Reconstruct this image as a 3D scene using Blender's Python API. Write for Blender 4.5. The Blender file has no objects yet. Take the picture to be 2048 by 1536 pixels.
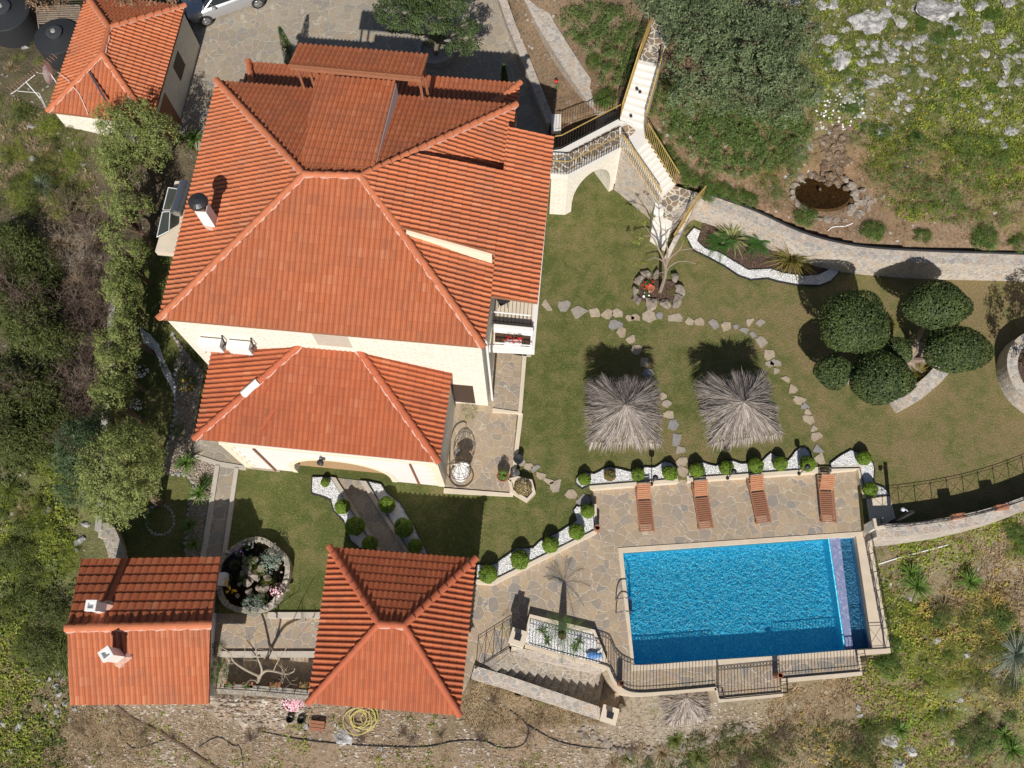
import bpy, bmesh, math, random
import numpy as np
from mathutils import Vector, Matrix
from mathutils.geometry import tessellate_polygon

C = bpy.context.scene.collection
scene = bpy.context.scene
R = math.radians

# ------------------------------------------------------------------ camera
F_PX, CXP, CYP = 1739.0, 1024.0, 768.0      # focal length and centre for a 2048 px wide frame
NADX, NADY, CAM_H = 1049.0, 1423.0, 36.0    # where straight down falls in the frame, flying height
_d = np.array([(NADX-CXP)/F_PX, -(NADY-CYP)/F_PX, -1.0]); _d /= np.linalg.norm(_d)
_Z = -_d
_Y = np.array([0, 1.0, 0]) - _Z*_Z[1]; _Y /= np.linalg.norm(_Y)
_X = np.cross(_Y, _Z)
RM = np.array([_X, _Y, _Z])
cam_data = bpy.data.cameras.new('camera')
cam = bpy.data.objects.new('camera', cam_data); C.objects.link(cam)
cam.matrix_world = Matrix(((*RM[0], 0), (*RM[1], 0), (*RM[2], CAM_H), (0, 0, 0, 1)))
cam_data.sensor_width = 36.0
cam_data.lens = 36.0*F_PX/2048.0
cam_data.clip_start = 0.5; cam_data.clip_end = 2000
scene.camera = cam

# ------------------------------------------------------------------ light
SUN_EL, SUN_AZ = 40.5, 183.0
world = bpy.data.worlds.new("World"); scene.world = world; world.use_nodes = True
wt = world.node_tree
bg = wt.nodes['Background']
sky = wt.nodes.new('ShaderNodeTexSky'); sky.sky_type = 'NISHITA'; sky.sun_disc = False
sky.sun_elevation = R(SUN_EL); sky.sun_rotation = R(SUN_AZ)
wt.links.new(sky.outputs[0], bg.inputs[0]); bg.inputs[1].default_value = 0.055
sl = bpy.data.lights.new('sun', 'SUN'); sl.energy = 5.0; sl.angle = R(0.5); sl.color = (1.0, 0.95, 0.88)
sun = bpy.data.objects.new('sun', sl); C.objects.link(sun)
_sd = Vector((0.07, 1.17, -1.0))
sun.rotation_euler = _sd.to_track_quat('-Z', 'Y').to_euler()
sun.location = (0, -30, 40)
scene.view_settings.view_transform = 'Standard'; scene.view_settings.look = 'None'
scene.view_settings.exposure = 0.0; scene.view_settings.gamma = 1.0

# ------------------------------------------------------------------ surveying: picture point + height -> place
def W(px, py, z=0.0):
    r = RM @ np.array([(px-CXP)/F_PX, -(py-CYP)/F_PX, -1.0])
    t = (z-CAM_H)/r[2]
    return np.array([r[0]*t, r[1]*t, z])
def WA(px, py, z):
    px = np.asarray(px, float); py = np.asarray(py, float); z = np.broadcast_to(np.asarray(z, float), px.shape)
    r = np.stack([(px-CXP)/F_PX, -(py-CYP)/F_PX, -np.ones_like(px)], 0)
    r = RM @ r.reshape(3, -1)
    t = (z.ravel()-CAM_H)/r[2]
    return np.stack([r[0]*t, r[1]*t, z.ravel()], 1)
def WL(pts, z): return [W(x, y, z) for x, y in pts]
def unit(v):
    v = np.asarray(v, float); return v/(np.linalg.norm(v)+1e-12)
rng = np.random.default_rng(7)

# ------------------------------------------------------------------ mesh helpers
class MB:
    def __init__(s): s.ch = []; s.nv = 0
    def add(s, V, F, mi=0, uv=None):
        V = np.asarray(V, float).reshape(-1, 3); F = np.asarray(F, int)
        if len(V) == 0 or len(F) == 0: return s
        s.ch.append((V, F+s.nv, mi, uv)); s.nv += len(V); return s
    def polys(s, V, FL, mi=0):
        for k in sorted({len(f) for f in FL}):
            fs = [f for f in FL if len(f) == k]
            if k == sorted({len(f) for f in FL})[0]:
                base = s.nv; s.add(V, fs, mi)
            else:
                s.ch.append((np.zeros((0, 3)), np.array(fs)+base, mi, None))
        return s
    def box(s, c, size, rz=0.0, mi=0, tilt=None):
        x, y, z = np.array(size)/2
        V = np.array([[-x, -y, -z], [x, -y, -z], [x, y, -z], [-x, y, -z], [-x, -y, z], [x, -y, z], [x, y, z], [-x, y, z]])
        if tilt is not None: V = V @ np.array(tilt).T
        c_, s_ = math.cos(rz), math.sin(rz)
        V = V @ np.array([[c_, s_, 0], [-s_, c_, 0], [0, 0, 1]]) + np.array(c)
        return s.add(V, [[0, 3, 2, 1], [4, 5, 6, 7], [0, 1, 5, 4], [1, 2, 6, 5], [2, 3, 7, 6], [3, 0, 4, 7]], mi)
    def prism(s, pts, z0, z1, mi=0, holes=(), top_only=False):
        """outline of xy points, z0/z1 numbers or lists; tessellated caps"""
        loops = [[(p[0], p[1]) for p in pts]]+[[(p[0], p[1]) for p in h] for h in holes]
        flat = [p for l in loops for p in l]; n = len(flat)
        a0 = np.broadcast_to(np.asarray(z0, float), (n,)); a1 = np.broadcast_to(np.asarray(z1, float), (n,))
        tri = tessellate_polygon([[Vector((p[0], p[1], 0)) for p in l] for l in loops])
        xy = np.array(flat); T = []
        for t in tri:
            a, b, c = xy[t[0]], xy[t[1]], xy[t[2]]
            cr = (b[0]-a[0])*(c[1]-a[1])-(b[1]-a[1])*(c[0]-a[0])
            T.append((t[0], t[1], t[2]) if cr > 0 else (t[0], t[2], t[1]))
        T = np.array(T)
        s.add(np.column_stack([xy, a1]), T, mi)
        if top_only: return s
        s.add(np.column_stack([xy, a0]), T[:, ::-1], mi)
        o = 0
        for li, l in enumerate(loops):
            m = len(l); P = np.array(l)
            ar = 0.5*np.sum(P[:, 0]*np.roll(P[:, 1], -1)-np.roll(P[:, 0], -1)*P[:, 1])
            V = np.concatenate([np.column_stack([P, a0[o:o+m]]), np.column_stack([P, a1[o:o+m]])])
            Fs = []
            for i in range(m):
                j = (i+1) % m
                q = [i, j, j+m, i+m]
                if (ar < 0) != (li > 0): q = q[::-1]
                Fs.append(q)
            s.add(V, Fs, mi); o += m
        return s
    def tube(s, path, rad, n=6, mi=0, cap=True):
        P = np.array(path, float); m = len(P)
        r = np.broadcast_to(np.asarray(rad, float), (m,))
        T = np.gradient(P, axis=0); T /= (np.linalg.norm(T, axis=1, keepdims=True)+1e-9)
        ref = np.array([0, 0, 1.0]) if abs(T[0][2]) < .9 else np.array([1.0, 0, 0])
        u = unit(np.cross(T[0], ref)); V = []
        an = np.arange(n)*2*math.pi/n
        for i in range(m):
            u = unit(u-T[i]*(u@T[i])); w = np.cross(T[i], u)
            V.append(P[i]+r[i]*(np.cos(an)[:, None]*u+np.sin(an)[:, None]*w))
        V = np.concatenate(V); Fs = []
        for i in range(m-1):
            for k in range(n):
                a = i*n+k; b = i*n+(k+1) % n
                Fs.append([a, b, b+n, a+n])
        s.add(V, Fs, mi)
        if cap:
            for i, sg in ((0, -1), (m-1, 1)):
                ring = V[i*n:(i+1)*n]; c = P[i]
                fs = [[n, k, (k+1) % n] if sg > 0 else [n, (k+1) % n, k] for k in range(n)]
                s.add(np.vstack([ring, c]), fs, mi)
        return s
    def lathe(s, c, prof, n=20, mi=0):
        """prof: list of (radius, z) from bottom to top"""
        an = np.arange(n)*2*math.pi/n; m = len(prof)
        V = np.concatenate([np.column_stack([c[0]+r*np.cos(an), c[1]+r*np.sin(an), np.full(n, c[2]+z)]) for r, z in prof])
        Fs = [[i*n+k, i*n+(k+1) % n, (i+1)*n+(k+1) % n, (i+1)*n+k] for i in range(m-1) for k in range(n)]
        return s.add(V, Fs, mi)
    def data(s, name, mats, off=(0, 0, 0), smooth=False):
        me = bpy.data.meshes.new(name)
        V = np.concatenate([c[0] for c in s.ch]) - np.asarray(off, float)
        me.vertices.add(len(V)); me.vertices.foreach_set('co', V.astype(np.float32).ravel())
        lt = np.concatenate([np.full(len(c[1]), c[1].shape[1]) for c in s.ch])
        li = np.concatenate([c[1].ravel() for c in s.ch])
        mi = np.concatenate([np.full(len(c[1]), c[2]) for c in s.ch])
        me.loops.add(len(li)); me.loops.foreach_set('vertex_index', li.astype(np.int32))
        me.polygons.add(len(lt))
        me.polygons.foreach_set('loop_start', np.concatenate([[0], np.cumsum(lt)[:-1]]).astype(np.int32))
        me.polygons.foreach_set('loop_total', lt.astype(np.int32))
        me.polygons.foreach_set('material_index', mi.astype(np.int32))
        me.polygons.foreach_set('use_smooth', np.full(len(lt), smooth))
        if any(c[3] is not None for c in s.ch):
            UV = np.concatenate([c[3] if c[3] is not None else np.zeros((len(c[0]), 2)) for c in s.ch])
            l = me.uv_layers.new(name='UVMap'); l.data.foreach_set('uv', UV[li].astype(np.float32).ravel())
        for m in (mats if isinstance(mats, (list, tuple)) else [mats]): me.materials.append(m)
        me.update(calc_edges=True)
        return me
    def allv(s): return np.concatenate([c[0] for c in s.ch])

def tag(o, label=None, cat=None, group=None, kind=None):
    if label: o['label'] = label
    if cat: o['category'] = cat
    if group: o['group'] = group
    if kind: o['kind'] = kind
    return o
def thing(name, label, cat, loc=(0, 0, 0), group=None, rz=0.0):
    o = bpy.data.objects.new(name, None); C.objects.link(o)
    o.location = tuple(float(v) for v in loc); o.rotation_euler = (0, 0, rz); o.empty_display_size = .2
    return tag(o, label, cat, group)
def wloc(o):
    L = np.zeros(3)
    while o is not None: L += np.array(o.location); o = o.parent
    return L
def part(name, mb, mats, root, smooth=False, local=False, label=None):
    off = (0, 0, 0) if local else wloc(root)
    o = bpy.data.objects.new(name, mb.data(name, mats, off, smooth)); C.objects.link(o); o.parent = root
    if label: o['label'] = label
    return o
def single(name, mb, mats, label, cat, group=None, smooth=False, kind=None):
    V = mb.allv(); loc = np.array([V[:, 0].mean(), V[:, 1].mean(), V[:, 2].min()])
    o = bpy.data.objects.new(name, mb.data(name, mats, loc, smooth)); C.objects.link(o); o.location = loc
    return tag(o, label, cat, group, kind)
def struct(name, mb, mats, smooth=False):
    o = bpy.data.objects.new(name, mb.data(name, mats, (0, 0, 0), smooth)); C.objects.link(o); o['kind'] = 'structure'; return o
def stuff(name, mb, mats, label, cat, smooth=False):
    o = bpy.data.objects.new(name, mb.data(name, mats, (0, 0, 0), smooth)); C.objects.link(o)
    return tag(o, label, cat, None, 'stuff')
def dup(o, loc, rz=0.0, sc=1.0, label=None, group=None, parent=None):
    c = o.copy(); C.objects.link(c)
    if parent is None:
        c.location = tuple(float(v) for v in loc); c.rotation_euler = (0, 0, rz)
        c.scale = (sc, sc, sc) if not hasattr(sc, '__len__') else sc
        if label: c['label'] = label
        if group: c['group'] = group
    else: c.parent = parent
    for ch in list(o.children): dup(ch, None, parent=c)
    return c

# ------------------------------------------------------------------ material helpers
class NT:
    def __init__(s, name):
        s.m = bpy.data.materials.new(name); s.m.use_nodes = True; s.t = s.m.node_tree
        s.bsdf = s.t.nodes['Principled BSDF']; s.out = s.t.nodes['Material Output']
    def n(s, typ, props=None, **ins):
        nd = s.t.nodes.new('ShaderNode'+typ)
        for k, v in (props or {}).items(): setattr(nd, k, v)
        for k, v in ins.items():
            k2 = int(k[1:]) if k[0] == 'i' and k[1:].isdigit() else k.replace('_', ' ')
            s.set(nd.inputs[k2], v)
        return nd
    def set(s, sock, v):
        if isinstance(v, bpy.types.NodeSocket): s.t.links.new(v, sock)
        elif isinstance(v, bpy.types.Node): s.t.links.new(v.outputs[0], sock)
        else:
            if hasattr(v, '__len__') and len(v) == 3 and sock.type == 'RGBA': v = (*v, 1)
            sock.default_value = v
    def coords(s, kind='Object'): return s.n('TexCoord').outputs[kind]
    def noise(s, vec, scale, detail=4, rough=.55, dist=0):
        return s.n('TexNoise', Vector=vec, Scale=scale, Detail=detail, Roughness=rough, Distortion=dist)
    def vor(s, vec, scale, feature='F1', rnd=1.0):
        return s.n('TexVoronoi', {'feature': feature}, Vector=vec, Scale=scale, Randomness=rnd)
    def ramp(s, fac, stops, interp='LINEAR'):
        nd = s.n('ValToRGB', i0=fac); cr = nd.color_ramp; cr.interpolation = interp
        while len(cr.elements) < len(stops): cr.elements.new(.5)
        for e, (p, c) in zip(cr.elements, stops):
            e.position = p; e.color = (*c, 1) if len(c) == 3 else c
        return nd.outputs[0]
    def rs(s, fac, a, b, c=0.0, d=1.0):
        return s.n('MapRange', i0=fac, i1=a, i2=b, i3=c, i4=d).outputs[0]
    def mix(s, fac, a, b, mode='MIX'):
        nd = s.n('Mix', {'data_type': 'RGBA', 'blend_type': mode})
        s.set(nd.inputs[0], fac); s.set(nd.inputs[6], a); s.set(nd.inputs[7], b); return nd.outputs[2]
    def math(s, op, a, b=0.0):
        nd = s.n('Math', {'operation': op}); s.set(nd.inputs[0], a); s.set(nd.inputs[1], b); return nd.outputs[0]
    def bump(s, h, strength=.5, dist=.02):
        nd = s.n('Bump', Height=h, Strength=strength, Distance=dist); s.set(s.bsdf.inputs['Normal'], nd.outputs[0])
    def fin(s, col=None, rough=.85, metal=0.0, spec=.3):
        if col is not None: s.set(s.bsdf.inputs['Base Color'], col)
        s.set(s.bsdf.inputs['Roughness'], rough); s.set(s.bsdf.inputs['Metallic'], metal)
        s.set(s.bsdf.inputs['Specular IOR Level'], spec)
        return s.m

def plain(name, col, rough=.7, metal=0.0, var=.12, scale=6.0):
    n = NT(name); v = n.coords(); ns = n.noise(v, scale, 5)
    c = n.mix(ns.outputs[0], tuple(x*(1-var) for x in col), tuple(min(1, x*(1+var)) for x in col))
    n.bump(ns.outputs[0], .15, .01)
    return n.fin(c, rough, metal)

def leaf_mat(name, cols, trans=.25, rough=.55):
    n = NT(name)
    g = n.n('NewGeometry')
    k = len(cols); cols = [tuple(min(.9, x*1.3) for x in q) for q in cols]
    c = n.ramp(g.outputs['Random Per Island'], [(i/(k-1), cc) for i, cc in enumerate(cols)])
    v = n.coords(); big = n.noise(v, .9, 2); mid = n.noise(v, 3.1, 2)
    c = n.mix(n.rs(mid.outputs[0], .42, .62, 0, .6), c, tuple(x*.6 for x in cols[-2]))
    c = n.mix(n.rs(big.outputs[0], .35, .65, 0, .35), c, tuple(x*1.35 for x in cols[-1]))
    n.fin(c, rough, 0, .35)
    tr = n.n('BsdfTranslucent', Color=c); mx = n.n('MixShader', i0=trans)
    n.t.links.new(n.bsdf.outputs[0], mx.inputs[1]); n.t.links.new(tr.outputs[0], mx.inputs[2])
    n.t.links.new(mx.outputs[0], n.out.inputs[0])
    return n.m

def tile_mat(name, cols, weather=(.25, .12, .08)):
    n = NT(name); uv = n.coords('UV')
    sep = n.n('SeparateXYZ', i0=uv)
    cell = n.n('CombineXYZ', X=n.math('FLOOR', sep.outputs[0]), Y=n.math('FLOOR', n.math('ADD', sep.outputs[1], .003)))
    wn = n.n('TexWhiteNoise', {'noise_dimensions': '2D'}, Vector=cell.outputs[0])
    k = len(cols); c = n.ramp(wn.outputs[0], [(i/(k-1), cc) for i, cc in enumerate(cols)])
    c = n.mix(n.rs(wn.outputs[0], .985, .988, 0, .22), c, (.62, .31, .18)); c = n.mix(n.rs(wn.outputs[0], .04, .035, 0, .25), c, weather)
    v = n.coords()
    big = n.noise(v, .7, 4); fine = n.noise(v, 9, 6, .7)
    c = n.mix(n.rs(big.outputs[0], .4, .7, 0, .35), c, weather)
    c = n.mix(n.rs(fine.outputs[0], .55, .8, 0, .22), c, (.60, .30, .17))
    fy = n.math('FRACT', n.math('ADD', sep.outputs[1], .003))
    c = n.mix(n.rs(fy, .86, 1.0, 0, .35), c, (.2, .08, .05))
    fx_ = n.math('FRACT', sep.outputs[0]); c = n.mix(n.rs(n.math('ABSOLUTE', n.math('SUBTRACT', fx_, .76)), .03, .24, .8, 0), c, (.20, .055, .028))  # tile valleys darkened in the colour, standing in for relief shading
    n.bump(fine.outputs[0], .25, .008)
    return n.fin(c, .75, 0, .3)

def paving_mat(name, scale, cols, grout, gw=.06, dist=.35, flat=True):
    n = NT(name); v = n.coords()
    d = n.noise(v, 1.6, 3); dv = n.n('Mix', {'data_type': 'VECTOR'})
    sc = n.n('VectorMath', {'operation': 'MULTIPLY_ADD'}); n.set(sc.inputs[0], d.outputs[1]); sc.inputs[1].default_value = (dist, dist, dist); n.set(sc.inputs[2], v)
    vv = sc.outputs[0]
    ce = n.vor(vv, scale); ed = n.vor(vv, scale, 'DISTANCE_TO_EDGE')
    wn = n.n('TexWhiteNoise', {'noise_dimensions': '3D'}, Vector=ce.outputs['Color'])
    k = len(cols); c = n.ramp(wn.outputs[0], [(i/k, cc) for i, cc in enumerate(cols)], 'CONSTANT')
    fn = n.noise(v, 7, 6, .65); st = n.noise(v, 2.2, 5, .6, 1.0)
    c = n.mix(n.rs(fn.outputs[0], .35, .7, 0, .5), c, tuple(x*.62 for x in cols[0]))
    c = n.mix(n.rs(st.outputs[0], .45, .7, 0, .5), c, (.50, .34, .19)); gr_ = n.noise(v, 26, 4, .7); c = n.mix(n.rs(gr_.outputs[0], .42, .66, 0, .45), c, tuple(x*.5 for x in cols[1]))
    big_ = n.noise(v, .45, 3); c = n.mix(n.rs(big_.outputs[0], .5, .72, 0, .35), c, (.26, .22, .18))
    edge = n.rs(n.math('ADD', ed.outputs[0], n.math('MULTIPLY', n.math('SUBTRACT', fn.outputs[0], .5), .06)), gw*.5, gw*1.1)
    c = n.mix(edge, grout, c)
    n.bump(n.math('ADD', n.math('MULTIPLY', edge, .7), n.math('MULTIPLY', fn.outputs[0], .5)), .6, .02)
    return n.fin(c, .8, 0, .25)

def leaves(P, Nr, size, aspect=.55, rg=rng, jit=.5):
    """diamond leaf faces at P facing Nr"""
    n = len(P); Nr = Nr+rg.normal(0, jit, (n, 3)); Nr /= np.linalg.norm(Nr, axis=1, keepdims=True)+1e-9
    t = rg.normal(0, 1, (n, 3)); t -= Nr*np.sum(t*Nr, 1, keepdims=True); t /= np.linalg.norm(t, axis=1, keepdims=True)+1e-9
    b = np.cross(Nr, t); s = (size*rg.uniform(.6, 1.3, n))[:, None] if np.isscalar(size) else size[:, None]
    V = np.stack([P-t*s*.5, P+b*s*aspect*.5, P+t*s*.5, P-b*s*aspect*.5], 1)
    return V.reshape(-1, 3), np.arange(4*n).reshape(-1, 4)
def blades(P, D, L, w, droop=.3, seg=3, rg=rng):
    """curved strips from P along D of length L"""
    n = len(P); D = D/np.linalg.norm(D, axis=1, keepdims=True)
    side = np.cross(D, np.array([0, 0, 1.0])); side /= np.linalg.norm(side, axis=1, keepdims=True)+1e-6
    L = np.broadcast_to(L, (n,)); w = np.broadcast_to(w, (n,)); dr = np.broadcast_to(droop, (n,)); rows = []
    for k in range(seg+1):
        t = k/seg
        c = P+D*(L*t)[:, None]; c = c.copy(); c[:, 2] -= dr*L*t*t
        ww = w*(1-t)**.6*(.6+.8*min(t*3, 1)*.5)
        rows.append(c-side*(ww*.5)[:, None]); rows.append(c+side*(ww*.5)[:, None])
    V = np.stack(rows, 1).reshape(-1, 3); m = 2*(seg+1)
    F = []
    for k in range(seg): F.append(np.array([2*k, 2*k+1, 2*k+3, 2*k+2])[None, :]+np.arange(n)[:, None]*m)
    return V, np.concatenate(F)
def sph(n, rg=rng, zmin=-1):
    v = rg.normal(0, 1, (n*3, 3)); v /= np.linalg.norm(v, axis=1, keepdims=True); v = v[v[:, 2] >= zmin]; return v[:n]
def clumps(c, r, ncl, cr, nl, size, rg=rng, zmin=-.5, aspect=.55, shell=.55, mb=None, mi=0, jit=.5):
    """crown: ncl clumps through an ellipsoid (centre c, radii r), nl leaves in each"""
    mb = mb or MB(); d = sph(ncl, rg, zmin); k = len(d)
    rad = rg.uniform(shell, 1, k)**.6
    cc = np.array(c)+d*np.array(r)*rad[:, None]
    q = sph(k*nl*2, rg)[:k*nl]; crr = (cr*rg.uniform(.6, 1.3, k)).repeat(nl)[:, None]
    P = cc.repeat(nl, 0)+q*crr*rg.uniform(.5, 1, (len(q), 1))
    Nn = q*.8+np.array([0, 0, .7])+d.repeat(nl, 0)*.5
    V, F = leaves(P, Nn, size, aspect, rg, jit); mb.add(V, F, mi); return mb
def blob(mb, c, r, n=12, amp=.12, mi=0, rg=rng, flat=None):
    """irregular closed rounded lump"""
    bm = bmesh.new(); bmesh.ops.create_icosphere(bm, subdivisions=n, radius=1.0)
    V = np.array([v.co[:] for v in bm.verts]); F = np.array([[v.index for v in f.verts] for f in bm.faces]); bm.free()
    d = np.zeros(len(V))
    for k in range(7):
        w = rg.normal(0, 1, 3)*rg.uniform(1.2, 4.5); d += np.sin(V@w+rg.uniform(0, 6))*amp/(1+.3*k)
    V = V*(1+d)[:, None]*np.array(r)
    if flat is not None: V[:, 2] = np.maximum(V[:, 2], flat)
    mb.add(V+np.array(c), F, mi); return mb
def rock(mb, c, r, rg, mi=0, sub=2):
    """faceted limestone lump: sphere cut by random planes"""
    bm = bmesh.new(); bmesh.ops.create_icosphere(bm, subdivisions=sub, radius=1.0)
    V = np.array([v.co[:] for v in bm.verts]); F = np.array([[v.index for v in f.verts] for f in bm.faces]); bm.free()
    for k in range(11):
        nn = sph(1, rg)[0]; d0 = rg.uniform(.45, .8); dd = V@nn-d0; V = V-np.maximum(dd, 0)[:, None]*nn*.92
    d = np.zeros(len(V))
    for k in range(5):
        w = rg.normal(0, 1, 3)*rg.uniform(3, 9); d += -np.abs(np.sin(V@w+rg.uniform(0, 6)))*.09
    V = V*(1.1+d)[:, None]+rg.normal(0, .04, V.shape)
    a = rg.uniform(0, 6.28); ca, sa = math.cos(a), math.sin(a)
    V = (V*np.array(r))@np.array([[ca, sa, 0], [-sa, ca, 0], [0, 0, 1]])
    mb.add(V+np.array(c), F, mi); return mb
def fbm(x, y, sc, seed=0, oct=4):
    """cheap smooth fractal noise on arrays"""
    rg = np.random.default_rng(seed); o = np.zeros(np.shape(x)); a = 1.0
    for k in range(oct):
        for j in range(4):
            an = rg.uniform(0, 6.28); fr = sc*(1.9**k)*rg.uniform(.7, 1.3)
            o = o+a*.35*np.sin((x*math.cos(an)+y*math.sin(an))*fr+rg.uniform(0, 6.28)+1.3*np.sin((x*math.sin(an)-y*math.cos(an))*fr*.7))
        a *= .55
    return o
def inpoly(x, y, poly):
    x = np.asarray(x); y = np.asarray(y); ins = np.zeros(x.shape, bool); n = len(poly)
    for i in range(n):
        x1, y1 = poly[i][0], poly[i][1]; x2, y2 = poly[(i+1) % n][0], poly[(i+1) % n][1]
        cond = ((y1 > y) != (y2 > y)) & (x < (x2-x1)*(y-y1)/(y2-y1+1e-12)+x1)
        ins ^= cond
    return ins
def smoothline(pts, k=3):
    """Catmull-Rom through points"""
    P = np.array(pts, float); n = len(P); out = []
    for i in range(n-1):
        p0 = P[max(i-1, 0)]; p1 = P[i]; p2 = P[i+1]; p3 = P[min(i+2, n-1)]
        for j in range(k):
            t = j/k; out.append(.5*((2*p1)+(-p0+p2)*t+(2*p0-5*p1+4*p2-p3)*t*t+(-p0+3*p1-3*p2+p3)*t**3))
    out.append(P[-1]); return np.array(out)
def ribbon(path, w, side=0):
    """outline polygon of a strip of width w along a path; side -1/0/1 = left/centre/right"""
    P = np.array(path, float)[:, :2]; T = np.gradient(P, axis=0); T /= np.linalg.norm(T, axis=1, keepdims=True)
    N = np.column_stack([-T[:, 1], T[:, 0]])
    a = {0: (.5, -.5), -1: (1, 0), 1: (0, -1)}[side]
    return np.concatenate([P+N*w*a[0], (P+N*w*a[1])[::-1]])
def strip_wall(mb, path, w, z0, z1, mi=0, side=0):
    """wall along a path; z0/z1 numbers or per-point arrays"""
    P = np.array(path, float)[:, :2]; n = len(P); o = ribbon(P, w, side)
    a0 = np.broadcast_to(np.asarray(z0, float), (n,)); a1 = np.broadcast_to(np.asarray(z1, float), (n,))
    L = o[:n]; Rr = o[n:][::-1]
    V = np.concatenate([np.column_stack([L, a1]), np.column_stack([Rr, a1]), np.column_stack([L, a0]), np.column_stack([Rr, a0])])
    F = []
    for i in range(n-1):
        F += [[i, n+i, n+i+1, i+1], [2*n+i, i, i+1, 2*n+i+1], [n+i, 3*n+i, 3*n+i+1, n+i+1]]
    F += [[0, 2*n, 3*n, n], [n-1, 2*n-1, 4*n-1, 3*n-1]]
    mb.add(V, F, mi); return mb
# ------------------------------------------------------------------ materials
M = {}
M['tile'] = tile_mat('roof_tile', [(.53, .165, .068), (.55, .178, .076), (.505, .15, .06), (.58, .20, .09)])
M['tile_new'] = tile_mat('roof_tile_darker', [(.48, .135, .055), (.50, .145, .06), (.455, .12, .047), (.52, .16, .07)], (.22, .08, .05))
M['ridge'] = plain('ridge_tile', (.52, .17, .08), .75, var=.25, scale=3)
M['ridge_new'] = plain('ridge_tile_darker', (.46, .125, .06), .75, var=.2, scale=3)
M['mortar'] = plain('pink_mortar', (.58, .36, .29), .9, var=.2, scale=9)
M['render_w'] = plain('white_render', (.78, .74, .72), .85, var=.05, scale=2)
M['cream'] = plain('cream_trim', (.80, .72, .56), .8, var=.06, scale=3)
M['kerb'] = plain('kerb_stone', (.50, .45, .38), .85, var=.16, scale=5)
M['marble'] = plain('cream_marble', (.66, .57, .45), .6, var=.14, scale=3)
M['coping'] = plain('travertine', (.62, .52, .40), .6, var=.18, scale=2.2)
M['step'] = plain('white_step', (.74, .71, .66), .7, var=.08, scale=3)
M['iron'] = plain('black_iron', (.035, .035, .04), .5, .3)
M['brass'] = plain('gold_rail', (.52, .36, .12), .45, .35)
M['steel'] = plain('steel', (.45, .46, .48), .25, .9)
M['wmetal'] = plain('white_metal', (.78, .78, .77), .45)
M['black'] = plain('black_plastic', (.03, .032, .035), .5)
M['wood'] = plain('beam_wood', (.30, .13, .07), .65, var=.3, scale=9)
M['teak'] = plain('orange_teak', (.40, .17, .08), .6, var=.3, scale=12)
M['teak2'] = plain('brown_teak', (.33, .15, .085), .65, var=.3, scale=12)
M['bark'] = plain('grey_bark', (.28, .22, .17), .9, var=.35, scale=8)
M['bark2'] = plain('brown_bark', (.15, .10, .07), .9, var=.4, scale=8)
M['conc'] = plain('concrete', (.36, .34, .31), .9, var=.2, scale=3)
M['terra'] = plain('terracotta', (.38, .16, .09), .8, var=.2, scale=9)
M['grey_m'] = plain('lamp_glass', (.55, .6, .66), .2)
M['white'] = plain('white_paint', (.82, .82, .80), .5, var=.05)
M['pave'] = paving_mat('crazy_paving', 2.5, [(.47, .38, .28), (.41, .33, .24), (.35, .31, .27), (.50, .39, .26), (.28, .27, .26), (.45, .35, .27), (.38, .32, .25)], (.50, .43, .34), .035)
M['pave_g'] = paving_mat('grey_paving', 2.1, [(.40, .36, .29), (.35, .31, .25), (.43, .38, .30), (.30, .29, .27), (.38, .32, .25), (.34, .31, .27)], (.45, .40, .32), .03)
M['pave_b'] = paving_mat('bold_paving', 3.3, [(.30, .22, .15), (.24, .19, .15), (.34, .25, .16), (.15, .17, .18), (.28, .21, .16)], (.66, .60, .50), .08)
M['rubble_w'] = paving_mat('rubble_masonry', 4.6, [(.50, .45, .40), (.58, .52, .45), (.42, .40, .38), (.55, .43, .34), (.62, .58, .53), (.36, .36, .37)], (.56, .50, .43), .07)
M['rubble_d'] = paving_mat('dark_masonry', 5.2, [(.32, .29, .25), (.38, .34, .28), (.44, .39, .33), (.26, .25, .23)], (.46, .42, .36), .08)

def ashlar(name, c1, c2, mort, sx=1.0):
    n = NT(name); v = n.coords(); sp = n.n('SeparateXYZ', i0=v)
    vec = n.n('CombineXYZ', X=n.math('ADD', sp.outputs[0], sp.outputs[1]), Y=sp.outputs[2])
    br = n.n('TexBrick', {'offset': .5}, Vector=vec.outputs[0], Color1=c1, Color2=c2, Mortar=mort, Scale=1.0)
    br.inputs['Brick Width'].default_value = .42*sx; br.inputs['Row Height'].default_value = .17*sx
    br.inputs['Mortar Size'].default_value = .012; br.inputs['Mortar Smooth'].default_value = .3
    nz = n.noise(v, 5, 5, .6)
    c = n.mix(n.rs(nz.outputs[0], .45, .75, 0, .5), br.outputs[0], (.62, .53, .40))
    n.bump(n.math('ADD', n.math('MULTIPLY', br.outputs['Fac'], -.6), nz.outputs[0]), .6, .03)
    return n.fin(c, .85, 0, .2)
M['ashlar'] = ashlar('cream_ashlar', (.84, .80, .71), (.80, .75, .65), (.72, .66, .56))
M['ashlar_d'] = ashlar('grey_ashlar', (.50, .44, .35), (.42, .37, .30), (.30, .27, .22))

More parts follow.
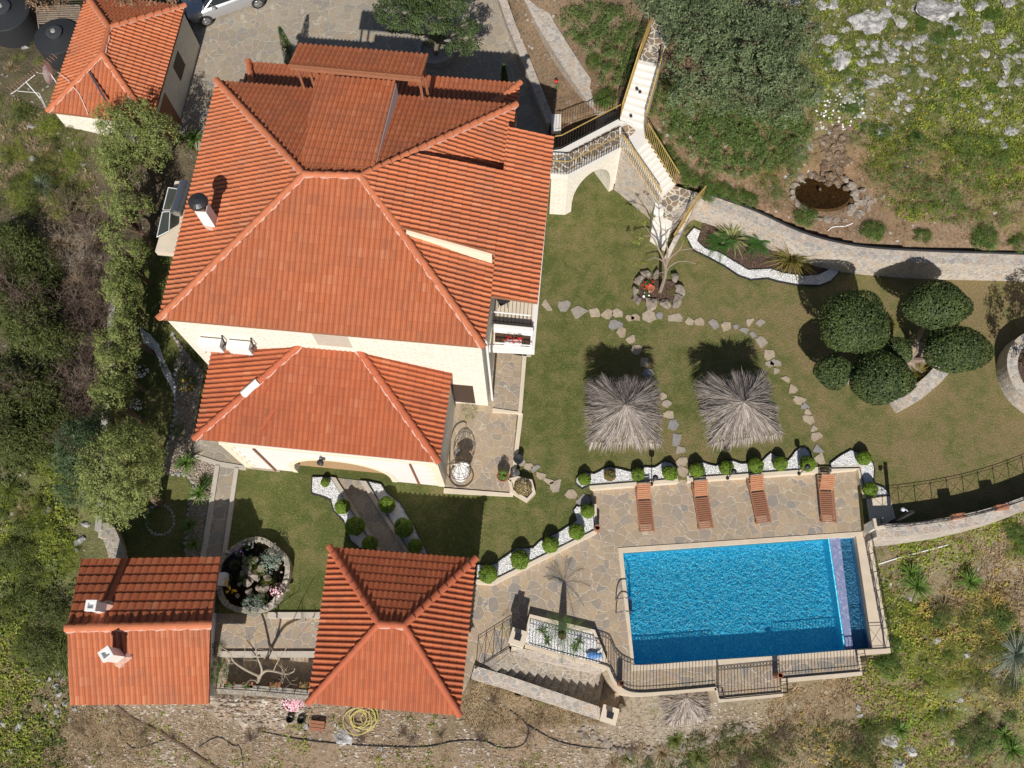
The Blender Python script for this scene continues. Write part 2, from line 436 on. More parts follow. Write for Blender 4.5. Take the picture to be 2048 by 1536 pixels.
def gravel_mat(name, cols, sc=16):
    n = NT(name); v = n.coords(); ce = n.vor(v, sc); ed = n.vor(v, sc, 'DISTANCE_TO_EDGE')
    wn = n.n('TexWhiteNoise', {'noise_dimensions': '3D'}, Vector=ce.outputs['Color'])
    k = len(cols); c = n.ramp(wn.outputs[0], [(i/(k-1), cc) for i, cc in enumerate(cols)])
    e = n.rs(ed.outputs[0], 0, .10); c = n.mix(e, tuple(x*.6 for x in cols[0]), c)
    n.bump(e, 1.0, .03); return n.fin(c, .8, 0, .25)
M['gravel'] = gravel_mat('white_pebbles', [(.88, .88, .88), (.93, .93, .93), (.90, .90, .90), (.84, .83, .82)])
M['gravel_t'] = gravel_mat('tan_pebbles', [(.42, .36, .29), (.55, .47, .38), (.34, .29, .24), (.60, .55, .48)], 11)
M['mulch'] = gravel_mat('bark_mulch', [(.10, .065, .05), (.16, .10, .07), (.22, .15, .11), (.08, .05, .04)], 18)
M['soil'] = gravel_mat('red_soil', [(.23, .13, .075), (.25, .14, .08), (.21, .12, .07), (.28, .17, .10)], 9)
M['pebble_w'] = None
def peb(name, cols):
    n = NT(name); g = n.n('NewGeometry'); k = len(cols)
    return n.fin(n.ramp(g.outputs['Random Per Island'], [(i/(k-1), c) for i, c in enumerate(cols)]), .75, 0, .25)
M['pebble_w'] = peb('pebble_white', [(.92, .92, .91), (.86, .86, .85), (.90, .90, .90), (.74, .72, .70)])
M['pebble_t'] = peb('pebble_tan', [(.26, .19, .13), (.38, .30, .23), (.22, .18, .14), (.50, .45, .39), (.30, .22, .15)])

def lawn_mat():
    n = NT('lawn_grass'); v = n.coords()
    a = n.noise(v, .28, 3, .55, .6); b = n.noise(v, 1.5, 5, .65, .5); c0 = n.noise(v, 14, 5, .75)
    sp = n.n('SeparateXYZ', i0=v)
    dry = n.math('ADD', n.math('ADD', n.rs(a.outputs[0], .35, .65, 0, .45), n.rs(b.outputs[0], .36, .64, 0, .6)), n.rs(sp.outputs[0], -4, 22, -.28, .36))
    c = n.ramp(dry, [(.14, (.115, .145, .04)), (.46, (.19, .19, .068)), (.78, (.265, .22, .10)), (1.0, (.31, .23, .12))])
    c = n.mix(n.rs(c0.outputs[0], .38, .62, 0, .55), c, (.065, .06, .022))
    n.bump(c0.outputs[0], 1.0, .05); return n.fin(c, .9, 0, .12)
M['lawn'] = lawn_mat()

def ground_mat():
    n = NT('hillside_ground'); v = n.coords()
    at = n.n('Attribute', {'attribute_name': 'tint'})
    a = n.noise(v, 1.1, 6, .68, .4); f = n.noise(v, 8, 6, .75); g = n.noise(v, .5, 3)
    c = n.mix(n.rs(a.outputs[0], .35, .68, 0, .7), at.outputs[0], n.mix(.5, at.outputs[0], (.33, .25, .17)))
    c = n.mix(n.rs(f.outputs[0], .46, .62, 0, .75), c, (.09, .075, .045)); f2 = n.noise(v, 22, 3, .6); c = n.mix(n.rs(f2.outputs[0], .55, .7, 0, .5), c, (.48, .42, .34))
    ce = n.vor(v, 7); ed = n.vor(v, 7, 'DISTANCE_TO_EDGE')
    wn = n.n('TexWhiteNoise', {'noise_dimensions': '3D'}, Vector=ce.outputs['Color'])
    st = n.math('MULTIPLY', n.rs(wn.outputs[0], .93, .96), n.rs(ed.outputs[0], .06, .12))
    c = n.mix(n.math('MULTIPLY', st, n.rs(g.outputs[0], .4, .6)), c, (.46, .43, .39))
    n.bump(n.math('ADD', f.outputs[0], n.math('MULTIPLY', st, .6)), .9, .06); return n.fin(c, .92, 0, .12)
M['ground'] = ground_mat()

def rock_mat():
    n = NT('limestone'); v = n.coords(); a = n.noise(v, 3.2, 8, .7, .8); b = n.noise(v, 11, 6, .8)
    c = n.ramp(a.outputs[0], [(.34, (.16, .155, .15)), (.46, (.38, .37, .36)), (.60, (.68, .67, .65)), (.78, (.44, .35, .27))])
    c = n.mix(n.rs(b.outputs[0], .5, .72, 0, .7), c, (.14, .14, .15))
    n.bump(n.math('ADD', a.outputs[0], b.outputs[0]), .9, .08); return n.fin(c, .9, 0, .15)
M['rock'] = rock_mat()
M['rock_b'] = plain('brown_grey_rock', (.27, .23, .19), .9, var=.75, scale=4)
def flag_mat():
    n = NT('flagstone'); v = n.coords(); oi = n.n('ObjectInfo'); b = n.noise(v, 7, 6, .7)
    c = n.ramp(oi.outputs['Random'], [(0, (.42, .33, .24)), (.45, (.48, .40, .30)), (.75, (.36, .32, .28)), (1, (.27, .27, .28))])
    c = n.mix(n.rs(b.outputs[0], .4, .7, 0, .5), c, (.14, .12, .10)); n.bump(b.outputs[0], .5, .02); return n.fin(c, .85, 0, .2)
M['flag'] = flag_mat()
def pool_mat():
    n = NT('pool_painted_sparkle'); v = n.coords(); wob = n.noise(v, 5, 3)
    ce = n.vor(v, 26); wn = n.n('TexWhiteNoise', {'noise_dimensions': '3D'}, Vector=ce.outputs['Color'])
    c = n.ramp(wn.outputs[0], [(0, (.04, .58, .88)), (.4, (.09, .72, .97)), (.75, (.20, .86, 1.0)), (1, (.6, .98, 1.0))])  # caustic sparkle of the water painted into the floor colour as pale cells
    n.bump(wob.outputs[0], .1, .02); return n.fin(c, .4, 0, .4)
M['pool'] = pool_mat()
def lilac_mat(name, cols):
    n = NT(name); v = n.coords(); ce = n.vor(v, 14, 'F1', .4); wn = n.n('TexWhiteNoise', {'noise_dimensions': '3D'}, Vector=ce.outputs['Color'])
    return n.fin(n.ramp(wn.outputs[0], [(i/(len(cols)-1), c) for i, c in enumerate(cols)]), .4)
M['lilac'] = lilac_mat('lilac_mosaic', [(.17, .20, .36), (.25, .28, .45), (.20, .24, .41), (.36, .40, .54)])
M['chan'] = lilac_mat('channel_mosaic', [(.10, .30, .48), (.16, .40, .58), (.24, .48, .64)])
def water_mat(name, tint, rough=.03, bs=6, st=.25):
    n = NT(name); v = n.coords(); w = n.noise(v, bs, 4, .6, 1.0)
    bp = n.n('Bump', Height=w.outputs[0], Strength=st, Distance=.05)
    tr = n.n('BsdfTransparent', Color=(*tint, 1)); gl = n.n('BsdfGlossy', Roughness=rough, Normal=bp.outputs[0])
    fr = n.n('Fresnel', IOR=1.33, Normal=bp.outputs[0]); mx = n.n('MixShader', i0=fr.outputs[0])
    n.t.links.new(tr.outputs[0], mx.inputs[1]); n.t.links.new(gl.outputs[0], mx.inputs[2]); n.t.links.new(mx.outputs[0], n.out.inputs[0])
    return n.m
M['water'] = water_mat('pool_water', (.74, .93, 1.0))
M['pond'] = water_mat('pond_water', (.62, .54, .36), bs=9)
def thatch_mat():
    n = NT('dry_thatch'); g = n.n('NewGeometry')
    c = n.ramp(g.outputs['Random Per Island'], [(0, (.12, .10, .088)), (.35, (.23, .195, .17)), (.7, (.36, .31, .27)), (1, (.50, .44, .39))])
    return n.fin(c, .85, 0, .15)
M['thatch'] = thatch_mat()
# foliage
M['box'] = leaf_mat('boxwood_leaf', [(.09, .16, .012), (.14, .22, .018), (.08, .13, .01), (.18, .27, .03)])
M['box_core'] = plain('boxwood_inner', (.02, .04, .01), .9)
M['red_leaf'] = leaf_mat('bronze_leaf', [(.16, .08, .03), (.12, .14, .03), (.24, .13, .06), (.20, .18, .05)])
M['topiary'] = leaf_mat('topiary_leaf', [(.035, .055, .02), (.05, .08, .027), (.04, .065, .022), (.10, .13, .035)])
M['conifer'] = leaf_mat('conifer_leaf', [(.12, .16, .04), (.19, .23, .065), (.27, .29, .085), (.09, .12, .035)])
M['conifer_b'] = leaf_mat('blue_conifer_leaf', [(.05, .085, .036), (.075, .115, .045), (.04, .065, .03)])
M['tree_dark'] = leaf_mat('dark_tree_leaf', [(.035, .06, .02), (.055, .085, .028), (.03, .05, .018), (.09, .13, .04)])
M['golden'] = leaf_mat('golden_weed', [(.30, .20, .05), (.40, .28, .07), (.24, .17, .05), (.34, .30, .08)])
M['carob'] = leaf_mat('carob_leaf', [(.06, .09, .037), (.105, .14, .06), (.045, .07, .03), (.18, .22, .11)])
M['shrub'] = leaf_mat('shrub_leaf', [(.055, .10, .022), (.09, .15, .035), (.05, .085, .02), (.16, .22, .06)])
M['shrub_y'] = leaf_mat('yellowgreen_leaf', [(.12, .17, .02), (.18, .22, .03), (.10, .14, .02), (.25, .25, .04)])
M['juniper'] = leaf_mat('juniper_leaf', [(.05, .10, .018), (.08, .14, .025), (.04, .08, .015), (.12, .18, .03)])
M['citrus'] = leaf_mat('citrus_leaf', [(.03, .075, .012), (.05, .11, .015), (.04, .09, .012)])
M['grass'] = leaf_mat('hill_grass', [(.09, .14, .025), (.13, .18, .035), (.07, .11, .02), (.20, .20, .06)])
M['lawn_blade'] = leaf_mat('lawn_blade', [(.11, .15, .03), (.19, .20, .06), (.23, .20, .085), (.27, .22, .11)], .15)
M['weed'] = leaf_mat('green_weed', [(.15, .21, .02), (.22, .28, .03), (.11, .16, .02), (.30, .31, .05)])
M['dry'] = leaf_mat('dry_grass', [(.24, .17, .09), (.32, .24, .14), (.18, .125, .07), (.40, .31, .19)], .15)
M['scrub'] = leaf_mat('dark_scrub_leaf', [(.032, .052, .016), (.055, .08, .022), (.085, .105, .026), (.12, .135, .036)])
M['twig'] = plain('dead_twig', (.16, .115, .09), .9, var=.4)
M['twig_l'] = plain('pale_twig', (.36, .30, .23), .9, var=.3)
M['yucca'] = leaf_mat('yucca_leaf', [(.06, .13, .02), (.10, .18, .03), (.16, .24, .06)])
M['phorm'] = leaf_mat('striped_leaf', [(.10, .14, .04), (.30, .32, .14), (.16, .18, .06), (.38, .38, .2)])
M['phorm_y'] = leaf_mat('golden_leaf', [(.07, .09, .02), (.20, .19, .05), (.12, .13, .03), (.34, .24, .06)])
M['cycad'] = leaf_mat('cycad_leaf', [(.03, .09, .012), (.045, .12, .02)])
M['silver'] = leaf_mat('silver_leaf', [(.20, .25, .20), (.28, .33, .27), (.14, .19, .15)])
M['brownleaf'] = leaf_mat('withered_leaf', [(.20, .12, .07), (.30, .19, .11), (.15, .09, .055)])
M['fl_white'] = plain('white_petal', (.85, .85, .83), .7)
M['fl_pink'] = peb('pink_petal', [(.70, .30, .40), (.80, .45, .52), (.86, .70, .72), (.55, .18, .28)])
M['fl_violet'] = plain('violet_petal', (.45, .25, .65), .7)
M['fl_red'] = plain('red_petal', (.65, .03, .03), .6)
M['fl_yellow'] = plain('yellow_petal', (.75, .45, .03), .6)

# ------------------------------------------------------------------ ground heights
CTRL = [(1420,395,1.5),(1550,440,1.5),(1700,492,1.5),(1850,505,1.5),(2048,510,1.5),(2350,525,1.5),(1600,330,2.2),(1400,270,2.6),(1265,140,2.8),
 (1340,60,4.3),(1500,100,4.4),(1700,200,3.8),(2000,300,3.4),(2000,50,5.6),(1700,0,5.8),(2400,0,6.6),(2500,350,3.2),(1170,60,1.8),(1120,200,.9),(1190,150,1.6),(1300,-150,5.4),
 (1700,-200,7.5),(700,-50,.3),(700,200,.3),(1000,150,.3),(450,120,.3),(180,245,1.5),(120,270,1.7),(0,0,1.2),(0,300,1.8),(370,310,.2),(350,390,.1),(325,480,.05),(100,420,1.5),(0,600,1.5),(150,600,.9),
 (0,900,.8),(150,900,.2),(240,620,.15),(230,800,.05),(225,1000,.05),(0,1200,0),(110,1200,-.2),(0,1500,-1.0),(100,1400,-.8),(-300,800,1.6),(-300,200,2.8),(-300,1400,-.5),
 (300,1450,-1.3),(600,1450,-1.5),(900,1480,-1.9),(1000,1430,-2.3),(1230,1460,-2.7),(1400,1420,-2.8),(1600,1450,-3.2),(1560,1400,-3.0),(1760,1300,-2.4),(1760,1150,-1.7),
 (1900,1100,-1.6),(2048,1060,-1.6),(2300,1000,-1.8),(2048,1300,-3.0),(2048,1536,-5),(1500,1536,-4.4),(1200,1536,-3.4),(600,1536,-2.2),(0,1600,-1.8),
 (1000,1800,-6),(1800,1800,-8),(200,1800,-5),(1500,800,0),(1200,900,0),(700,900,0),(400,800,0),(1900,800,0),(2200,800,0),(1200,500,0)]
_c = np.array([W(a, b, z) for a, b, z in CTRL])
def _phi(r2): return np.where(r2 > 1e-9, .5*r2*np.log(np.maximum(r2, 1e-9)), 0)
_n = len(_c); _A = np.zeros((_n+3, _n+3)); _d2 = ((_c[:, None, :2]-_c[None, :, :2])**2).sum(-1)
_A[:_n, :_n] = _phi(_d2)+np.eye(_n)*3.0; _A[:_n, _n] = 1; _A[:_n, _n+1:] = _c[:, :2]; _A[_n:, :_n] = _A[:_n, _n:].T
_w = np.linalg.solve(_A, np.concatenate([_c[:, 2], [0, 0, 0]]))
def hN(x, y, rough=True):
    x = np.asarray(x, float); y = np.asarray(y, float); sh = x.shape; xf = np.clip(x.ravel(), -45, 45); yf = np.clip(y.ravel(), -14, 55)
    o = np.empty(len(xf))
    for a in range(0, len(xf), 20000):
        s = slice(a, a+20000); d2 = (xf[s, None]-_c[None, :, 0])**2+(yf[s, None]-_c[None, :, 1])**2
        o[s] = _phi(d2)@_w[:_n]+_w[_n]+_w[_n+1]*xf[s]+_w[_n+2]*yf[s]
    o = np.clip(o, -9, 11)
    if rough: o = o+fbm(xf, yf, 1.3, 3, 5)*.11
    return o.reshape(sh)
def WT(px, py):
    """picture points -> points on the natural ground"""
    px = np.atleast_1d(np.asarray(px, float)); py = np.atleast_1d(np.asarray(py, float)); z = np.zeros(px.shape)
    for _ in range(7):
        p = WA(px, py, z); z = hN(p[:, 0], p[:, 1])
    p[:, 2] = z; return p
def T1(px, py): return WT(px, py)[0]

# flat made areas, as outlines in the survey with their level
LAWN = [(245,1125),(222,1000),(228,800),(240,600),(250,540),(345,450),(480,400),(700,400),(1100,262),(1225,262),(1300,395),(1385,400),(1500,455),(1690,520),(2048,538),(2300,548),
        (2500,700),(2300,985),(2048,1010),(1900,1040),(1790,1056),(1728,1060),(1717,932),(1179,970),(1190,1063),(960,1166),(905,1160),(650,1150),(650,1226),(430,1226)]
DRIVE = [(330,-200),(1080,-200),(1010,-20),(1050,130),(1098,250),(1098,300),(470,300),(430,270),(400,300),(350,262),(395,100),(360,-20)]
DECK = [(1179,971),(1718,933),(1738,1062),(1782,1306),(1712,1312),(1722,1346),(1562,1360),(1565,1388),(1437,1402),(1432,1376),(1280,1390),(1252,1384),(1232,1364),(1218,1332),
        (1050,1290),(1018,1292),(945,1342),(920,1400),(640,1400),(640,1312),(430,1312),(430,1226),(652,1226),(652,1152),(905,1160),(956,1166),(1192,1063)]
STRIP = [(1010,-20),(1060,-20),(1190,215),(1110,290),(1096,240),(1050,130)]
PADS = [(LAWN, 0.0), (DRIVE, .3), (DECK, -.3)]
PADW = [([tuple(W(x, y, z)[:2]) for x, y in pl], z) for pl, z in PADS]
SCP = [tuple(W(x, y, -1.2)[:2]) for x, y in [(940,1330),(1020,1290),(1218,1320),(1262,1384),(1225,1445),(1040,1385),(940,1345)]]
LOWF = [tuple(W(x, y, -.9)[:2]) for x, y in [(425,1306),(645,1306),(640,1385),(425,1385)]]

# ------------------------------------------------------------------ terrain sheet
def axis(a, b, st, far):
    core = np.arange(a, b+1e-6, st); out = st*np.cumsum(1.25**np.arange(1, 34)); out = out[out < far]
    return np.concatenate([(a-out)[::-1], core, b+out])
ax = axis(-31, 31, .2, 320); ay = axis(-6, 44, .2, 320)
GX, GY = np.meshgrid(ax, ay); GZ = hN(GX, GY)
far = np.maximum(np.maximum(np.abs(GX)-45, 0), np.maximum(GY-55, -14-GY).clip(0)); GZ = GZ+far*.05*np.sin(GX*.02+1)
for pl, z in PADW:
    m = inpoly(GX, GY, pl); GZ[m] = z-.35
m = inpoly(GX, GY, SCP); GZ[m] = np.minimum(GZ[m], -3.3)
m = inpoly(GX, GY, LOWF); GZ[m] = -1.25
POOLW = [tuple(W(x, y, -.3)[:2]) for x, y in [(1240,1098),(1738,1064),(1780,1308),(1262,1340)]]
m = inpoly(GX, GY, POOLW); GZ[m] = -3.2
# pond hollow and its red bank
pw = W(1650, 385, 2.1); dd = np.hypot((GX-pw[0])/1.7, (GY-pw[1])/1.15); GZ = np.where(dd < 1.0, np.minimum(GZ, 1.65+.3*dd**2), GZ)
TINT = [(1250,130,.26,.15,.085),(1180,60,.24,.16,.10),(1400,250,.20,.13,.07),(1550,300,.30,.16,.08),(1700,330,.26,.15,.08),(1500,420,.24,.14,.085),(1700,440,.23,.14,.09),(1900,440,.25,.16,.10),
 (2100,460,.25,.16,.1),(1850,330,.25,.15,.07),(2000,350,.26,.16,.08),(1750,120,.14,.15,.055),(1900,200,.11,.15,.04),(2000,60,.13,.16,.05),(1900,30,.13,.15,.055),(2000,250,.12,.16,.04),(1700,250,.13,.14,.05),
 (1650,60,.15,.15,.06),(1500,100,.12,.11,.06),(60,60,.09,.08,.045),(60,250,.13,.12,.05),(60,400,.11,.09,.05),(150,480,.075,.055,.04),(180,620,.06,.04,.03),(60,600,.03,.032,.018),(100,750,.03,.03,.02),  # left slope tints darkened to paint in the shade under tall scrub
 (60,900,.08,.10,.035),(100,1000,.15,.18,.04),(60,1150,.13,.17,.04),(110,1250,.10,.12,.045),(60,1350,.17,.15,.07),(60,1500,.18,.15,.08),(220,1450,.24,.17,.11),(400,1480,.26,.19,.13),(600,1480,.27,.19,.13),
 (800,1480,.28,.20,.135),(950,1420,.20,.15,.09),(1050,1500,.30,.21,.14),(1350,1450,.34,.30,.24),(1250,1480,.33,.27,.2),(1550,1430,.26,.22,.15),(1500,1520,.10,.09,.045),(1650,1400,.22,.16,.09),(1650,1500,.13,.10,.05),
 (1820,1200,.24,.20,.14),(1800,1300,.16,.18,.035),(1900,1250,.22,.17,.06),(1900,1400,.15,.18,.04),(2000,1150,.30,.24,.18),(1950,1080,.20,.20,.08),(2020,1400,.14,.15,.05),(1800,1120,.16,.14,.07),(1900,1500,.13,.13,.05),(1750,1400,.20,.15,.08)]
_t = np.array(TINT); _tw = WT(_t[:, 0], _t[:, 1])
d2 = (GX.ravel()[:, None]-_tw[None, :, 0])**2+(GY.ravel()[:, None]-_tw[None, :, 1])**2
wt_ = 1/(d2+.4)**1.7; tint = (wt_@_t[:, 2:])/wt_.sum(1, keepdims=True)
ny_, nx_ = GX.shape; idx = np.arange(nx_*ny_).reshape(ny_, nx_)
Fq = np.stack([idx[:-1, :-1], idx[:-1, 1:], idx[1:, 1:], idx[1:, :-1]], -1).reshape(-1, 4)
tm = MB(); tm.add(np.column_stack([GX.ravel(), GY.ravel(), GZ.ravel()]), Fq)
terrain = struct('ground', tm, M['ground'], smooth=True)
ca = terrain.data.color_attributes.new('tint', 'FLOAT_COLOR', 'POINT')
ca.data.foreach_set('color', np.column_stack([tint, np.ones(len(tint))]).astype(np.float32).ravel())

def WP(pts, z): return [tuple(W(x, y, z)[:2]) for x, y in pts]
b = MB(); b.prism(WP(LAWN, 0), -.5, 0.0); struct('lawn', b, M['lawn'])
b = MB(); b.prism(WP(DRIVE, .3), -.4, .3); struct('driveway', b, M['pave_g'])
POOL_OUT = [(1236,1096),(1739,1062),(1782,1306),(1548,1322),(1433,1331),(1264,1342)]
b = MB(); b.prism(WP(DECK, -.3), -.75, -.3, holes=[WP([(1238,1098),(1737,1064),(1778,1304),(1548,1320),(1264,1340)], -.3)]); struct('pool_terrace', b, M['pave'])
b = MB(); b.prism(WP([(425,1312),(645,1312),(640,1382),(425,1382)], -.9), -1.3, -.9); struct('lower_path', b, M['pave'])
# ------------------------------------------------------------------ roofs
def ray_plane(px, py, P0, N):
    r = RM @ np.array([(px-CXP)/F_PX, -(py-CYP)/F_PX, -1.0]); o = np.array([0, 0, CAM_H])
    return o+r*(((P0-o)@N)/(r@N))
def plane3(A, B, Cc):
    A, B, Cc = map(np.array, (A, B, Cc)); N = unit(np.cross(B-A, Cc-A)); N = N if N[2] > 0 else -N; return A, N
WV = [0, .09, .2, .3, .4, .52, .7, .88]
HV = [0, .62, .95, 1, .86, .35, -.02, -.06]
def roofplane(mb, poly, A=None, B=None, N=None, pitch=.205, course=.36, amp=.055, step=.024, mi=0):
    """tiled surface clipped to a convex polygon (world points); eave A->B"""
    poly = [np.array(p, float) for p in poly]
    A = poly[0] if A is None else np.array(A); B = poly[1] if B is None else np.array(B)
    if N is None:
        up = np.mean([p for p in poly[2:]], axis=0); _, N = plane3(A, B, up)
    u = unit(B-A); s = np.cross(N, u)
    if s[2] < 0: s = -s
    q = np.array([[(p-A)@u, (p-A)@s] for p in poly])
    ar = np.sum(q[:, 0]*np.roll(q[:, 1], -1)-np.roll(q[:, 0], -1)*q[:, 1])
    if ar < 0: q = q[::-1]
    i0, i1 = math.floor(q[:, 0].min()/pitch)-1, math.ceil(q[:, 0].max()/pitch)+1
    k0, k1 = math.floor(q[:, 1].min()/course)-1, math.ceil(q[:, 1].max()/course)+1
    us = np.array([(i+w)*pitch for i in range(i0, i1) for w in WV]); hs = np.array(HV*(i1-i0))*amp
    sr = []; hr = []
    for k in range(k0, k1): sr += [k*course, (k+1)*course]; hr += [step, 0.0]
    sr = np.array(sr); hr = np.array(hr)
    U, S = np.meshgrid(us, sr); Hh = hs[None, :]+hr[:, None]
    hand = np.dot(np.cross(u, s), N)
    nx, ny = len(us), len(sr); idx = np.arange(nx*ny).reshape(ny, nx)
    F = np.stack([idx[:-1, :-1], idx[:-1, 1:], idx[1:, 1:], idx[1:, :-1]], -1).reshape(-1, 4)
    # quick reject of faces far outside, then exact cutting
    fc = np.stack([U.ravel()[F].mean(1), S.ravel()[F].mean(1)], 1); keep = np.ones(len(F), bool); m = len(q)
    for i in range(m):
        a, b2 = q[i], q[(i+1) % m]; nn = np.array([b2[1]-a[1], -(b2[0]-a[0])]); nn /= np.linalg.norm(nn); keep &= ((fc-a)@nn) < .6
    F = F[keep]; used = np.unique(F); rm = -np.ones(nx*ny, int); rm[used] = np.arange(len(used))
    L = np.column_stack([U.ravel(), S.ravel(), Hh.ravel()])[used]; F = rm[F]
    me = bpy.data.meshes.new('tmp'); me.from_pydata(L.tolist(), [], F.tolist()); bm = bmesh.new(); bm.from_mesh(me)
    for i in range(m):
        a, b2 = q[i], q[(i+1) % m]; nn = unit([b2[1]-a[1], -(b2[0]-a[0]), 0])
        bmesh.ops.bisect_plane(bm, geom=bm.verts[:]+bm.edges[:]+bm.faces[:], dist=1e-5, plane_co=(a[0], a[1], 0), plane_no=nn, clear_outer=True)
    bmesh.ops.triangulate(bm, faces=[f for f in bm.faces if len(f.verts) > 4])
    bm.verts.index_update(); L = np.array([v.co[:] for v in bm.verts])
    Wd = A+L[:, :1]*u+L[:, 1:2]*s+L[:, 2:]*N; uv = L[:, :2]/np.array([pitch, course])
    for k in (3, 4):
        fs = [[v.index for v in f.verts] for f in bm.faces if len(f.verts) == k]
        if fs:
            fs = np.array(fs); fs = fs if hand > 0 else fs[:, ::-1]
            used = np.unique(fs); rm = -np.ones(len(L), int); rm[used] = np.arange(len(used))
            mb.add(Wd[used], rm[fs], mi, uv[used])
    bm.free(); bpy.data.meshes.remove(me); return mb
def slab(mb, poly, dz=-.02, th=.10, mi=0):
    P = np.array(poly, float); n = len(P); t = P.copy(); t[:, 2] += dz; b2 = t.copy(); b2[:, 2] -= th
    cr = np.sum(P[:, 0]*np.roll(P[:, 1], -1)-np.roll(P[:, 0], -1)*P[:, 1])
    if cr < 0: t = t[::-1]; b2 = b2[::-1]
    V = np.vstack([t, b2]); tri = tessellate_polygon([[Vector(p) for p in t]])
    T = []
    for a in tri:
        cc = np.cross(t[a[1]]-t[a[0]], t[a[2]]-t[a[0]]); T.append(a if cc[2] > 0 else (a[0], a[2], a[1]))
    T = np.array(T); mb.add(t, T, mi); mb.add(b2, T[:, ::-1], mi)
    mb.add(V, [[i, i+n, (i+1) % n+n, (i+1) % n] for i in range(n)], mi); return mb
def ridge_line(mb, mo, A, B, r=.125, sp=.40, lift=.03, mside=1):
    A = np.array(A, float); B = np.array(B, float); Ld = np.linalg.norm(B-A); d = (B-A)/Ld; n = max(1, int(Ld/sp)); sp = Ld/n
    side = unit(np.cross(d, [0, 0, 1])); up = np.cross(side, d)
    an = np.linspace(0, math.pi, 8)
    for i in range(n):
        p0 = A+d*(i*sp-.03); p1 = A+d*((i+1)*sp+.03); r0, r1 = r*1.12, r*.88
        V = []
        for p, rr, lf in ((p0, r0, lift+.02), (p1, r1, lift-.01)):
            for a in an: V.append(p+side*rr*math.cos(a)+up*(rr*.85*math.sin(a)+lf))
            for a in an[::-1]: V.append(p+side*(rr-.02)*math.cos(a)+up*((rr-.02)*.85*math.sin(a)+lf))
        V = np.array(V); m = 16
        Fs = [[k, (k+1) % m, (k+1) % m+m, k+m] for k in range(m)]+[[7-k, 6-k, 9+k, 8+k] for k in range(7)]+[[m+k, m+k+1, m+14-k, m+15-k] for k in range(7)]
        mb.add(V, Fs)
    if mo is not None:
        k = max(6, int(Ld/.09)); P = A+(B-A)*np.linspace(0, 1, k)[:, None]
        wl = r*1.12+.02*np.sin(np.arange(k)*.9)+rng.uniform(.0, .035, k); wr = r*.8+rng.uniform(0, .02, k)
        if mside < 0: wl, wr = wr, wl
        Lp = P+side*wl[:, None]-up*(.0+wl*.22)[:, None]+up*.075; Rp = P-side*wr[:, None]-up*(wr*.22)[:, None]+up*.075
        V = np.concatenate([Lp, P+up*.10, Rp]); F = []
        for i in range(k-1): F += [[i, i+1, k+i+1, k+i], [k+i, k+i+1, 2*k+i+1, 2*k+i]]
        mo.add(V, F)
    return mb
def archwall(mb, A, B, th, z0, z1, holes=(), n=40, mi=0):
    """upright wall A->B (xy), thickness th to the left, arched openings (s0, s1, spring z, rise)"""
    A = np.array(A[:2], float); B = np.array(B[:2], float); Ld = np.linalg.norm(B-A); d = (B-A)/Ld; nn = np.array([-d[1], d[0]])
    ss = {0.0, Ld}
    for s0, s1, sp_, rise in holes:
        ss |= {s0, s0+1e-4, s1-1e-4, s1}; ss |= set(np.linspace(s0, s1, n).tolist())
    ss = np.array(sorted(s for s in ss if 0 <= s <= Ld)); bt = np.full(len(ss), float(z0))
    for s0, s1, sp_, rise in holes:
        m = (ss > s0+5e-5) & (ss < s1-5e-5); t = (ss[m]-s0)/(s1-s0)*2-1; bt[m] = sp_+rise*np.sqrt(np.maximum(0, 1-t*t))
    k = len(ss); xy = A+ss[:, None]*d; xb = xy+nn*th
    V = np.concatenate([np.column_stack([xy, bt]), np.column_stack([xy, np.full(k, z1)]), np.column_stack([xb, bt]), np.column_stack([xb, np.full(k, z1)])])
    F = []
    for i in range(k-1):
        F += [[i, i+1, k+i+1, k+i], [2*k+i+1, 2*k+i, 3*k+i, 3*k+i+1], [k+i, k+i+1, 3*k+i+1, 3*k+i], [i+1, i, 2*k+i, 2*k+i+1]]
    F += [[0, k, 3*k, 2*k], [k-1, 3*k-1, 4*k-1, 2*k-1]]
    mb.add(V, F, mi); return mb
def inset(pts, d):
    P = np.array([p[:2] for p in pts], float); n = len(P); o = []
    ar = np.sum(P[:, 0]*np.roll(P[:, 1], -1)-np.roll(P[:, 0], -1)*P[:, 1]); sg = 1 if ar > 0 else -1
    dd = np.broadcast_to(d, (n,))
    for i in range(n):
        a, b2, c = P[i-1], P[i], P[(i+1) % n]; e1 = unit(b2-a); e2 = unit(c-b2)
        n1 = np.array([-e1[1], e1[0]])*sg; n2 = np.array([-e2[1], e2[0]])*sg
        Am = np.array([n1, n2]); o.append(np.linalg.solve(Am, [n1@b2+dd[i-1], n2@b2+dd[i]]))
    return o

def ridges(root, lines, mt, mortar=True, r=.125):
    for a, c_, ms in lines:
        b = MB(); mo = MB() if mortar else None; ridge_line(b, mo, a, c_, r=r, mside=ms); rt = part('ridge_tiles', b, M[mt], root)
        if mortar: part('mortar', mo, M['mortar'], rt)

# ------------------------------------------------------------------ main house
EZ, RZ = 7.0, 8.9
SW, SE, NE, NW = [W(*p, EZ) for p in [(318, 637), (968, 694), (1032, 210), (434, 162)]]
RL, RR = W(608, 349, RZ), W(722, 352, RZ)
house = thing('villa', 'large two storey villa with big orange tiled hip roof and cream stone walls', 'house', (-7.5, 18, 0))
b = MB()
roofplane(b, [SW, SE, RR, RL]); roofplane(b, [SE, NE, RR]); roofplane(b, [NE, NW, RL, RR]); roofplane(b, [NW, SW, RL])
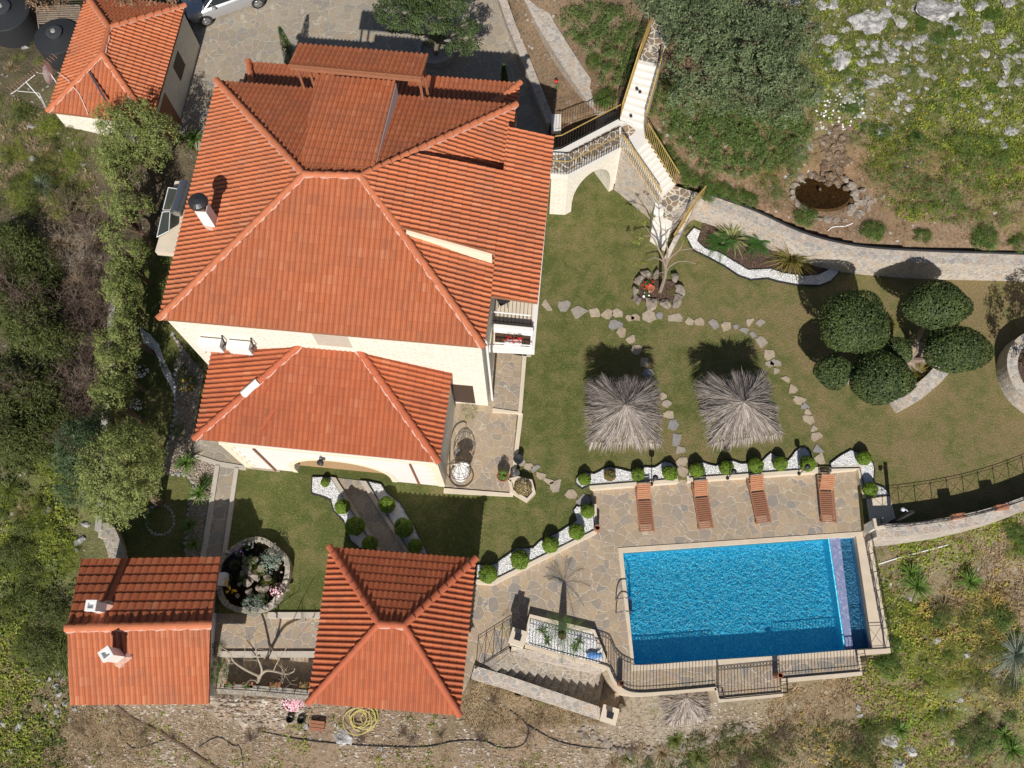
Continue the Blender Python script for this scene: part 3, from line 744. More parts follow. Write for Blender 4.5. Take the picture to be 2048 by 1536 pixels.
# raised eastern roof
ra = W(722, 352, RZ+.06); rb = W(1108, 275, 7.3); rc = W(1075, 605, 7.3); A0, N0 = plane3(rc, rb, ra)
q1 = [ray_plane(*p, A0, N0) for p in [(722, 352), (805, 455), (990, 507), (1006.5, 342), (835, 308)]]
q2 = [ray_plane(*p, A0, N0) for p in [(982, 592), (1075, 605), (1108, 275), (1015, 255)]]
roofplane(b, q1, rc, rb, N0); roofplane(b, q2, rc, rb, N0)
# northern shed dormer
da, db, dc, dd_ = W(632, 150, 8.05), W(791, 163, 8.05), W(748, 335, 8.8), W(603, 328, 8.8)
roofplane(b, [db, da, dd_, dc])
# lower skirt roof along the north front
ka, kb = W(497, 124, 5.55), W(1040, 167, 5.55); kdir = unit(np.array([kb[1]-ka[1], -(kb[0]-ka[0]), 0.0]))
kc = kb+kdir*2.3+np.array([0, 0, .45]); kd = ka+kdir*2.3+np.array([0, 0, .45]); inx = unit(kb-ka)
kc = kc-inx*1.6; kd = kd+inx*.2
roofplane(b, [kb, ka, kd, kc])
ke = kb+kdir*2.6-np.array([0, 0, .02]); roofplane(b, [ke, kb, kc])
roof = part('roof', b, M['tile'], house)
b = MB()
for pl in ([SW, SE, RR, RL], [SE, NE, RR], [NE, NW, RL, RR], [NW, SW, RL]): slab(b, pl, -.03, .12)
slab(b, [kb, ka, kd, kc], -.03, .12); slab(b, [ke, kb, kc], -.03, .12)
part('roof_boards', b, M['wood'], roof)
b = MB(); slab(b, q1, -.02, .14); slab(b, q2, -.02, .14); slab(b, [db, da, dd_, dc], -.02, .14); part('raised_roof_boards', b, M['wood'], roof)
ridges(roof, ((RL, RR, 1), (SW, RL, 1), (SE, RR, -1), (NE, RR, -1), (NW, RL, 1), (kb, kc, 1), (ka, ka+kdir*2.2+np.array([0, 0, .6])+inx*.9, 1)), 'ridge')
# side walls under the raised roofs
b = MB()
def side_wall(mb, P, Q, zb0, zb1, th=.14, top=-.1):
    d = unit(np.array([*(Q-P)[:2], 0])); n = np.array([-d[1], d[0], 0])*th*.5
    V = [P+n, Q+n, Q-n, P-n]; T = [v+np.array([0, 0, top]) for v in V]; Bm = [np.array([v[0], v[1], z]) for v, z in zip(V, (zb0, zb1, zb1, zb0))]
    mb.add(np.array(Bm+T), [[0, 1, 5, 4], [1, 2, 6, 5], [2, 3, 7, 6], [3, 0, 4, 7], [4, 5, 6, 7]])
s0 = ray_plane(812, 459, A0, N0); s1 = ray_plane(984, 506, A0, N0); side_wall(b, s0, s1, s0[2]-.5, 6.9); part('raised_roof_side_wall', b, M['cream'], house); b = MB()
s0 = ray_plane(842, 311, A0, N0); s1 = ray_plane(1003, 342, A0, N0); side_wall(b, s0, s1, s0[2]-.5, 6.9)
part('raised_roof_side_wall', b, M['cream'], house)
b = MB(); off = unit(db-da)*.05
side_wall(b, dc-off, db-off, 8.3, 7.0, .12); part('dormer_wall', b, M['render_w'], house); b = MB(); side_wall(b, dd_+off, da+off, 8.3, 7.0, .12); part('dormer_wall', b, M['render_w'], house); b = MB(); side_wall(b, da+kdir*.1, db+kdir*.1, 6.8, 6.8); part('dormer_wall', b, M['render_w'], house)
# canopy over the north entrance
cn = [W(578, 128, 8.75), W(843, 153, 8.75), W(857, 110, 8.25), W(596, 88, 8.25)]
b = MB(); roofplane(b, [cn[2], cn[3], cn[0], cn[1]], amp=.06); cano = part('canopy_roof', b, M['tile'], house)
b = MB(); slab(b, cn, -.02, .05)
d = unit(cn[1]-cn[0]); b.box((cn[0]+cn[1])/2-np.array([0, 0, .16])-kdir*-.02, (np.linalg.norm(cn[1]-cn[0]), .14, .16), math.atan2(d[1], d[0])); part('beam', b, M['wood'], cano)
for px, py in ((592, 130), (838, 152), (612, 122), (846, 128)):
    p = W(px, py, 8.5); b = MB(); b.tube([[p[0], p[1], 5.5], [p[0], p[1], 8.5]], .06, 6); part('post', b, M['wood'], house)
# body
body = inset([SW, SE, NE, NW], .13)
b = MB(); b.prism(body, 0, 6.98); part('wall', b, M['ashlar'], house)
bd2 = [body[3]+kdir[:2]*-1.6, body[2]+kdir[:2]*-1.4, body[2]+kdir[:2]*.5, body[3]+kdir[:2]*.5]; b = MB(); b.prism(bd2[::-1], 0, 5.4); part('north_porch_wall', b, M['ashlar_d'], house)
# verandah on the east side: floor slab, parapet strip, rails
vz = 3.45
v0, v1, v2, v3 = W(1000, 697, vz), W(1068, 702, vz), W(1104, 300, vz), W(1020, 300, vz)
v0 = np.array([body[1][0]-.05, v0[1], vz])
ed = unit(v2-v1); nE = np.array([ed[1], -ed[0], 0])
b = MB(); b.prism([v0[:2], v1[:2], v2[:2], np.array([body[2][0]-.4, v2[1]])], vz-.32, vz); ver = part('verandah_floor', b, M['marble'], house)
b = MB(); strip_wall(b, [v1+nE*.02, v2+nE*.02], .2, vz-.36, vz+.12, side=-1); strip_wall(b, [v0+np.array([0, -.01, 0]), v1+np.array([0, -.01, 0])], .16, vz-.36, vz+.06, side=-1)
part('verandah_edge', b, M['render_w'], house)
b = MB(); p0 = W(985, 652, 3.9); p1 = W(1066, 660, 3.9); strip_wall(b, [p0, p1], .16, vz+.0, vz+.5); part('white_beam', b, M['white'], house)
b = MB(); a_ = W(990, 662, vz+.005); c2 = W(1064, 668, vz+.005); e1 = W(1062, 690, vz+.005); e2 = W(990, 684, vz+.005)
b.prism([e2[:2], e1[:2], c2[:2], a_[:2]], vz-.01, vz+.012); part('dark_floor_mat', b, plain('dark_brown', (.06, .035, .02)), house)
def rail(root, path, h=1.0, zb=None, mrail='brass', mbal='iron', sp=.12, rr=.028, scroll=False, name='railing', low=.12, br=.011, local=False):
    P = np.array(path, float); b = MB(); t = P.copy(); t[:, 2] += h; b.tube(t, rr, 6); part('handrail', b, M[mrail], root)
    b = MB(); seg = np.linalg.norm(np.diff(P, axis=0), axis=1); L = np.concatenate([[0], np.cumsum(seg)])
    for s in np.arange(0, L[-1]+.001, sp):
        p = np.array([np.interp(s, L, P[:, k]) for k in range(3)]); b.tube([p+[0, 0, .03], p+[0, 0, h-.01]], br, 4, cap=False)
    lo = P.copy(); lo[:, 2] += low; b.tube(lo, .014, 4)
    if scroll:
        for zz in (h-.16,): lo = P.copy(); lo[:, 2] += zz; b.tube(lo, .012, 4)
        for s in np.arange(sp*.5, L[-1], sp):
            p = np.array([np.interp(s, L, P[:, k]) for k in range(3)]); p2 = np.array([np.interp(min(s+.01, L[-1]), L, P[:, k]) for k in range(3)]); dd = unit(p2-p+1e-6)
            an = np.linspace(0, 2*math.pi, 9); b.tube([p+[0, 0, h-.085]+dd*.05*math.cos(a)+np.array([0, 0, .05*math.sin(a)]) for a in an], .008, 3, cap=False)
    part('balusters', b, M[mbal], root)
vr = thing('balcony_railing', 'white railing with thin bars across the villa balcony', 'railing', W(1020, 630, vz))
rail(vr, [W(984, 643, vz), W(1062, 651, vz)], .95, mrail='wmetal', sp=.16)
vr = thing('balcony_railing', 'low white railing at the open end of the villa balcony beside the red flowers', 'railing', W(1025, 690, vz))
rail(vr, [W(990, 692, vz), W(1064, 698, vz), W(1066, 668, vz)], .35, mrail='wmetal', mbal='wmetal', sp=.2)
b = MB(); e = np.array([body[1][0]+.06, body[1][1]+.25]); b.tube([[e[0], e[1]+.1, 6.8], [e[0]+.12, e[1], 6.4], [e[0]+.12, e[1], .1]], .05, 8); part('downpipe', b, M['white'], house)
# south wall openings
def wall_panel(root, name, mat, A, B, s, w, z0, z1, pro=.02, dep=.05):
    A = np.array(A[:2]); B = np.array(B[:2]); d = (B-A)/np.linalg.norm(B-A); n = np.array([d[1], -d[0]]); c = A+d*s+n*(pro-dep/2)
    b = MB(); b.box((c[0], c[1], (z0+z1)/2), (w, dep, z1-z0), math.atan2(d[1], d[0])); return part(name, b, mat, root)
b0, b1 = body[0], body[1]; Ls = np.linalg.norm(b1-b0)
M['shut'] = plain('brown_shutter', (.07, .045, .035), .6, var=.4, scale=20)
wall_panel(house, 'window', M['kerb'], b0, b1, Ls*.52, 1.35, 5.5, 6.6, .01); sh = wall_panel(house, 'shutter', M['shut'], b0, b1, Ls-1.0, .9, .35, 2.45, .03)
for i in range(8):
    pass
# annex
AZ, AT = 3.7, 5.1
aSW, aSE, aNE, aNW = [W(*p, AZ) for p in [(389, 877), (878, 925), (907, 726), (426, 693)]]
tL, tR = W(603, 689, AT), W(715, 697, AT)
annex = thing('annex', 'single storey annex with orange half hip roof and arched white porch below the villa', 'house', (-8, 11.5, 0))
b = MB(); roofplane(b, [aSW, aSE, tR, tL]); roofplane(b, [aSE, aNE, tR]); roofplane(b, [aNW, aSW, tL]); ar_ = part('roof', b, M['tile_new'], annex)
ridges(ar_, ((aSW, tL, 1), (aSE, tR, -1)), 'ridge_new')
b = MB(); 
for pl in ([aSW, aSE, tR, tL], [aSE, aNE, tR], [aNW, aSW, tL]): slab(b, pl, -.03, .1)
part('roof_boards', b, M['wood'], ar_)
b = MB(); k0 = aSW+(tL-aSW)*.46; k1 = aSW+(tL-aSW)*.60; b.tube([k0+[0, 0, .08], k1+[0, 0, .08]], .15, 10); part('white_ridge_piece', b, M['white'], ar_)
for px, py in ((533, 779), (541, 835), (528, 856)):
    p = ray_plane(px, py, *plane3(aSW, aSE, (tL+tR)/2)); b = MB(); b.box(p+np.array([.04, .12, .08]), (.15, .5, .08), -.45); part('vent_tile', b, M['ridge_new'], ar_)
wSW, wSE = W(437.5, 884.5, AZ-.05), W(874, 927, AZ-.05); dS = unit((wSE-wSW)); nS = np.array([-dS[1], dS[0], 0])
LS = np.linalg.norm(wSE-wSW)
def sOn(px, py, z): return float((W(px, py, z)-wSW)@dS)
a0s, a1s = sOn(597, 945, 0), sOn(785, 964, 0)
b = MB(); archwall(b, wSW, wSE, .3, 0, AZ-.12, [(a0s, a1s, .6, 1.9)]); front = part('front_wall', b, M['render_w'], annex)
for s_, w_ in ((wSW+dS*.0, 1), (wSE-dS*.3, 1)):
    b = MB(); q0 = s_+nS*.3; strip_wall(b, [q0, q0+nS*3.2], .3, 0, AZ-.12, side=1); part('side_wall', b, M['ashlar'], annex)
b = MB(); q0 = wSW+nS*2.0; strip_wall(b, [q0+dS*.3, q0+dS*(LS-.3)], .25, 0, AZ-.12, side=-1); part('back_wall', b, M['ashlar'], annex)
b = MB(); q0 = wSW+nS*.3+dS*.3; q1_ = wSW+dS*(LS-.3)+nS*.3; b.prism([q0[:2], q1_[:2], (q1_+nS*1.7)[:2], (q0+nS*1.7)[:2]], .005, .06); part('porch_floor', b, plain('tan_tile', (.50, .33, .18), .6), annex)
def arch_band(s0, s1, sp_, rise, wd, pro, mat, nm):
    t = np.linspace(0, math.pi, 34); cx_, rx = (s0+s1)/2, (s1-s0)/2; inn = []; out = []
    for a in t:
        inn.append((cx_-rx*math.cos(a), sp_+rise*math.sin(a))); out.append((cx_-(rx+wd)*math.cos(a), sp_+(rise+wd)*math.sin(a)))
    inn = [(s0, .0)]+inn+[(s1, .0)]; out = [(s0-wd, .0)]+out+[(s1+wd, .0)]; V = []; k = len(inn)
    for (s, z) in inn+out: V.append(wSW+dS*s-nS*pro+np.array([0, 0, z-wSW[2]]))
    for (s, z) in inn+out: V.append(wSW+dS*s+nS*.1+np.array([0, 0, z-wSW[2]]))
    F = []
    for i in range(k-1): F += [[i, i+1, k+i+1, k+i][::-1], [k+i, k+i+1, 3*k+i+1, 3*k+i][::-1], [i, 2*k+i, 2*k+i+1, i+1][::-1]]
    b = MB(); b.add(V, F); return part(nm, b, mat, annex)
arch_band(a0s, a1s, .6, 1.9, .22, .03, M['cream'], 'arch_trim')
for s_ in (0, 1):
    b = MB()
    for i in range(11):
        w_ = .5 if i % 2 else .3; c = (wSW+dS*(w_/2-.02)) if s_ == 0 else (wSE-dS*(w_/2-.02)); b.box((c[0]-nS[0]*-.12, c[1]-nS[1]*-.12, .17+i*.33), (w_, .3, .3), math.atan2(dS[1], dS[0]))
    part('corner_stones', b, M['cream'], annex)
b = MB(); c = (wSW+wSE)/2; b.box((c[0], c[1], AZ-.2), (LS+.05, .1, .12), math.atan2(dS[1], dS[0])); part('wall_band', b, M['cream'], annex)
for px, py in ((550.5, 942), (838, 972)):
    s_ = sOn(px, py, .1); p = wSW+dS*s_-nS*.06; b = MB(); b.tube([[p[0], p[1], AZ-.35], [p[0], p[1], .05]], .04, 6); part('downpipe', b, M['wood'], annex)
p = wSW+dS*sOn(668, 952, .5)-nS*.25
b = MB(); b.tube([[p[0]+nS[0]*.2, p[1]+nS[1]*.2, 3.2], [p[0], p[1], 3.25], [p[0], p[1], 3.1]], .02, 5); b.lathe((p[0], p[1], 2.75), [(.01, 0), (.08, .03), (.12, .25), (.14, .3), (.02, .38)], 8)
part('wall_lantern', b, M['iron'], annex)

def chimney(root, base, size, h, rz, kind, h2=0, mat='white'):
    b = MB(); b.box((base[0], base[1], base[2]+h/2-.3), (size, size, h+.6), rz); ch = part('chimney', b, M[mat], root)
    top = base[2]+h
    if kind == 'cap':
        b = MB(); b.box((base[0], base[1], top+.14), (size*.92, size*.92, .28), rz); part('flue', b, M['bark2'], ch)
        b = MB(); b.lathe((base[0], base[1], top+.30), [(.05, 0), (.36, .0), (.35, .10), (.22, .20), (.02, .26)], 20); part('cowl', b, plain('soot_metal', (.06, .06, .065), .4, .5), ch)
    else:
        b = MB(); s2 = size*1.18
        for sx, sy, lx, ly in ((-1, 0, .09, s2), (1, 0, .09, s2), (0, -1, s2-.18, .09), (0, 1, s2-.18, .09)):
            c_, s_ = math.cos(rz), math.sin(rz); ox, oy = sx*(s2/2-.045), sy*(s2/2-.045)
            b.box((base[0]+ox*c_-oy*s_, base[1]+ox*s_+oy*c_, top+.09), (lx, ly, .18), rz)
        b.box((base[0], base[1], top+.02), (s2-.18, s2-.18, .04), rz); part('chimney_cap', b, M['white'], ch)
    b = MB(); blob(b, (base[0]+.05, base[1]-.05, base[2]-.02), (size*.85, size*.8, .14), 2, .3); part('chimney_mortar', b, M['mortar'], ch)
    return ch
pl = plane3(NW, SW, RL); cb = ray_plane(424, 447, *pl); chimney(roof, cb, .42, 1.15, math.radians(-4), 'cap')

# ------------------------------------------------------------------ garage, pavilion, cottage
gz, gr = 2.9, 4.0
gSW, gNE = W(96, 223, gz), W(370, 12, gz); gSE = W(303, 248, gz); gdir = unit(gNE-gSE); gdir[2] = 0
gNW = gSW+gdir*np.linalg.norm(gNE-gSE); g1, g2 = W(205, 108, gr), W(219, 55, gr)
gar = thing('garage', 'small outbuilding with orange hip roof behind the dark conifer at the top left', 'house', W(230, 120, .3))
b = MB(); roofplane(b, [gSW, gSE, g1]); roofplane(b, [gSE, gNE, g2, g1]); roofplane(b, [gNE, gNW, g2]); roofplane(b, [gNW, gSW, g1, g2]); r_ = part('roof', b, M['tile'], gar)
ridges(r_, ((g1, g2, 1), (gSW, g1, 1), (gSE, g1, -1), (gNE, g2, -1), (gNW, g2, 1)), 'ridge')
gb = inset([gSW, gSE, gNE, gNW], .15); b = MB(); b.prism(gb, -.2, gz-.02); part('wall', b, M['ashlar'], gar)
b = MB(); slab(b, [gSW, gSE, gNE, gNW], -.03, .08); part('roof_boards', b, M['wood'], r_)
d = unit(gb[2]-gb[1]); wall_panel(gar, 'door', M['wood'], gb[1], gb[2], 1.3, 1.6, .32, 2.3, .02); wall_panel(gar, 'window', M['shut'], gb[1], gb[2], 4.2, 1.0, 1.2, 2.2, .02)
p = ray_plane(181, 148, *plane3(gSW, gSE, g1)); b = MB(); b.tube([p+[0, 0, .15], p+[.9, -1.4, -.15]], .05, 8); part('vent_pipe', b, M['steel'], gar)
p1_ = [ray_plane(x, y, *plane3(gSW, gSE, g1))+[0, 0, .1] for x, y in ((143, 172), (160, 190), (178, 231))]; p0_ = [ray_plane(x, y, *plane3(gNW, gSW, g1))+[0, 0, .16] for x, y in ((119, 149), (133, 160), (142, 168))]
b = MB(); b.tube(smoothline(p0_+p1_, 4), .015, 4); part('cable', b, M['white'], gar)

pv = thing('pavilion', 'square open pavilion with orange tiled pyramid roof between the paved walk and the steps', 'pavilion', W(785, 1240, -.3))
pz, pr = 2.45, 3.9
P4 = [W(*p, pz) for p in [(617, 1405), (919, 1430), (951, 1118), (660, 1095)]]; r1, r2 = W(758, 1248, pr), W(808, 1251, pr)
b = MB(); roofplane(b, [P4[0], P4[1], r2, r1]); roofplane(b, [P4[1], P4[2], r2]); roofplane(b, [P4[2], P4[3], r1, r2]); roofplane(b, [P4[3], P4[0], r1]); r_ = part('roof', b, M['tile_new'], pv)
ridges(r_, ((r1, r2, 1),), 'ridge_new'); ridges(r_, ((P4[0], r1, 1), (P4[1], r2, 1), (P4[2], r2, 1), (P4[3], r1, 1)), 'ridge_new', False)
b = MB(); slab(b, [P4[0], P4[1], r2, r1], -.03, .06); slab(b, [P4[1], P4[2], r2], -.03, .06); slab(b, [P4[2], P4[3], r1, r2], -.03, .06); slab(b, [P4[3], P4[0], r1], -.03, .06); part('roof_boards', b, M['wood'], r_)
pin = inset(P4, .45)
for q in pin: b = MB(); b.box((q[0], q[1], 1.07), (.4, .4, 2.76)); part('pillar', b, M['ashlar'], pv)
b = MB(); strip_wall(b, [*pin, pin[0]], .14, 2.3, 2.44); part('beam', b, M['wood'], pv)

co = thing('cottage', 'small cottage with dark orange gable roof and two white chimneys at the lower left', 'house', W(290, 1270, -.3))
cz, cr = 2.4, 3.75
cS0, cS1, cN1, cN0 = W(141, 1409, cz), W(418, 1407, cz), W(441, 1115, cz), W(163, 1119, cz); c0, c1 = W(130, 1256, cr), W(421, 1249, cr)
c0 = W(135, 1256, cr); c1 = W(421, 1249, cr)
b = MB(); roofplane(b, [cS0, cS1, c1, c0]); r_ = part('roof', b, M['tile'], co, label='lighter orange southern roof slope'); b = MB(); roofplane(b, [cN1, cN0, c0, c1], pitch=.3, course=.4, amp=.035, step=.035); part('north_roof_slope', b, M['tile_new'], r_)
b = MB(); mo = MB(); ridge_line(b, mo, c0-[.02, 0, 0], c1+[.05, 0, 0], r=.14); part('ridge_tiles', b, M['ridge'], r_); part('mortar', mo, M['mortar'], r_)
b = MB(); cb4 = inset([cS0, cS1, cN1, cN0], [.3,.9,.3,.3]); b.prism(cb4, -1.2, 2.35); part('wall', b, M['render_w'], co)
b = MB(); slab(b, [cS0, cS1, c1, c0], -.03, .06); slab(b, [cN1, cN0, c0, c1], -.03, .06); part('roof_boards', b, M['wood'], r_)
chimney(r_, ray_plane(206, 1217, *plane3(cN1, cN0, c0)), .33, .8, 0, 'box'); chimney(r_, ray_plane(240, 1312, *plane3(cS0, cS1, c0)), .35, 1.0, math.radians(38), 'box')
# ------------------------------------------------------------------ pool
b = MB(); b.prism(WP(POOL_OUT, -.27), -.6, -.27, holes=[WP([(1246,1105),(1712,1072),(1745,1296),(1548,1312),(1269,1330)], -.27)]); struct('pool_coping', b, M['coping'])
pin_ = WP([(1246,1105),(1658,1075.8),(1691,1299),(1269,1330)], -.3); pz0 = -1.12
b = MB(); b.prism(pin_, pz0-.1, pz0)
for i in range(4):
    a, c_ = np.array(pin_[i]), np.array(pin_[(i+1) % 4]); strip_wall(b, [a, c_], .12, pz0-.1, -.32 if i != 1 else -.46, side=-1 if np.cross(np.array(pin_[1])-np.array(pin_[0]), np.array(pin_[2])-np.array(pin_[1])) < 0 else 1)
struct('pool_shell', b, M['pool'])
b = MB(); b.prism(pin_, -.42, -.415, top_only=True); struct('pool_water', b, M['water'])
wq = WP([(1659,1076),(1680,1074.3),(1706,1297),(1692,1298.5)], -.4); b = MB(); b.prism(wq, -1.4, -.40); struct('pool_weir', b, M['lilac'])
cq = WP([(1681,1074),(1712,1072),(1745,1296),(1707,1298)], -.3); b = MB(); b.prism(cq, -1.5, -.95)
for i in range(4):
    if i != 3: strip_wall(b, [cq[i], cq[(i+1) % 4]], .1, -1.3, -.31, side=-1)
struct('overflow_channel', b, M['chan'])
b = MB(); b.prism(cq, -.85, -.84, top_only=True); struct('channel_water', b, M['water'])
for px, py in ((1690,1092),(1696,1155),(1707,1215),(1693,1128)):
    p = W(px, py, -1.04); b = MB(); V, F = leaves(p+rng.normal(0, .06, (26, 3))*[1, 1, .1]+[0, 0, .02], np.tile([0, 0, 1.], (26, 1)), .09); b.add(V, F)
    single('leaf_litter', b, M['brownleaf'], 'sodden brown leaf clump lying in the narrow overflow channel of the pool', 'leaves', 'leaf clumps in the overflow channel')
# retaining body under the south walkway and its kerb
kp = smoothline(WL([(1050,1292),(1130,1312),(1208,1333),(1219,1343),(1228,1362),(1247,1381),(1278,1388),(1355,1383),(1432,1376)], -.28), 4); kp[:, 2] = 0
def gen(pts): return smoothline(pts, 4)
b = MB(); strip_wall(b, kp, .16, -3.4, -.22); strip_wall(b, WL([(1432,1376),(1437,1401),(1564,1389),(1562,1361),(1722,1347),(1713,1300)], -.28), .16, -3.4, -.22)
single('retaining_wall', b, M['coping'], 'pale coped retaining wall carrying the walkway along the south side of the pool', 'wall')
b = MB(); b.prism(WP([(1712,1300),(1722,1347),(1562,1361),(1564,1389),(1437,1401),(1432,1376),(1278,1388),(1247,1381),(1228,1362),(1219,1343),(1208,1333),(1264,1346),(1548,1328)], -.28), -3.4, -.76); struct('terrace_base', b, M['rubble_w'])
def rail_thing(label, path, name='railing', loc=None, **kw):
    t = thing(name, label, 'railing', loc if loc is not None else path[0]); rail(t, path, **kw); return t
rail_thing('curved black iron railing with ring frieze on the retaining wall above the stone stairs', [np.array([*p[:2], -.22]) for p in smoothline(WL([(1058,1289),(1130,1309),(1209,1330),(1222,1343),(1231,1362),(1250,1379),(1280,1385),(1355,1380),(1431,1373)], -.22), 3)], mrail='iron', scroll=True, sp=.13, rr=.02)
rail_thing('black iron railing round the projecting paved bay south of the pool', WL([(1434,1376),(1439,1398),(1562,1386),(1560,1357)], -.22), mrail='iron', scroll=True, sp=.13, rr=.02)
rail_thing('black iron railing from the projecting bay to the south east pool corner', WL([(1560,1357),(1718,1343),(1710,1303)], -.22), mrail='iron', scroll=False, sp=.13, rr=.02)
def xrail(label, path, h=.85, step=.75, group=None):
    t = thing('iron_fence', label, 'fence', path[0], group); P = np.array(path, float); seg = np.linalg.norm(np.diff(P, axis=0), axis=1); L = np.concatenate([[0], np.cumsum(seg)])
    n = max(1, int(round(L[-1]/step))); at = lambda s: np.array([np.interp(s, L, P[:, k]) for k in range(3)])
    up = np.array([0, 0, 1.])
    for z in (h, h-.1, .08): b = MB(); b.tube([at(s)+up*z for s in np.linspace(0, L[-1], n*3+1)], .016 if z == h else .011, 4); part('handrail' if z == h else 'crossrail', b, M['iron'], t)
    b = MB()
    for i in range(n):
        a, c_ = at(i*L[-1]/n), at((i+1)*L[-1]/n); b.tube([a+up*.08, c_+up*(h-.1)], .008, 4); b.tube([a+up*(h-.1), c_+up*.08], .008, 4)
    part('cross_bars', b, M['iron'], t)
    for i in range(n+1): b = MB(); b.tube([at(i*L[-1]/n), at(i*L[-1]/n)+up*h], .016, 5); part('post', b, M['iron'], t)
    return t
xrail('black cross braced iron fence on the east coping of the pool', WL([(1728,1075),(1770,1296)], -.25))
xrail('short black cross braced iron fence closing the south end of the overflow channel', WL([(1710,1300),(1768,1297)], -.25))
# ladder
lad = thing('pool_ladder', 'bent steel pool ladder over the west edge of the pool', 'ladder', W(1245, 1200, -.28))
for py in (1201, 1227):
    q0 = W(1232, py, -.28); q1 = W(1262, py-1, -.28); pts = []
    for t in np.linspace(0, 1, 15):
        pts.append([q0[0]+(q1[0]-q0[0])*(.5-.5*math.cos(t*math.pi)), q0[1]+(q1[1]-q0[1])*t, -.28+.75*math.sin(t*math.pi)**.6*(1 if t < .5 else 1)])
    pts.append([q1[0]+.02, q1[1], -1.2]); b = MB(); b.tube(pts, .025, 7); part('rail', b, M['steel'], lad)
q1 = W(1262, 1213, -.28)
for z in (-.45, -.7, -.95): b = MB(); b.box((q1[0]+.02, q1[1], z), (.09, .52, .03)); part('step', b, M['steel'], lad)

# ------------------------------------------------------------------ deck kerbs and retaining strips
def kerb(path_px, w, z0, z1, label, mat='kerb', side=0, zl=None, name='kerb'):
    b = MB(); strip_wall(b, WL(path_px, z1), w, z0, z1, side=side); return single(name, b, M[mat], label, 'kerb')
kerb([(1179,973),(1356,959)], .24, -.5, .05, 'cream kerb between the pool terrace and the western white gravel border', 'marble')
kerb([(1374,957),(1640,939)], .24, -.5, .05, 'long cream kerb behind the four wooden loungers', 'marble')
kerb([(1660,938),(1719,934),(1732,996)], .24, -.5, .055, 'cream kerb round the north east corner of the pool terrace', 'marble')
kerb([(951,1162),(985,1165),(1191,1062),(1189,1008)], .18, -.5, .06, 'pale kerb under the diagonal row of clipped balls', 'marble')
kerb([(652,1230),(535,1230)], .22, -.5, .1, 'light stone kerb between the small lawn and the paved walk', 'kerb')
kerb([(648,1308),(440,1308)], .22, -1.0, -.2, 'light stone kerb along the south edge of the paved walk', 'kerb')
def path_strip(inner, kerbs, name, z=.03, mat='pave_g'):
    b = MB(); b.prism(WP(inner, z), -.1, z); struct(name, b, M[mat])
    for i, (k, lab) in enumerate(kerbs):
        b = MB(); b.prism(WP(k, z+.09), -.1, z+.09); single('path_kerb', b, M['kerb'], lab, 'kerb')
path_strip([(671,955),(719,961),(812,1105),(762,1100)], [([(661,954),(671,955),(762,1100),(753,1099)], 'left kerb of the diagonal walk leaving the annex arch'), ([(719,961),(732,962),(820,1106),(812,1105)], 'right kerb of the diagonal walk leaving the annex arch')], 'arch_walk')
path_strip([(439,931),(469,935),(443,1116),(410,1116)], [([(430,930),(439,931),(410,1116),(400,1116)], 'left kerb of the straight walk towards the cottage'), ([(469,935),(477,936),(451,1116),(443,1116)], 'right kerb of the straight walk towards the cottage')], 'cottage_walk')
b = MB(); b.prism(WP([(386,880),(388,905),(437,929),(495,937),(560,944),(560,900),(420,870)], .05), -.1, .05); struct('west_porch_paving', b, M['pave_g'])
kerb([(390,912),(436,927),(492,936)], .18, -.1, .09, 'kerb closing the paving at the annex corner')
b = MB(); b.prism(WP([(895,795),(1036,806),(1020,984),(888,973),(880,900)], .12), -.1, .12); struct('swing_terrace', b, M['pave'])
kerb([(888,976),(1019,986),(1037,826)], .2, -.1, .16, 'kerb round the terrace with the egg chair', 'marble', side=1)
b = MB(); b.prism(WP([(984,700),(1044,712),(1036,824),(975,818)], .2), -.1, .2); struct('east_paving', b, M['pave'])
kerb([(1049,712),(1040,825),(985,820)], .18, -.1, .25, 'kerb of the narrow paving below the balcony', 'marble')
b = MB(); b.prism(WP([(1064,330),(1104,330),(1062,712),(1044,712)], .1), -.1, .1); struct('east_strip', b, M['kerb'])
# gravel beds
def bed(pts, z, mat, name, edge=True, pebbles=0, pm='pebble_w', elab=None, size=.05, closed=True):
    P = WP(pts, z); b = MB(); b.prism(P, -.08, z); struct(name, b, M[mat])
    if pebbles:
        P2 = np.array(P); lo, hi = P2.min(0), P2.max(0); n = int(pebbles*np.prod(hi-lo)); q = rng.uniform(lo, hi, (n, 2)); q = q[inpoly(q[:, 0], q[:, 1], P2)]
        n = len(q); O = np.array([[1, 0, 0], [0, 1, 0], [-1, 0, 0], [0, -1, 0], [0, 0, 1], [0, 0, -1]], float); FO = np.array([[0, 1, 4], [1, 2, 4], [2, 3, 4], [3, 0, 4], [1, 0, 5], [2, 1, 5], [3, 2, 5], [0, 3, 5]])
        s = rng.uniform(.5, 1.2, (n, 1, 3))*[1, .8, .6]*size*.5; an = rng.uniform(0, 6.28, n); V = O[None]*s
        x = V[..., 0]*np.cos(an)[:, None]-V[..., 1]*np.sin(an)[:, None]; y = V[..., 0]*np.sin(an)[:, None]+V[..., 1]*np.cos(an)[:, None]
        V = np.stack([x+q[:, :1], y+q[:, 1:], V[..., 2]+z+size*.15], -1)
        b = MB(); b.add(V.reshape(-1, 3), (FO[None]+np.arange(n)[:, None, None]*6).reshape(-1, 3)); stuff(name+'_pebbles', b, M[pm], 'loose pebbles filling the '+name.replace('_', ' '), 'pebbles')
    if elab:
        b = MB(); q = [*P, P[0]]; strip_wall(b, q, .035, -.05, z+.05); single('bed_edging', b, M['black'], elab, 'edging')
bedA = [(624,954),(623,987),(640,992),(661,1000),(667,1022),(688,1044),(700,1080),(719,1096),(753,1100),(661,954)]
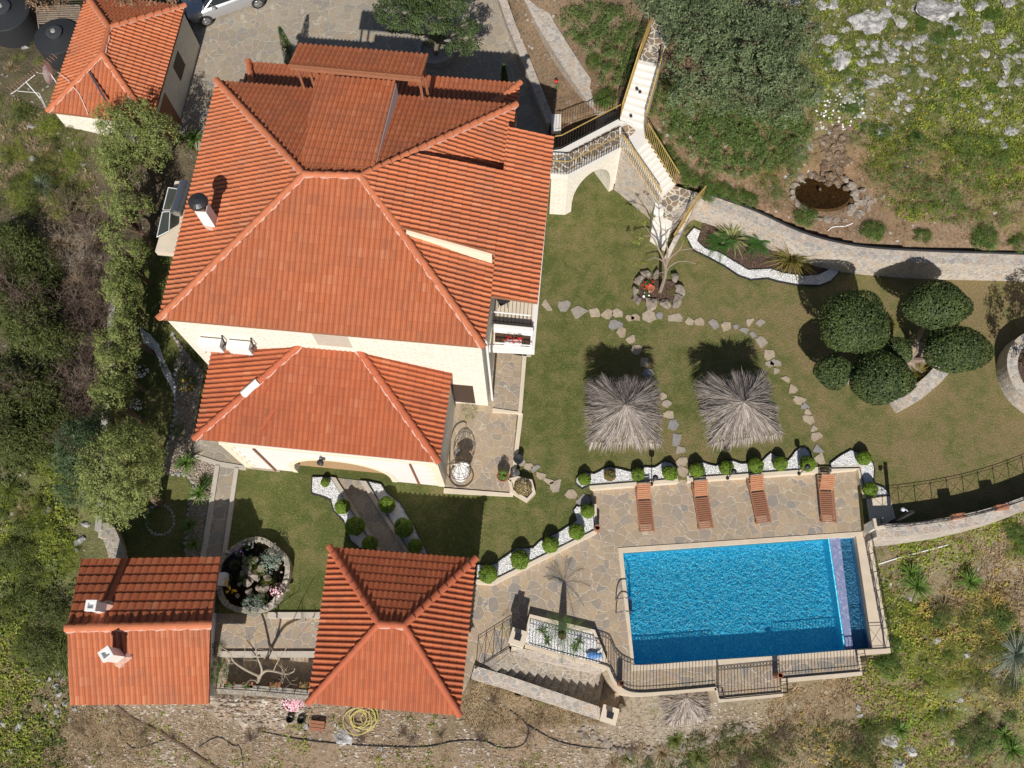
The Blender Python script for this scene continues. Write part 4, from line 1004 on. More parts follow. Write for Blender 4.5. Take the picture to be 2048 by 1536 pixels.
bedB = [(734,962),(762,968),(773,984),(801,1006),(815,1030),(828,1050),(842,1080),(856,1108),(821,1107)]
bedC = [(952,1158),(952,1129),(975,1130),(992,1126),(1015,1110),(1033,1096),(1066,1096),(1080,1082),(1096,1074),(1120,1063),(1139,1050),(1153,1040),(1150,1030),(1146,1022),(1153,1013),(1186,1012),(1188,1060),(984,1161)]
bedD = [(1159,948),(1152,958),(1152,968),(1164,978),(1178,971),(1354,957),(1354,935),(1343,926),(1328,922),(1318,930),(1309,935),(1290,934),(1275,941),(1260,943),(1248,940),(1235,937),(1222,934),(1211,935),(1200,942),(1188,948),(1172,944)]
bedE = [(1377,935),(1390,928),(1405,924),(1418,929),(1432,932),(1443,925),(1454,919),(1468,922),(1481,927),(1490,927),(1500,924),(1512,924),(1524,923),(1532,914),(1541,906),(1555,912),(1566,919),(1576,921),(1583,913),(1590,903),(1600,896),(1610,895),(1618,902),(1623,915),(1629,937),(1378,955)]
bedF = [(1660,927),(1680,912),(1701,900),(1720,905),(1738,915),(1746,926),(1749,940),(1747,960),(1752,970),(1765,974),(1776,984),(1779,990),(1733,995),(1719,936),(1663,937)]
for pts, nm, el in ((bedA, 'left_gravel_bed', 'black edging of the gravel bed left of the diagonal walk'), (bedB, 'right_gravel_bed', 'black edging of the gravel bed right of the diagonal walk'), (bedC, 'diagonal_gravel_bed', 'black edging of the diagonal gravel bed'),
                    (bedD, 'west_border', 'wavy black edging of the gravel border left of the stepping path'), (bedE, 'middle_border', 'wavy black edging of the gravel border behind the loungers'), (bedF, 'corner_border', 'black edging of the gravel border at the terrace corner')):
    bed(pts, .04, 'gravel', nm, pebbles=260, elab=el, size=.06)
wb = [(1390,452),(1375,470),(1370,478),(1385,500),(1420,516),(1448,532),(1480,552),(1500,559),(1520,558),(1538,556),(1560,563),(1590,569),(1640,570),(1660,562),(1675,550),(1690,535),(1690,520),(1660,528)]
bed([(1388,455),(1372,474),(1386,500),(1420,517),(1450,533),(1478,552),(1502,560),(1535,557),(1560,564),(1592,570),(1640,571),(1662,562),(1685,537),(1668,526),(1655,540),(1636,549),(1605,551),(1568,546),(1542,537),(1515,539),(1496,539),(1468,522),(1440,505),(1410,496),(1395,482),(1402,462)], .05, 'gravel', 'curved_gravel_band', pebbles=260, elab='thin dark edging of the curved white gravel band under the retaining wall', size=.06)
bed([(1402,462),(1395,482),(1410,496),(1440,505),(1468,522),(1496,539),(1515,539),(1542,537),(1568,546),(1605,551),(1636,549),(1655,540),(1668,526),(1560,478),(1480,450),(1410,438)], .06, 'mulch', 'mulch_bed')
bed([(345,668),(362,700),(348,730),(352,770),(350,800),(345,850),(334,905),(332,945),(372,950),(390,975),(380,1010),(376,1060),(370,1112),(400,1114),(430,930),(392,908),(386,875),(398,800),(408,745),(385,720)], .03, 'gravel_t', 'tan_gravel_border', pebbles=260, pm='pebble_t', size=.11)
bed([(280,655),(300,668),(318,690),(328,720),(336,735),(352,770),(350,800),(340,770),(325,745),(318,720),(308,700),(290,690),(275,668)], .035, 'gravel', 'pale_gravel_trail', pebbles=260, size=.08)
def stone_edge(path_px, n_, lab, grp, z=0.0, sz=.2, mat='rock'):
    P = smoothline(WL(path_px, z), 6); seg = np.linalg.norm(np.diff(P, axis=0), axis=1); L = np.concatenate([[0], np.cumsum(seg)]); rg = np.random.default_rng(n_)
    for s in np.linspace(0, L[-1], n_):
        p = np.array([np.interp(s, L, P[:, k]) for k in range(3)]); b = MB(); rock(b, p+[0, 0, .04], (sz*rg.uniform(.6, 1.1), sz*.6, .11), rg, sub=1); single('edging_stone', b, M[mat], lab, 'stone', grp)
stone_edge([(345,668),(358,690),(366,712),(350,745),(352,790),(346,850),(335,905),(333,945),(372,952),(388,972),(378,1020),(372,1100)], 46, 'pale edging stone round the tan gravel border left of the annex', 'pale stones edging the western border')
for i, a in enumerate(np.linspace(0, 2*math.pi, 27)[:-1]):
    p = W(320+28*math.cos(a), 1040+30*math.sin(a), 0); b = MB(); rg = np.random.default_rng(i); rock(b, p, (.14, .09, .09), rg, sub=1); single('edging_stone', b, M['rock'], 'small stone in the shaded oval ring on the left lawn', 'stone', 'stones of the shaded oval ring')

# ------------------------------------------------------------------ stepping stones
ST = [(360,840,.42,1),(465,850,.45,0),(580,895,.52,0),(690,900,.40,1),(785,910,.38,1),(865,905,.36,0),(945,940,.28,1),(990,935,.34,1),(1090,925,.44,0),(1168,920,.26,1),(1275,935,.5,0),(1385,960,.32,1),(1460,965,.32,1),(1560,985,.42,0),
 (1655,1000,.36,1),(1725,1000,.2,1),(1835,970,.3,1),(1905,975,.32,1),(1785,1035,.3,1),(1850,1060,.26,1),(1910,1115,.42,1),(1965,1200,.42,1),(2020,1270,.34,1),(840,985,.46,1),(890,1040,.36,0),(960,1090,.34,1),(1000,1170,.36,1),(1060,1260,.4,1),(1085,1345,.36,1)]
S2 = [(x/3.657+1000, y/3.657+380, s) for x, y, s, _ in ST]
S2 += [(x/3.657+1000, y/3.657+760, s) for x, y, s in [(1190,120,.26),(1220,175,.3),(1235,255,.36),(1265,330,.36),(1290,435,.42),(1315,520,.34),(1328,600,.36),(1335,665,.38),(150,605,.28),(210,635,.28),(265,655,.3),(300,695,.3),(360,735,.3),(418,775,.44),(515,835,.36),(612,880,.4)]]
S2 += [(x/3.657+1488, y/3.657+760, s) for x, y, s in [(300,5,.3),(352,68,.32),(410,140,.38),(445,195,.28),(465,235,.24),(470,290,.36),(507,357,.24),(533,418,.34),(545,505,.34),(556,575,.38)]]
S2 += [(1540,727,.26),(1552,742,.22)]
rs_ = np.random.default_rng(5)
for i, (px, py, s) in enumerate(S2):
    s = s*1.22
    c = W(px, py, 0); k = 8; an = np.sort(rs_.uniform(0, 2*math.pi, k)*.35+np.arange(k)*2*math.pi/k*.85+rs_.uniform(0, 6)); rr = s*.62*rs_.uniform(.8, 1.15, k)
    if 60 <= 0: pass
    pts = [(c[0]+r*math.cos(a), c[1]+r*math.sin(a)*.9) for a, r in zip(an, rr)]; b = MB(); b.prism(pts, -.05, .035)
    where = 'on the path from the balcony to the clipped tree' if i < 23 else 'on the path running past the left thatched umbrella' if i < 37 else 'on the short path from the terrace to the gravel bed' if i < 45 else 'on the path right of the right thatched umbrella'
    single('stepping_stone', b, M['flag'], 'flat stepping stone '+where, 'stepping stone', 'stepping stones '+where)

# ------------------------------------------------------------------ clipped balls
def ball_mesh(name, leafm, seed, dense=2600):
    rg = np.random.default_rng(seed); d = sph(dense, rg, -.6); r = 1+.05*np.sin(d[:, 0]*7+seed)+rg.normal(0, .03, len(d)); V, F = leaves(d*r[:, None], d*.9+[0, 0, .25], .17, .6, rg, .45)
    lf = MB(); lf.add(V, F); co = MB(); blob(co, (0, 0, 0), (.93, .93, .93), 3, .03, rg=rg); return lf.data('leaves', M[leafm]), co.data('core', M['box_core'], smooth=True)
BM = [ball_mesh('b', 'box', 1), ball_mesh('b', 'box', 2)]; BR = ball_mesh('b', 'red_leaf', 3, 1400)
def ball(px, py, r, zb, label, ms, grp):
    c = W(px, py, zb+r); t = thing('boxwood_ball', label, 'shrub', (c[0], c[1], zb), grp, rng.uniform(0, 6))
    for nm, me in (('foliage', ms[0]), ('inner_branches', ms[1])):
        o = bpy.data.objects.new(nm, me); C.objects.link(o); o.parent = t; o.location = (0, 0, r*.95); o.scale = (r, r, r*.97)
BL = [(650,965,8,'small ball beside the annex arch, top of left gravel bed'),(685,1013,13.5,'second ball down in the left gravel bed, half in shadow'),(710,1052,16.7,'largest ball in the left gravel bed'),(740,1087,13.7,'ball at the bottom of the left gravel bed'),
 (774,1009,14.5,'uppermost ball in the right gravel bed'),(807,1055,17,'largest ball in the right gravel bed'),(830,1092,13,'lowest ball in the right gravel bed by the pavilion roof'),
 (976,1148,16,'ball nearest the pavilion in the diagonal gravel bed'),(1040,1119,16.5,'second ball from the pavilion in the diagonal gravel bed'),(1101,1089,14.5,'middle ball of the diagonal gravel bed'),(1153,1063,14,'fourth ball of the diagonal gravel bed'),(1175,1022,12.5,'ball at the upper end of the diagonal gravel bed'),
 (1169,958,11.5,'ball at the left tip of the western border'),(1276,949,12,'ball behind the head of the first lounger'),(1340,946,13.5,'ball left of the stepping path at the western border end'),(1394,940,13.5,'ball right of the stepping path behind the second lounger'),
 (1453,935,13,'ball with a small black lamp between second and third lounger'),(1512,931,14,'ball behind the third lounger'),(1561,927,13,'ball between third and fourth lounger'),(1615,927,14,'ball at the right end of the middle border'),(1728,916,13,'upper ball at the terrace corner'),(1741,979,13.2,'lower ball by the gate at the terrace corner')]
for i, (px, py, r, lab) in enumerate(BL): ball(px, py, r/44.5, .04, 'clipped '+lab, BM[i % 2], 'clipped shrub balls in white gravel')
ball(1220, 950, .25, .04, 'bronze tinged round shrub in the western gravel border', BR, None)

# ------------------------------------------------------------------ loungers
def lounger_proto():
    t = thing('sun_lounger', 'x', 'sun lounger', (0, 0, 0), 'wooden sun loungers on the pool terrace')
    for s in (-1, 1): b = MB(); b.box((s*.29, 0, .30), (.05, 1.95, .07)); part('side_rail', b, M['teak2'], t, local=True)
    b = MB()
    for i in range(15): b.box((0, -.93+i*.088, .34), (.54, .056, .02))
    part('seat_slats', b, M['teak2'], t, local=True)
    ang = math.radians(38); b = MB(); ca, sa = math.cos(ang), math.sin(ang)
    T = np.array([[1, 0, 0], [0, ca, -sa], [0, sa, ca]])
    for i in range(8):
        s = .05+i*.088; b.box((0, .40+s*ca, .36+s*sa), (.50, .066, .02), 0, tilt=T)
    for sx in (-.26, .26): b.box((sx, .40+.37*ca, .335+.37*sa), (.035, .76, .04), 0, tilt=T)
    bk = part('backrest', b, M['teak'], t, local=True)
    b = MB(); b.tube([[-.2, .75, .33], [-.2, .92, .62]], .014, 5); b.tube([[.2, .75, .33], [.2, .92, .62]], .014, 5)
    for o in (part('prop', b, M['iron'], t, local=True),): pass
    for sx in (-.27, .27):
        for sy in (-.85, .8): b = MB(); b.box((sx, sy, .14), (.05, .07, .28)); part('leg', b, M['teak2'], t, local=True)
    return t
lp = lounger_proto()
LL = [((1287,972),(1294,1062),'wooden sun lounger nearest the pool ladder side, first from the left'),((1401,968),(1412,1054),'second wooden sun lounger, with its head by the stepping path'),((1513,959),(1527,1041),'third wooden sun lounger, turned slightly outward'),((1655,957),(1658,1040),'wooden sun lounger at the right end near the terrace corner')]
for i, (h, f_, lab) in enumerate(LL):
    a, c_ = W(*h, .3), W(*f_, 0); d = a-c_; ctr = (a+c_)/2; rz = math.atan2(d[1], d[0])-math.pi/2
    o = lp if i == 0 else dup(lp, (0, 0, 0)); o.location = (ctr[0], ctr[1]+.02, -.3); o.rotation_euler = (0, 0, rz); o['label'] = lab
# ------------------------------------------------------------------ thatched umbrellas
def umbrella(px, py, size, ze, za, rz, label, loc_z=0.0, n=1500, post_off=None):
    c = W(px, py, za-.12); t = thing('thatched_umbrella', label, 'umbrella', (c[0], c[1], loc_z), 'thatched umbrellas', rz)
    h = size/2; ze -= loc_z; za -= loc_z; b = MB(); rg = np.random.default_rng(int(px))
    for layer in range(4):
        m = n; side = rg.integers(0, 4, m); u_ = rg.uniform(-1, 1, m); wob = 1+.10*np.sin(u_*8+side*2.1)+.07*np.sin(u_*21+side*1.7)-.12*np.abs(u_)**5; e = np.stack([u_*h*wob, h*wob, np.full(m, ze)], 1)
        t0 = layer*.22*rg.uniform(.8, 1.2, m); t1 = np.clip(t0+rg.uniform(.3, .5, m), 0, 1.03+.14*rg.random(m)*(rg.random(m) > .4)); apex = np.array([0, 0, za])
        st = apex+(e-apex)*t0[:, None]+[0, 0, .03*(4-layer)]+rg.normal(0, .015, (m, 3)); en = apex+(e-apex)*t1[:, None]+rg.normal(0, .035, (m, 3)); D = en-st; Ln = np.linalg.norm(D, axis=1)
        V, F = blades(st, D+rg.normal(0, .09, (m, 3))*[1, 1, .3], Ln, rg.uniform(.02, .05, m), .04, 2, rg); V = V.reshape(m, -1, 3); a = side*math.pi/2; ca, sa = np.cos(a)[:, None], np.sin(a)[:, None]
        V = np.stack([V[..., 0]*ca-V[..., 1]*sa, V[..., 0]*sa+V[..., 1]*ca, V[..., 2]], -1); b.add(V.reshape(-1, 3), F)
    m = 900; side = rg.integers(0, 4, m); u_ = rg.uniform(-1, 1, m); e = np.stack([u_*h*.98, h*rg.uniform(.86, 1.0, m), np.full(m, ze+.08)], 1); D = np.stack([u_*.35, rg.uniform(.7, 1.1, m), rg.uniform(-1.0, -.5, m)], 1)
    V, F = blades(e, D, rg.uniform(.12, .5, m), .03, .2, 2, rg); V = V.reshape(m, -1, 3); a = side*math.pi/2; ca, sa = np.cos(a)[:, None], np.sin(a)[:, None]
    V = np.stack([V[..., 0]*ca-V[..., 1]*sa, V[..., 0]*sa+V[..., 1]*ca, V[..., 2]], -1); b.add(V.reshape(-1, 3), F)
    cr = part('thatch', b, M['thatch'], t, local=True)
    b = MB(); hh = h*.78; zz_ = ze+(za-ze)*.22-.03; b.add([[-hh, -hh, zz_], [hh, -hh, zz_], [hh, hh, zz_], [-hh, hh, zz_], [0, 0, za-.06]], [[0, 1, 4], [1, 2, 4], [2, 3, 4], [3, 0, 4]]); part('thatch_lining', b, M['bark2'], cr, local=True)
    b = MB(); b.tube([[0, 0, 0], [0, 0, za+.05]], .06, 8); part('pole', b, M['wood'], t, local=True)
    return t
umbrella(1250, 815, 2.8, 2.0, 2.6, R(-1), 'square grey thatched umbrella on the lawn, left of the pair')
u2 = umbrella(1484, 807, 2.8, 2.0, 2.6, R(8), 'square grey thatched umbrella on the lawn, right of the pair')
b = MB(); b.tube([[.12, .05, 2.62], [.14, .12, 3.2]], .03, 6); part('pole_cap', b, M['black'], u2, local=True)
umbrella(1372, 1396, 1.6, -1.45, -.95, R(10), 'thatched umbrella down below the pool walkway, mostly hidden by its edge', -3.0, 900)
# ------------------------------------------------------------------ garden lamps
def lamp(px, py, z, h, label):
    p = W(px, py, z); t = thing('garden_lamp', label, 'lamp', p, 'black garden lamps'); b = MB(); b.tube([p, p+[0, 0, h]], .022, 6); b.lathe(p, [(.07, 0), (.07, .04), (.03, .06)], 10); part('pole', b, M['iron'], t)
    b = MB(); b.lathe(p+[0, 0, h], [(.03, 0), (.11, .08), (.12, .2), (.03, .27), (.0, .29)], 10); part('lamp_head', b, M['iron'], t)
lamp(1303, 969, .05, 1.0, 'black garden lamp on the kerb right of the first lounger'); lamp(1455, 957, .05, 1.0, 'black garden lamp on the kerb between the second and third lounger'); lamp(1598, 948, .05, 1.0, 'black garden lamp on the kerb left of the fourth lounger')
def floor_pot(px, py, z, r, h, label, plant=None, mat='terra'):
    p = W(px, py, z); t = thing('flower_pot', label, 'flower pot', p); b = MB(); b.lathe(p, [(0, .0), (r*.7, 0), (r, h), (r*.88, h), (r*.8, h-.05), (0, h-.06)], 18); part('pot', b, M[mat], t, smooth=False)
    if plant:
        b = MB(); rg = np.random.default_rng(int(px)); clumps(p+[0, 0, h+plant[1]*.4], (plant[0], plant[0], plant[1]*.6), plant[2], .07, 12, .07, rg, mb=b); part('foliage', b, M[plant[3]], t)
    return t
def tube_lamp(px, py, z, h, r, label):
    p = W(px, py, z); t = thing('chimney_pot', label, 'planter', p, 'tall terracotta cylinder pots'); b = MB(); b.lathe(p, [(r, 0), (r, h), (r*.8, h), (r*.8, .2)], 14); part('pot', b, M['terra'], t)
tube_lamp(1192, 1062, -.3, .75, .12, 'tall slim terracotta pot at the end of the diagonal gravel bed'); tube_lamp(1239, 1368, -.28, .75, .11, 'tall slim terracotta pot inside the curved railing'); tube_lamp(1551, 1352, -.28, .75, .11, 'tall slim terracotta pot at the corner of the projecting bay')
floor_pot(1006, 956, .12, .27, .42, 'round terracotta pot with a small spiky plant at the edge of the swing terrace', (.2, .35, 40, 'yucca'))
# ------------------------------------------------------------------ egg chair
p = W(918, 958, .12); eg = thing('egg_chair', 'hanging wire egg chair with white cushion on the stone terrace', 'swing chair', p)
an = np.linspace(0, 2*math.pi, 30); b = MB(); b.tube([p+[.5*math.cos(a)+.1, .5*math.sin(a)+.15, .03] for a in an], .028, 6, cap=False)
post = [p+[-.38, .0, .03], p+[-.48, .05, .8], p+[-.5, .08, 1.5], p+[-.35, .1, 1.95], p+[-.05, .12, 2.1], p+[.12, .15, 2.02]]; b.tube(smoothline(post, 5), .03, 6); part('stand', b, M['bark2'], eg)
cc = p+[.12, .15, 1.05]; b = MB()
for k in range(11):
    a = k*math.pi/5.5; pts = [cc+[r_*math.cos(a), r_*math.sin(a), z_] for r_, z_ in [(.03, .75), (.2, .62), (.42, .3), (.46, 0), (.4, -.3), (.2, -.5), (.02, -.55)]]; b.tube(smoothline(pts, 4), .011, 4, cap=False)
for r_, z_ in ((.43, .25), (.46, 0), (.4, -.3)): b.tube([cc+[r_*math.cos(a), r_*math.sin(a), z_] for a in an], .011, 4, cap=False)
b.tube([cc+[0, 0, .75], p+[.12, .15, 2.02]], .012, 4); bas = part('basket', b, M['bark2'], eg)
b = MB(); blob(b, cc+[0, -.05, -.38], (.38, .36, .13), 3, .07); part('cushion', b, M['white'], bas, smooth=True); b = MB(); blob(b, cc+[.05, .22, -.1], (.32, .1, .26), 3, .06); part('back_cushion', b, M['white'], bas, smooth=True)
# ------------------------------------------------------------------ air conditioners, solar heater
def ac(px, py, z, lab):
    pA = W(px, py, z); d = unit(np.array(b1)-np.array(b0)); dn = np.array([d[1], -d[0]]); s = (pA[:2]-np.array(b0))@d; c = np.array(b0)+d*s+dn*.24; rz = math.atan2(d[1], d[0])
    t = thing('air_conditioner', lab, 'air conditioner', (c[0], c[1], z), 'outdoor air conditioner units'); b = MB(); b.box((c[0], c[1], z+.32), (.88, .32, .62), rz)
    for k in range(4): b.box((c[0]-dn[0]*(.09-.06*k), c[1]-dn[1]*(.09-.06*k), z+.635), (.8, .015, .012), rz)
    part('casing', b, M['wmetal'], t); b = MB(); b.box((c[0]+d[0]*.47, c[1]+d[1]*.47, z+.2), (.06, .2, .2), rz); part('valve_cover', b, M['steel'], t)
    b = MB(); q = np.array([c[0]+d[0]*.42, c[1]+d[1]*.42]); b.tube([[*(q), z+.3], [*(q+d*.15), z+.45], [*(q+d*.12-dn*.2), z+.9]], .03, 6); part('pipe', b, M['black'], t)
    b = MB()
    for s_ in (-.3, .3): b.box((c[0]+d[0]*s_-dn[0]*.02, c[1]+d[1]*s_-dn[1]*.02, z-.01), (.04, .46, .03), rz)
    part('bracket', b, M['steel'], t)
ac(431, 688, 4.75, 'white outdoor air conditioner on the villa wall, left of two'); ac(488, 692, 4.75, 'white outdoor air conditioner on the villa wall, right of two')
pz_ = 5.2; b = MB(); b.prism(WP([(310,503),(352,507),(385,362),(350,362)], pz_), 4.9, pz_); sh0 = thing('solar_shelf', 'light concrete shelf sticking out of the west wall of the villa', 'shelf', W(335, 440, 4.9)); part('slab', b, M['marble'], sh0)
sh_ = thing('solar_water_heater', 'solar water heater with grey tank and two glass panels beside the west eave', 'solar heater', W(340, 420, pz_))
b = MB(); a, c_ = W(372, 365, pz_+.75), W(352, 428, pz_+.75); b.tube([a, a+(c_-a)*.02, a+(c_-a)*.98, c_], [.16, .25, .25, .16], 16); part('tank', b, M['steel'], sh_)
gl_ = NT('solar_glass').fin((.06, .075, .07), .12, 0, .6)
for q in ([(337,375),(356,378),(341,420),(326,420)], [(325,424),(340,423),(338,462),(314,474)]):
    zz = [pz_+.15, pz_+.65, pz_+.65, pz_+.15]; P = [W(x, y, z) for (x, y), z in zip(q, zz)]; b = MB(); slab(b, P, 0, .06); pn = part('collector', b, gl_, sh_); b = MB(); b.tube([*P, P[0]], .022, 4); part('frame', b, M['wmetal'], pn)
# ------------------------------------------------------------------ footbridge and staircases
BZ = 3.3
bn = WL([(1100,300),(1109,300),(1122,298),(1237,238)], BZ); bs = WL([(1096,346),(1103,348),(1136,350),(1240,296)], BZ)
br = thing('footbridge', 'arched white stone footbridge with crazy paved deck between the villa and the staircase', 'footbridge', (*((bn[2]+bs[2])/2)[:2], 0))
b = MB(); b.prism([p[:2] for p in bs]+[p[:2] for p in bn[::-1]], BZ-.35, BZ); part('deck', b, M['step'], br)
def lerp(a, c, t): return a+(c-a)*t
b = MB(); b.prism([lerp(s_, n_, .12)[:2] for s_, n_ in zip(bs, bn)]+[lerp(s_, n_, .78)[:2] for s_, n_ in zip(bs, bn)][::-1], BZ-.05, BZ+.012); part('deck_paving', b, M['pave_b'], br)
wdt = np.linalg.norm((bn[2]-bs[2])[:2])
b = MB(); Ls_ = np.linalg.norm((bs[3]-bs[2])[:2]); archwall(b, bs[2], bs[3], wdt*.92, -.05, BZ-.36, [(.35, Ls_-.25, .75, 1.75)]); b.prism([bs[1][:2], bs[2][:2], bn[2][:2], bn[1][:2]], -.05, BZ-.37); part('arch_wall', b, M['ashlar'], br)
up3 = np.array([0, 0, 1.])
rail_thing('gold topped railing on the northern side of the footbridge', [p+[0, 0, .0] for p in bn[1:]], sp=.15)
rail_thing('gold topped railing on the southern side of the footbridge', [p+[0, 0, .0] for p in bs[1:]], sp=.13)
def stairs(name, label, L, Rr, mat, zb, nose=True, matn=None):
    """L, Rr: lists of world points of the left/right ends of each nosing, z = tread level above"""
    t = thing(name, label, 'staircase', (*L[0][:2], zb))
    for i in range(len(L)-1):
        z = max(L[i][2], L[i+1][2]); b = MB(); b.prism([L[i][:2], Rr[i][:2], Rr[i+1][:2], L[i+1][:2]], zb, z); part('step', b, M[mat], t)
    return t
# upper flight (rises to the north)
n = 9; z = np.linspace(BZ, 4.75, n+1)
Lu = [W(1240+(1278-1240)*i/n, 238-(238-118)*i/n, z[i]) for i in range(n+1)]; Ru = [W(1287+(1322-1287)*i/n, 254-(254-128)*i/n, z[i]) for i in range(n+1)]
stairs('staircase', 'upper flight of white steps climbing north beside the big grey green tree', Lu, Ru, 'step', 1.5)
la = WP([(1240,238),(1287,254),(1283,272),(1262,262)], BZ); b = MB(); b.prism(WP([(1236,240),(1288,254),(1291,284),(1268,297),(1240,296)], BZ), .5, BZ-.003); struct('stair_landing', b, M['step'])
b = MB(); b.prism(WP([(1248,246),(1258,250),(1272,262),(1246,286),(1243,262)], BZ), BZ-.05, BZ+.014); struct('landing_paving', b, M['pave_b'])
b = MB(); b.prism(WP([(1279,119),(1321,128),(1346,60),(1345,-20),(1305,-20),(1302,60)], 4.8), 3.0, 4.8); struct('upper_landing', b, M['pave_b'])
# middle flight (descends south east)
n = 10; z = np.linspace(BZ, 1.55, n+1)
Lm = [W(1264+(1322-1264)*i/n, 296+(398-296)*i/n, z[i]) for i in range(n+1)]; Rm = [W(1290+(1350-1290)*i/n, 276+(372-276)*i/n, z[i]) for i in range(n+1)]
stairs('staircase', 'middle flight of white steps going down from the footbridge landing', Lm, Rm, 'step', -.05)
b = MB(); b.prism(WP([(1322,398),(1350,372),(1404,388),(1388,412),(1345,432),(1330,428)], 1.55), -.05, 1.55); struct('lower_landing', b, M['pave_b'])
n = 4; z = np.linspace(1.5, 0.12, n+1)
Ll = [W(1310-(10)*i/n, 405+(480-405)*i/n, z[i]) for i in range(n+1)]; Rl = [W(1352-(22)*i/n, 418+(500-418)*i/n, z[i]) for i in range(n+1)]
stairs('staircase', 'lowest flight of large white steps reaching the lawn behind the bare tree', Ll, Rl, 'step', -.05)
sw = lerp(W(1240,296,BZ), W(1262,297,BZ), .2)
b = MB(); V0 = W(1242, 296, BZ); V1 = W(1318, 408, 1.6); strip_wall(b, [V0, V1], .2, -.05, [BZ+.02, 1.62], side=-1); single('stair_side_wall', b, M['rubble_w'], 'sloping white stone wall under the middle flight of steps', 'wall')
b = MB(); strip_wall(b, WL([(1340,428),(1395,395),(1410,392)], 1.5), .25, -.05, 1.56, side=1); strip_wall(b, WL([(1392,400),(1338,500)], .9), .2, -.05, [1.5, .2]); single('stair_side_wall', b, M['rubble_w'], 'low stone side wall beside the lowest flight of steps', 'wall')
rail_thing('gold topped railing left of the upper flight of steps', [Lu[0], Lu[4], Lu[9], W(1300,60,4.9), W(1303,10,4.9)], sp=.16, mbal='brass', br=.013)
rail_thing('gold topped railing right of the upper flight of steps', [Ru[0], Ru[4], Ru[9]], sp=.16, mbal='brass', br=.013)
rail_thing('gold topped railing on the garden side of the middle flight', [W(1242,297,BZ), W(1318,408,1.6)], sp=.13, scroll=True, mbal='brass', br=.013)
rail_thing('gold topped railing on the hillside edge of the middle flight', [W(1290,274,BZ), W(1352,372,1.7)], sp=.13, mbal='brass', br=.013)
rail_thing('gold topped railing beside the lowest flight of steps', [W(1404,396,1.5), W(1380,425,1.2), W(1341,492,.15)], sp=.13, mbal='brass', br=.013)
for px, py, z_ in ((1274,178,4.0),(1280,184,3.9),(1262,232,3.4)):
    p = W(px, py, z_+.3); b = MB(); b.box(p, (.12, .1, .08)); single('step_light', b, M['black'], 'tiny black step light on the upper flight of steps', 'light', 'step lights')

# ------------------------------------------------------------------ walls of the garden
def wall_path(px, zt, w, z0, z1, mat, label, k=4, side=0):
    P = smoothline(WL(px, zt), k); b = MB(); strip_wall(b, P, w, z0, z1, side=side); return single('stone_wall', b, M[mat], label, 'wall')
wall_path([(1396,392),(1450,412),(1510,434),(1600,474),(1690,499),(1800,511),(1920,517),(2048,520),(2350,532)], 1.5, .55, -.1, 1.5, 'rubble_w', 'long curving pale stone retaining wall above the lawn')
b = MB(); P = smoothline(WL([(1400,380),(1510,421),(1600,462),(1690,487),(1800,499),(2048,508),(2350,520)], 1.55), 4); strip_wall(b, P, .04, 1.2, 1.62); single('wall_membrane', b, M['black'], 'thin black membrane edge along the back of the retaining wall', 'edging')
wall_path([(1003,-10),(1020,40),(1040,90),(1060,140),(1080,190),(1102,245)], .85, .42, -.4, .85, 'rubble_w', 'low pale stone wall curving along the driveway')
wall_path([(1062,-10),(1085,35),(1115,85),(1150,140),(1185,190),(1222,232)], 1.5, .85, -.4, 1.5, 'rubble_w', 'broad grey stone wall between the soil strip and the shrubs')
b = MB(); b.prism(WP([(1015,-20),(1055,-20),(1085,50),(1150,150),(1195,225),(1110,290),(1075,175)], .65), -.3, .65); struct('soil_strip', b, M['soil'])
b = MB(); b.prism(WP([(1103,228),(1122,228),(1122,262),(1103,262)], .9), -.2, .9); b.prism(WP([(1103,214),(1122,214),(1122,228),(1103,228)], .75), -.2, .75); struct('side_steps', b, M['step'])
pw_ = [(1752,1061),(1800,1060),(1860,1053),(1920,1043),(1980,1029),(2048,1007),(2140,968),(2250,915)]
wall_path(pw_, .85, .5, -2.4, .85, 'rubble_w', 'curving pale stone parapet wall at the lower right edge of the lawn')
xrail('black cross braced iron fence standing on the curved parapet wall', smoothline([p*[1, 1, 0]+[0, .12, .85] for p in WL(pw_, .85)], 3), .8, .7)
for i, (px, py) in enumerate(((1913,1040),(2000,1022))):
    p = W(px, py-6, .87); b = MB(); b.box(p+[0, 0, .12], (.5, .2, .24), R(8)); t = single('window_box', b, M['terra'], 'terracotta flower box on the curved parapet wall', 'flower box', 'flower boxes on the parapet')
b = MB(); b.prism(WP([(1733,998),(1779,992),(1795,1050),(1742,1058)], .03), -.4, .03); struct('gate_floor', b, M['marble'])
def pillar(px, py, z, z0, sz, label, lampy=True, rz=0.0):
    p = W(px, py, z); t = thing('stone_pillar', label, 'pillar', (p[0], p[1], z0)); b = MB(); b.box((p[0], p[1], (z0+z)/2-.04), (sz*.86, sz*.86, z-z0-.08), rz); part('shaft', b, M['ashlar'], t)
    b = MB(); b.box((p[0], p[1], z-.03), (sz, sz, .1), rz); part('cap', b, M['marble'], t)
    if lampy:
        b = MB(); b.box((p[0], p[1], z+.15), (.2, .2, .26), rz); b.box((p[0], p[1], z+.32), (.26, .26, .05), rz); b.tube([[p[0], p[1], z], [p[0], p[1], z+.1]], .04, 6); l = part('lantern', b, M['iron'], t)
    return t
pillar(1758, 1047, 1.1, -.3, .42, 'square pale pillar with lantern at the lawn gate', rz=R(3)); pillar(1036, 1275, .9, -.4, .62, 'square pale pillar with lantern at the head of the stone stairs', rz=R(-17)); pillar(1219, 1430, -1.55, -3.2, .66, 'square pale pillar with lantern at the foot of the stone stairs', rz=R(-17))
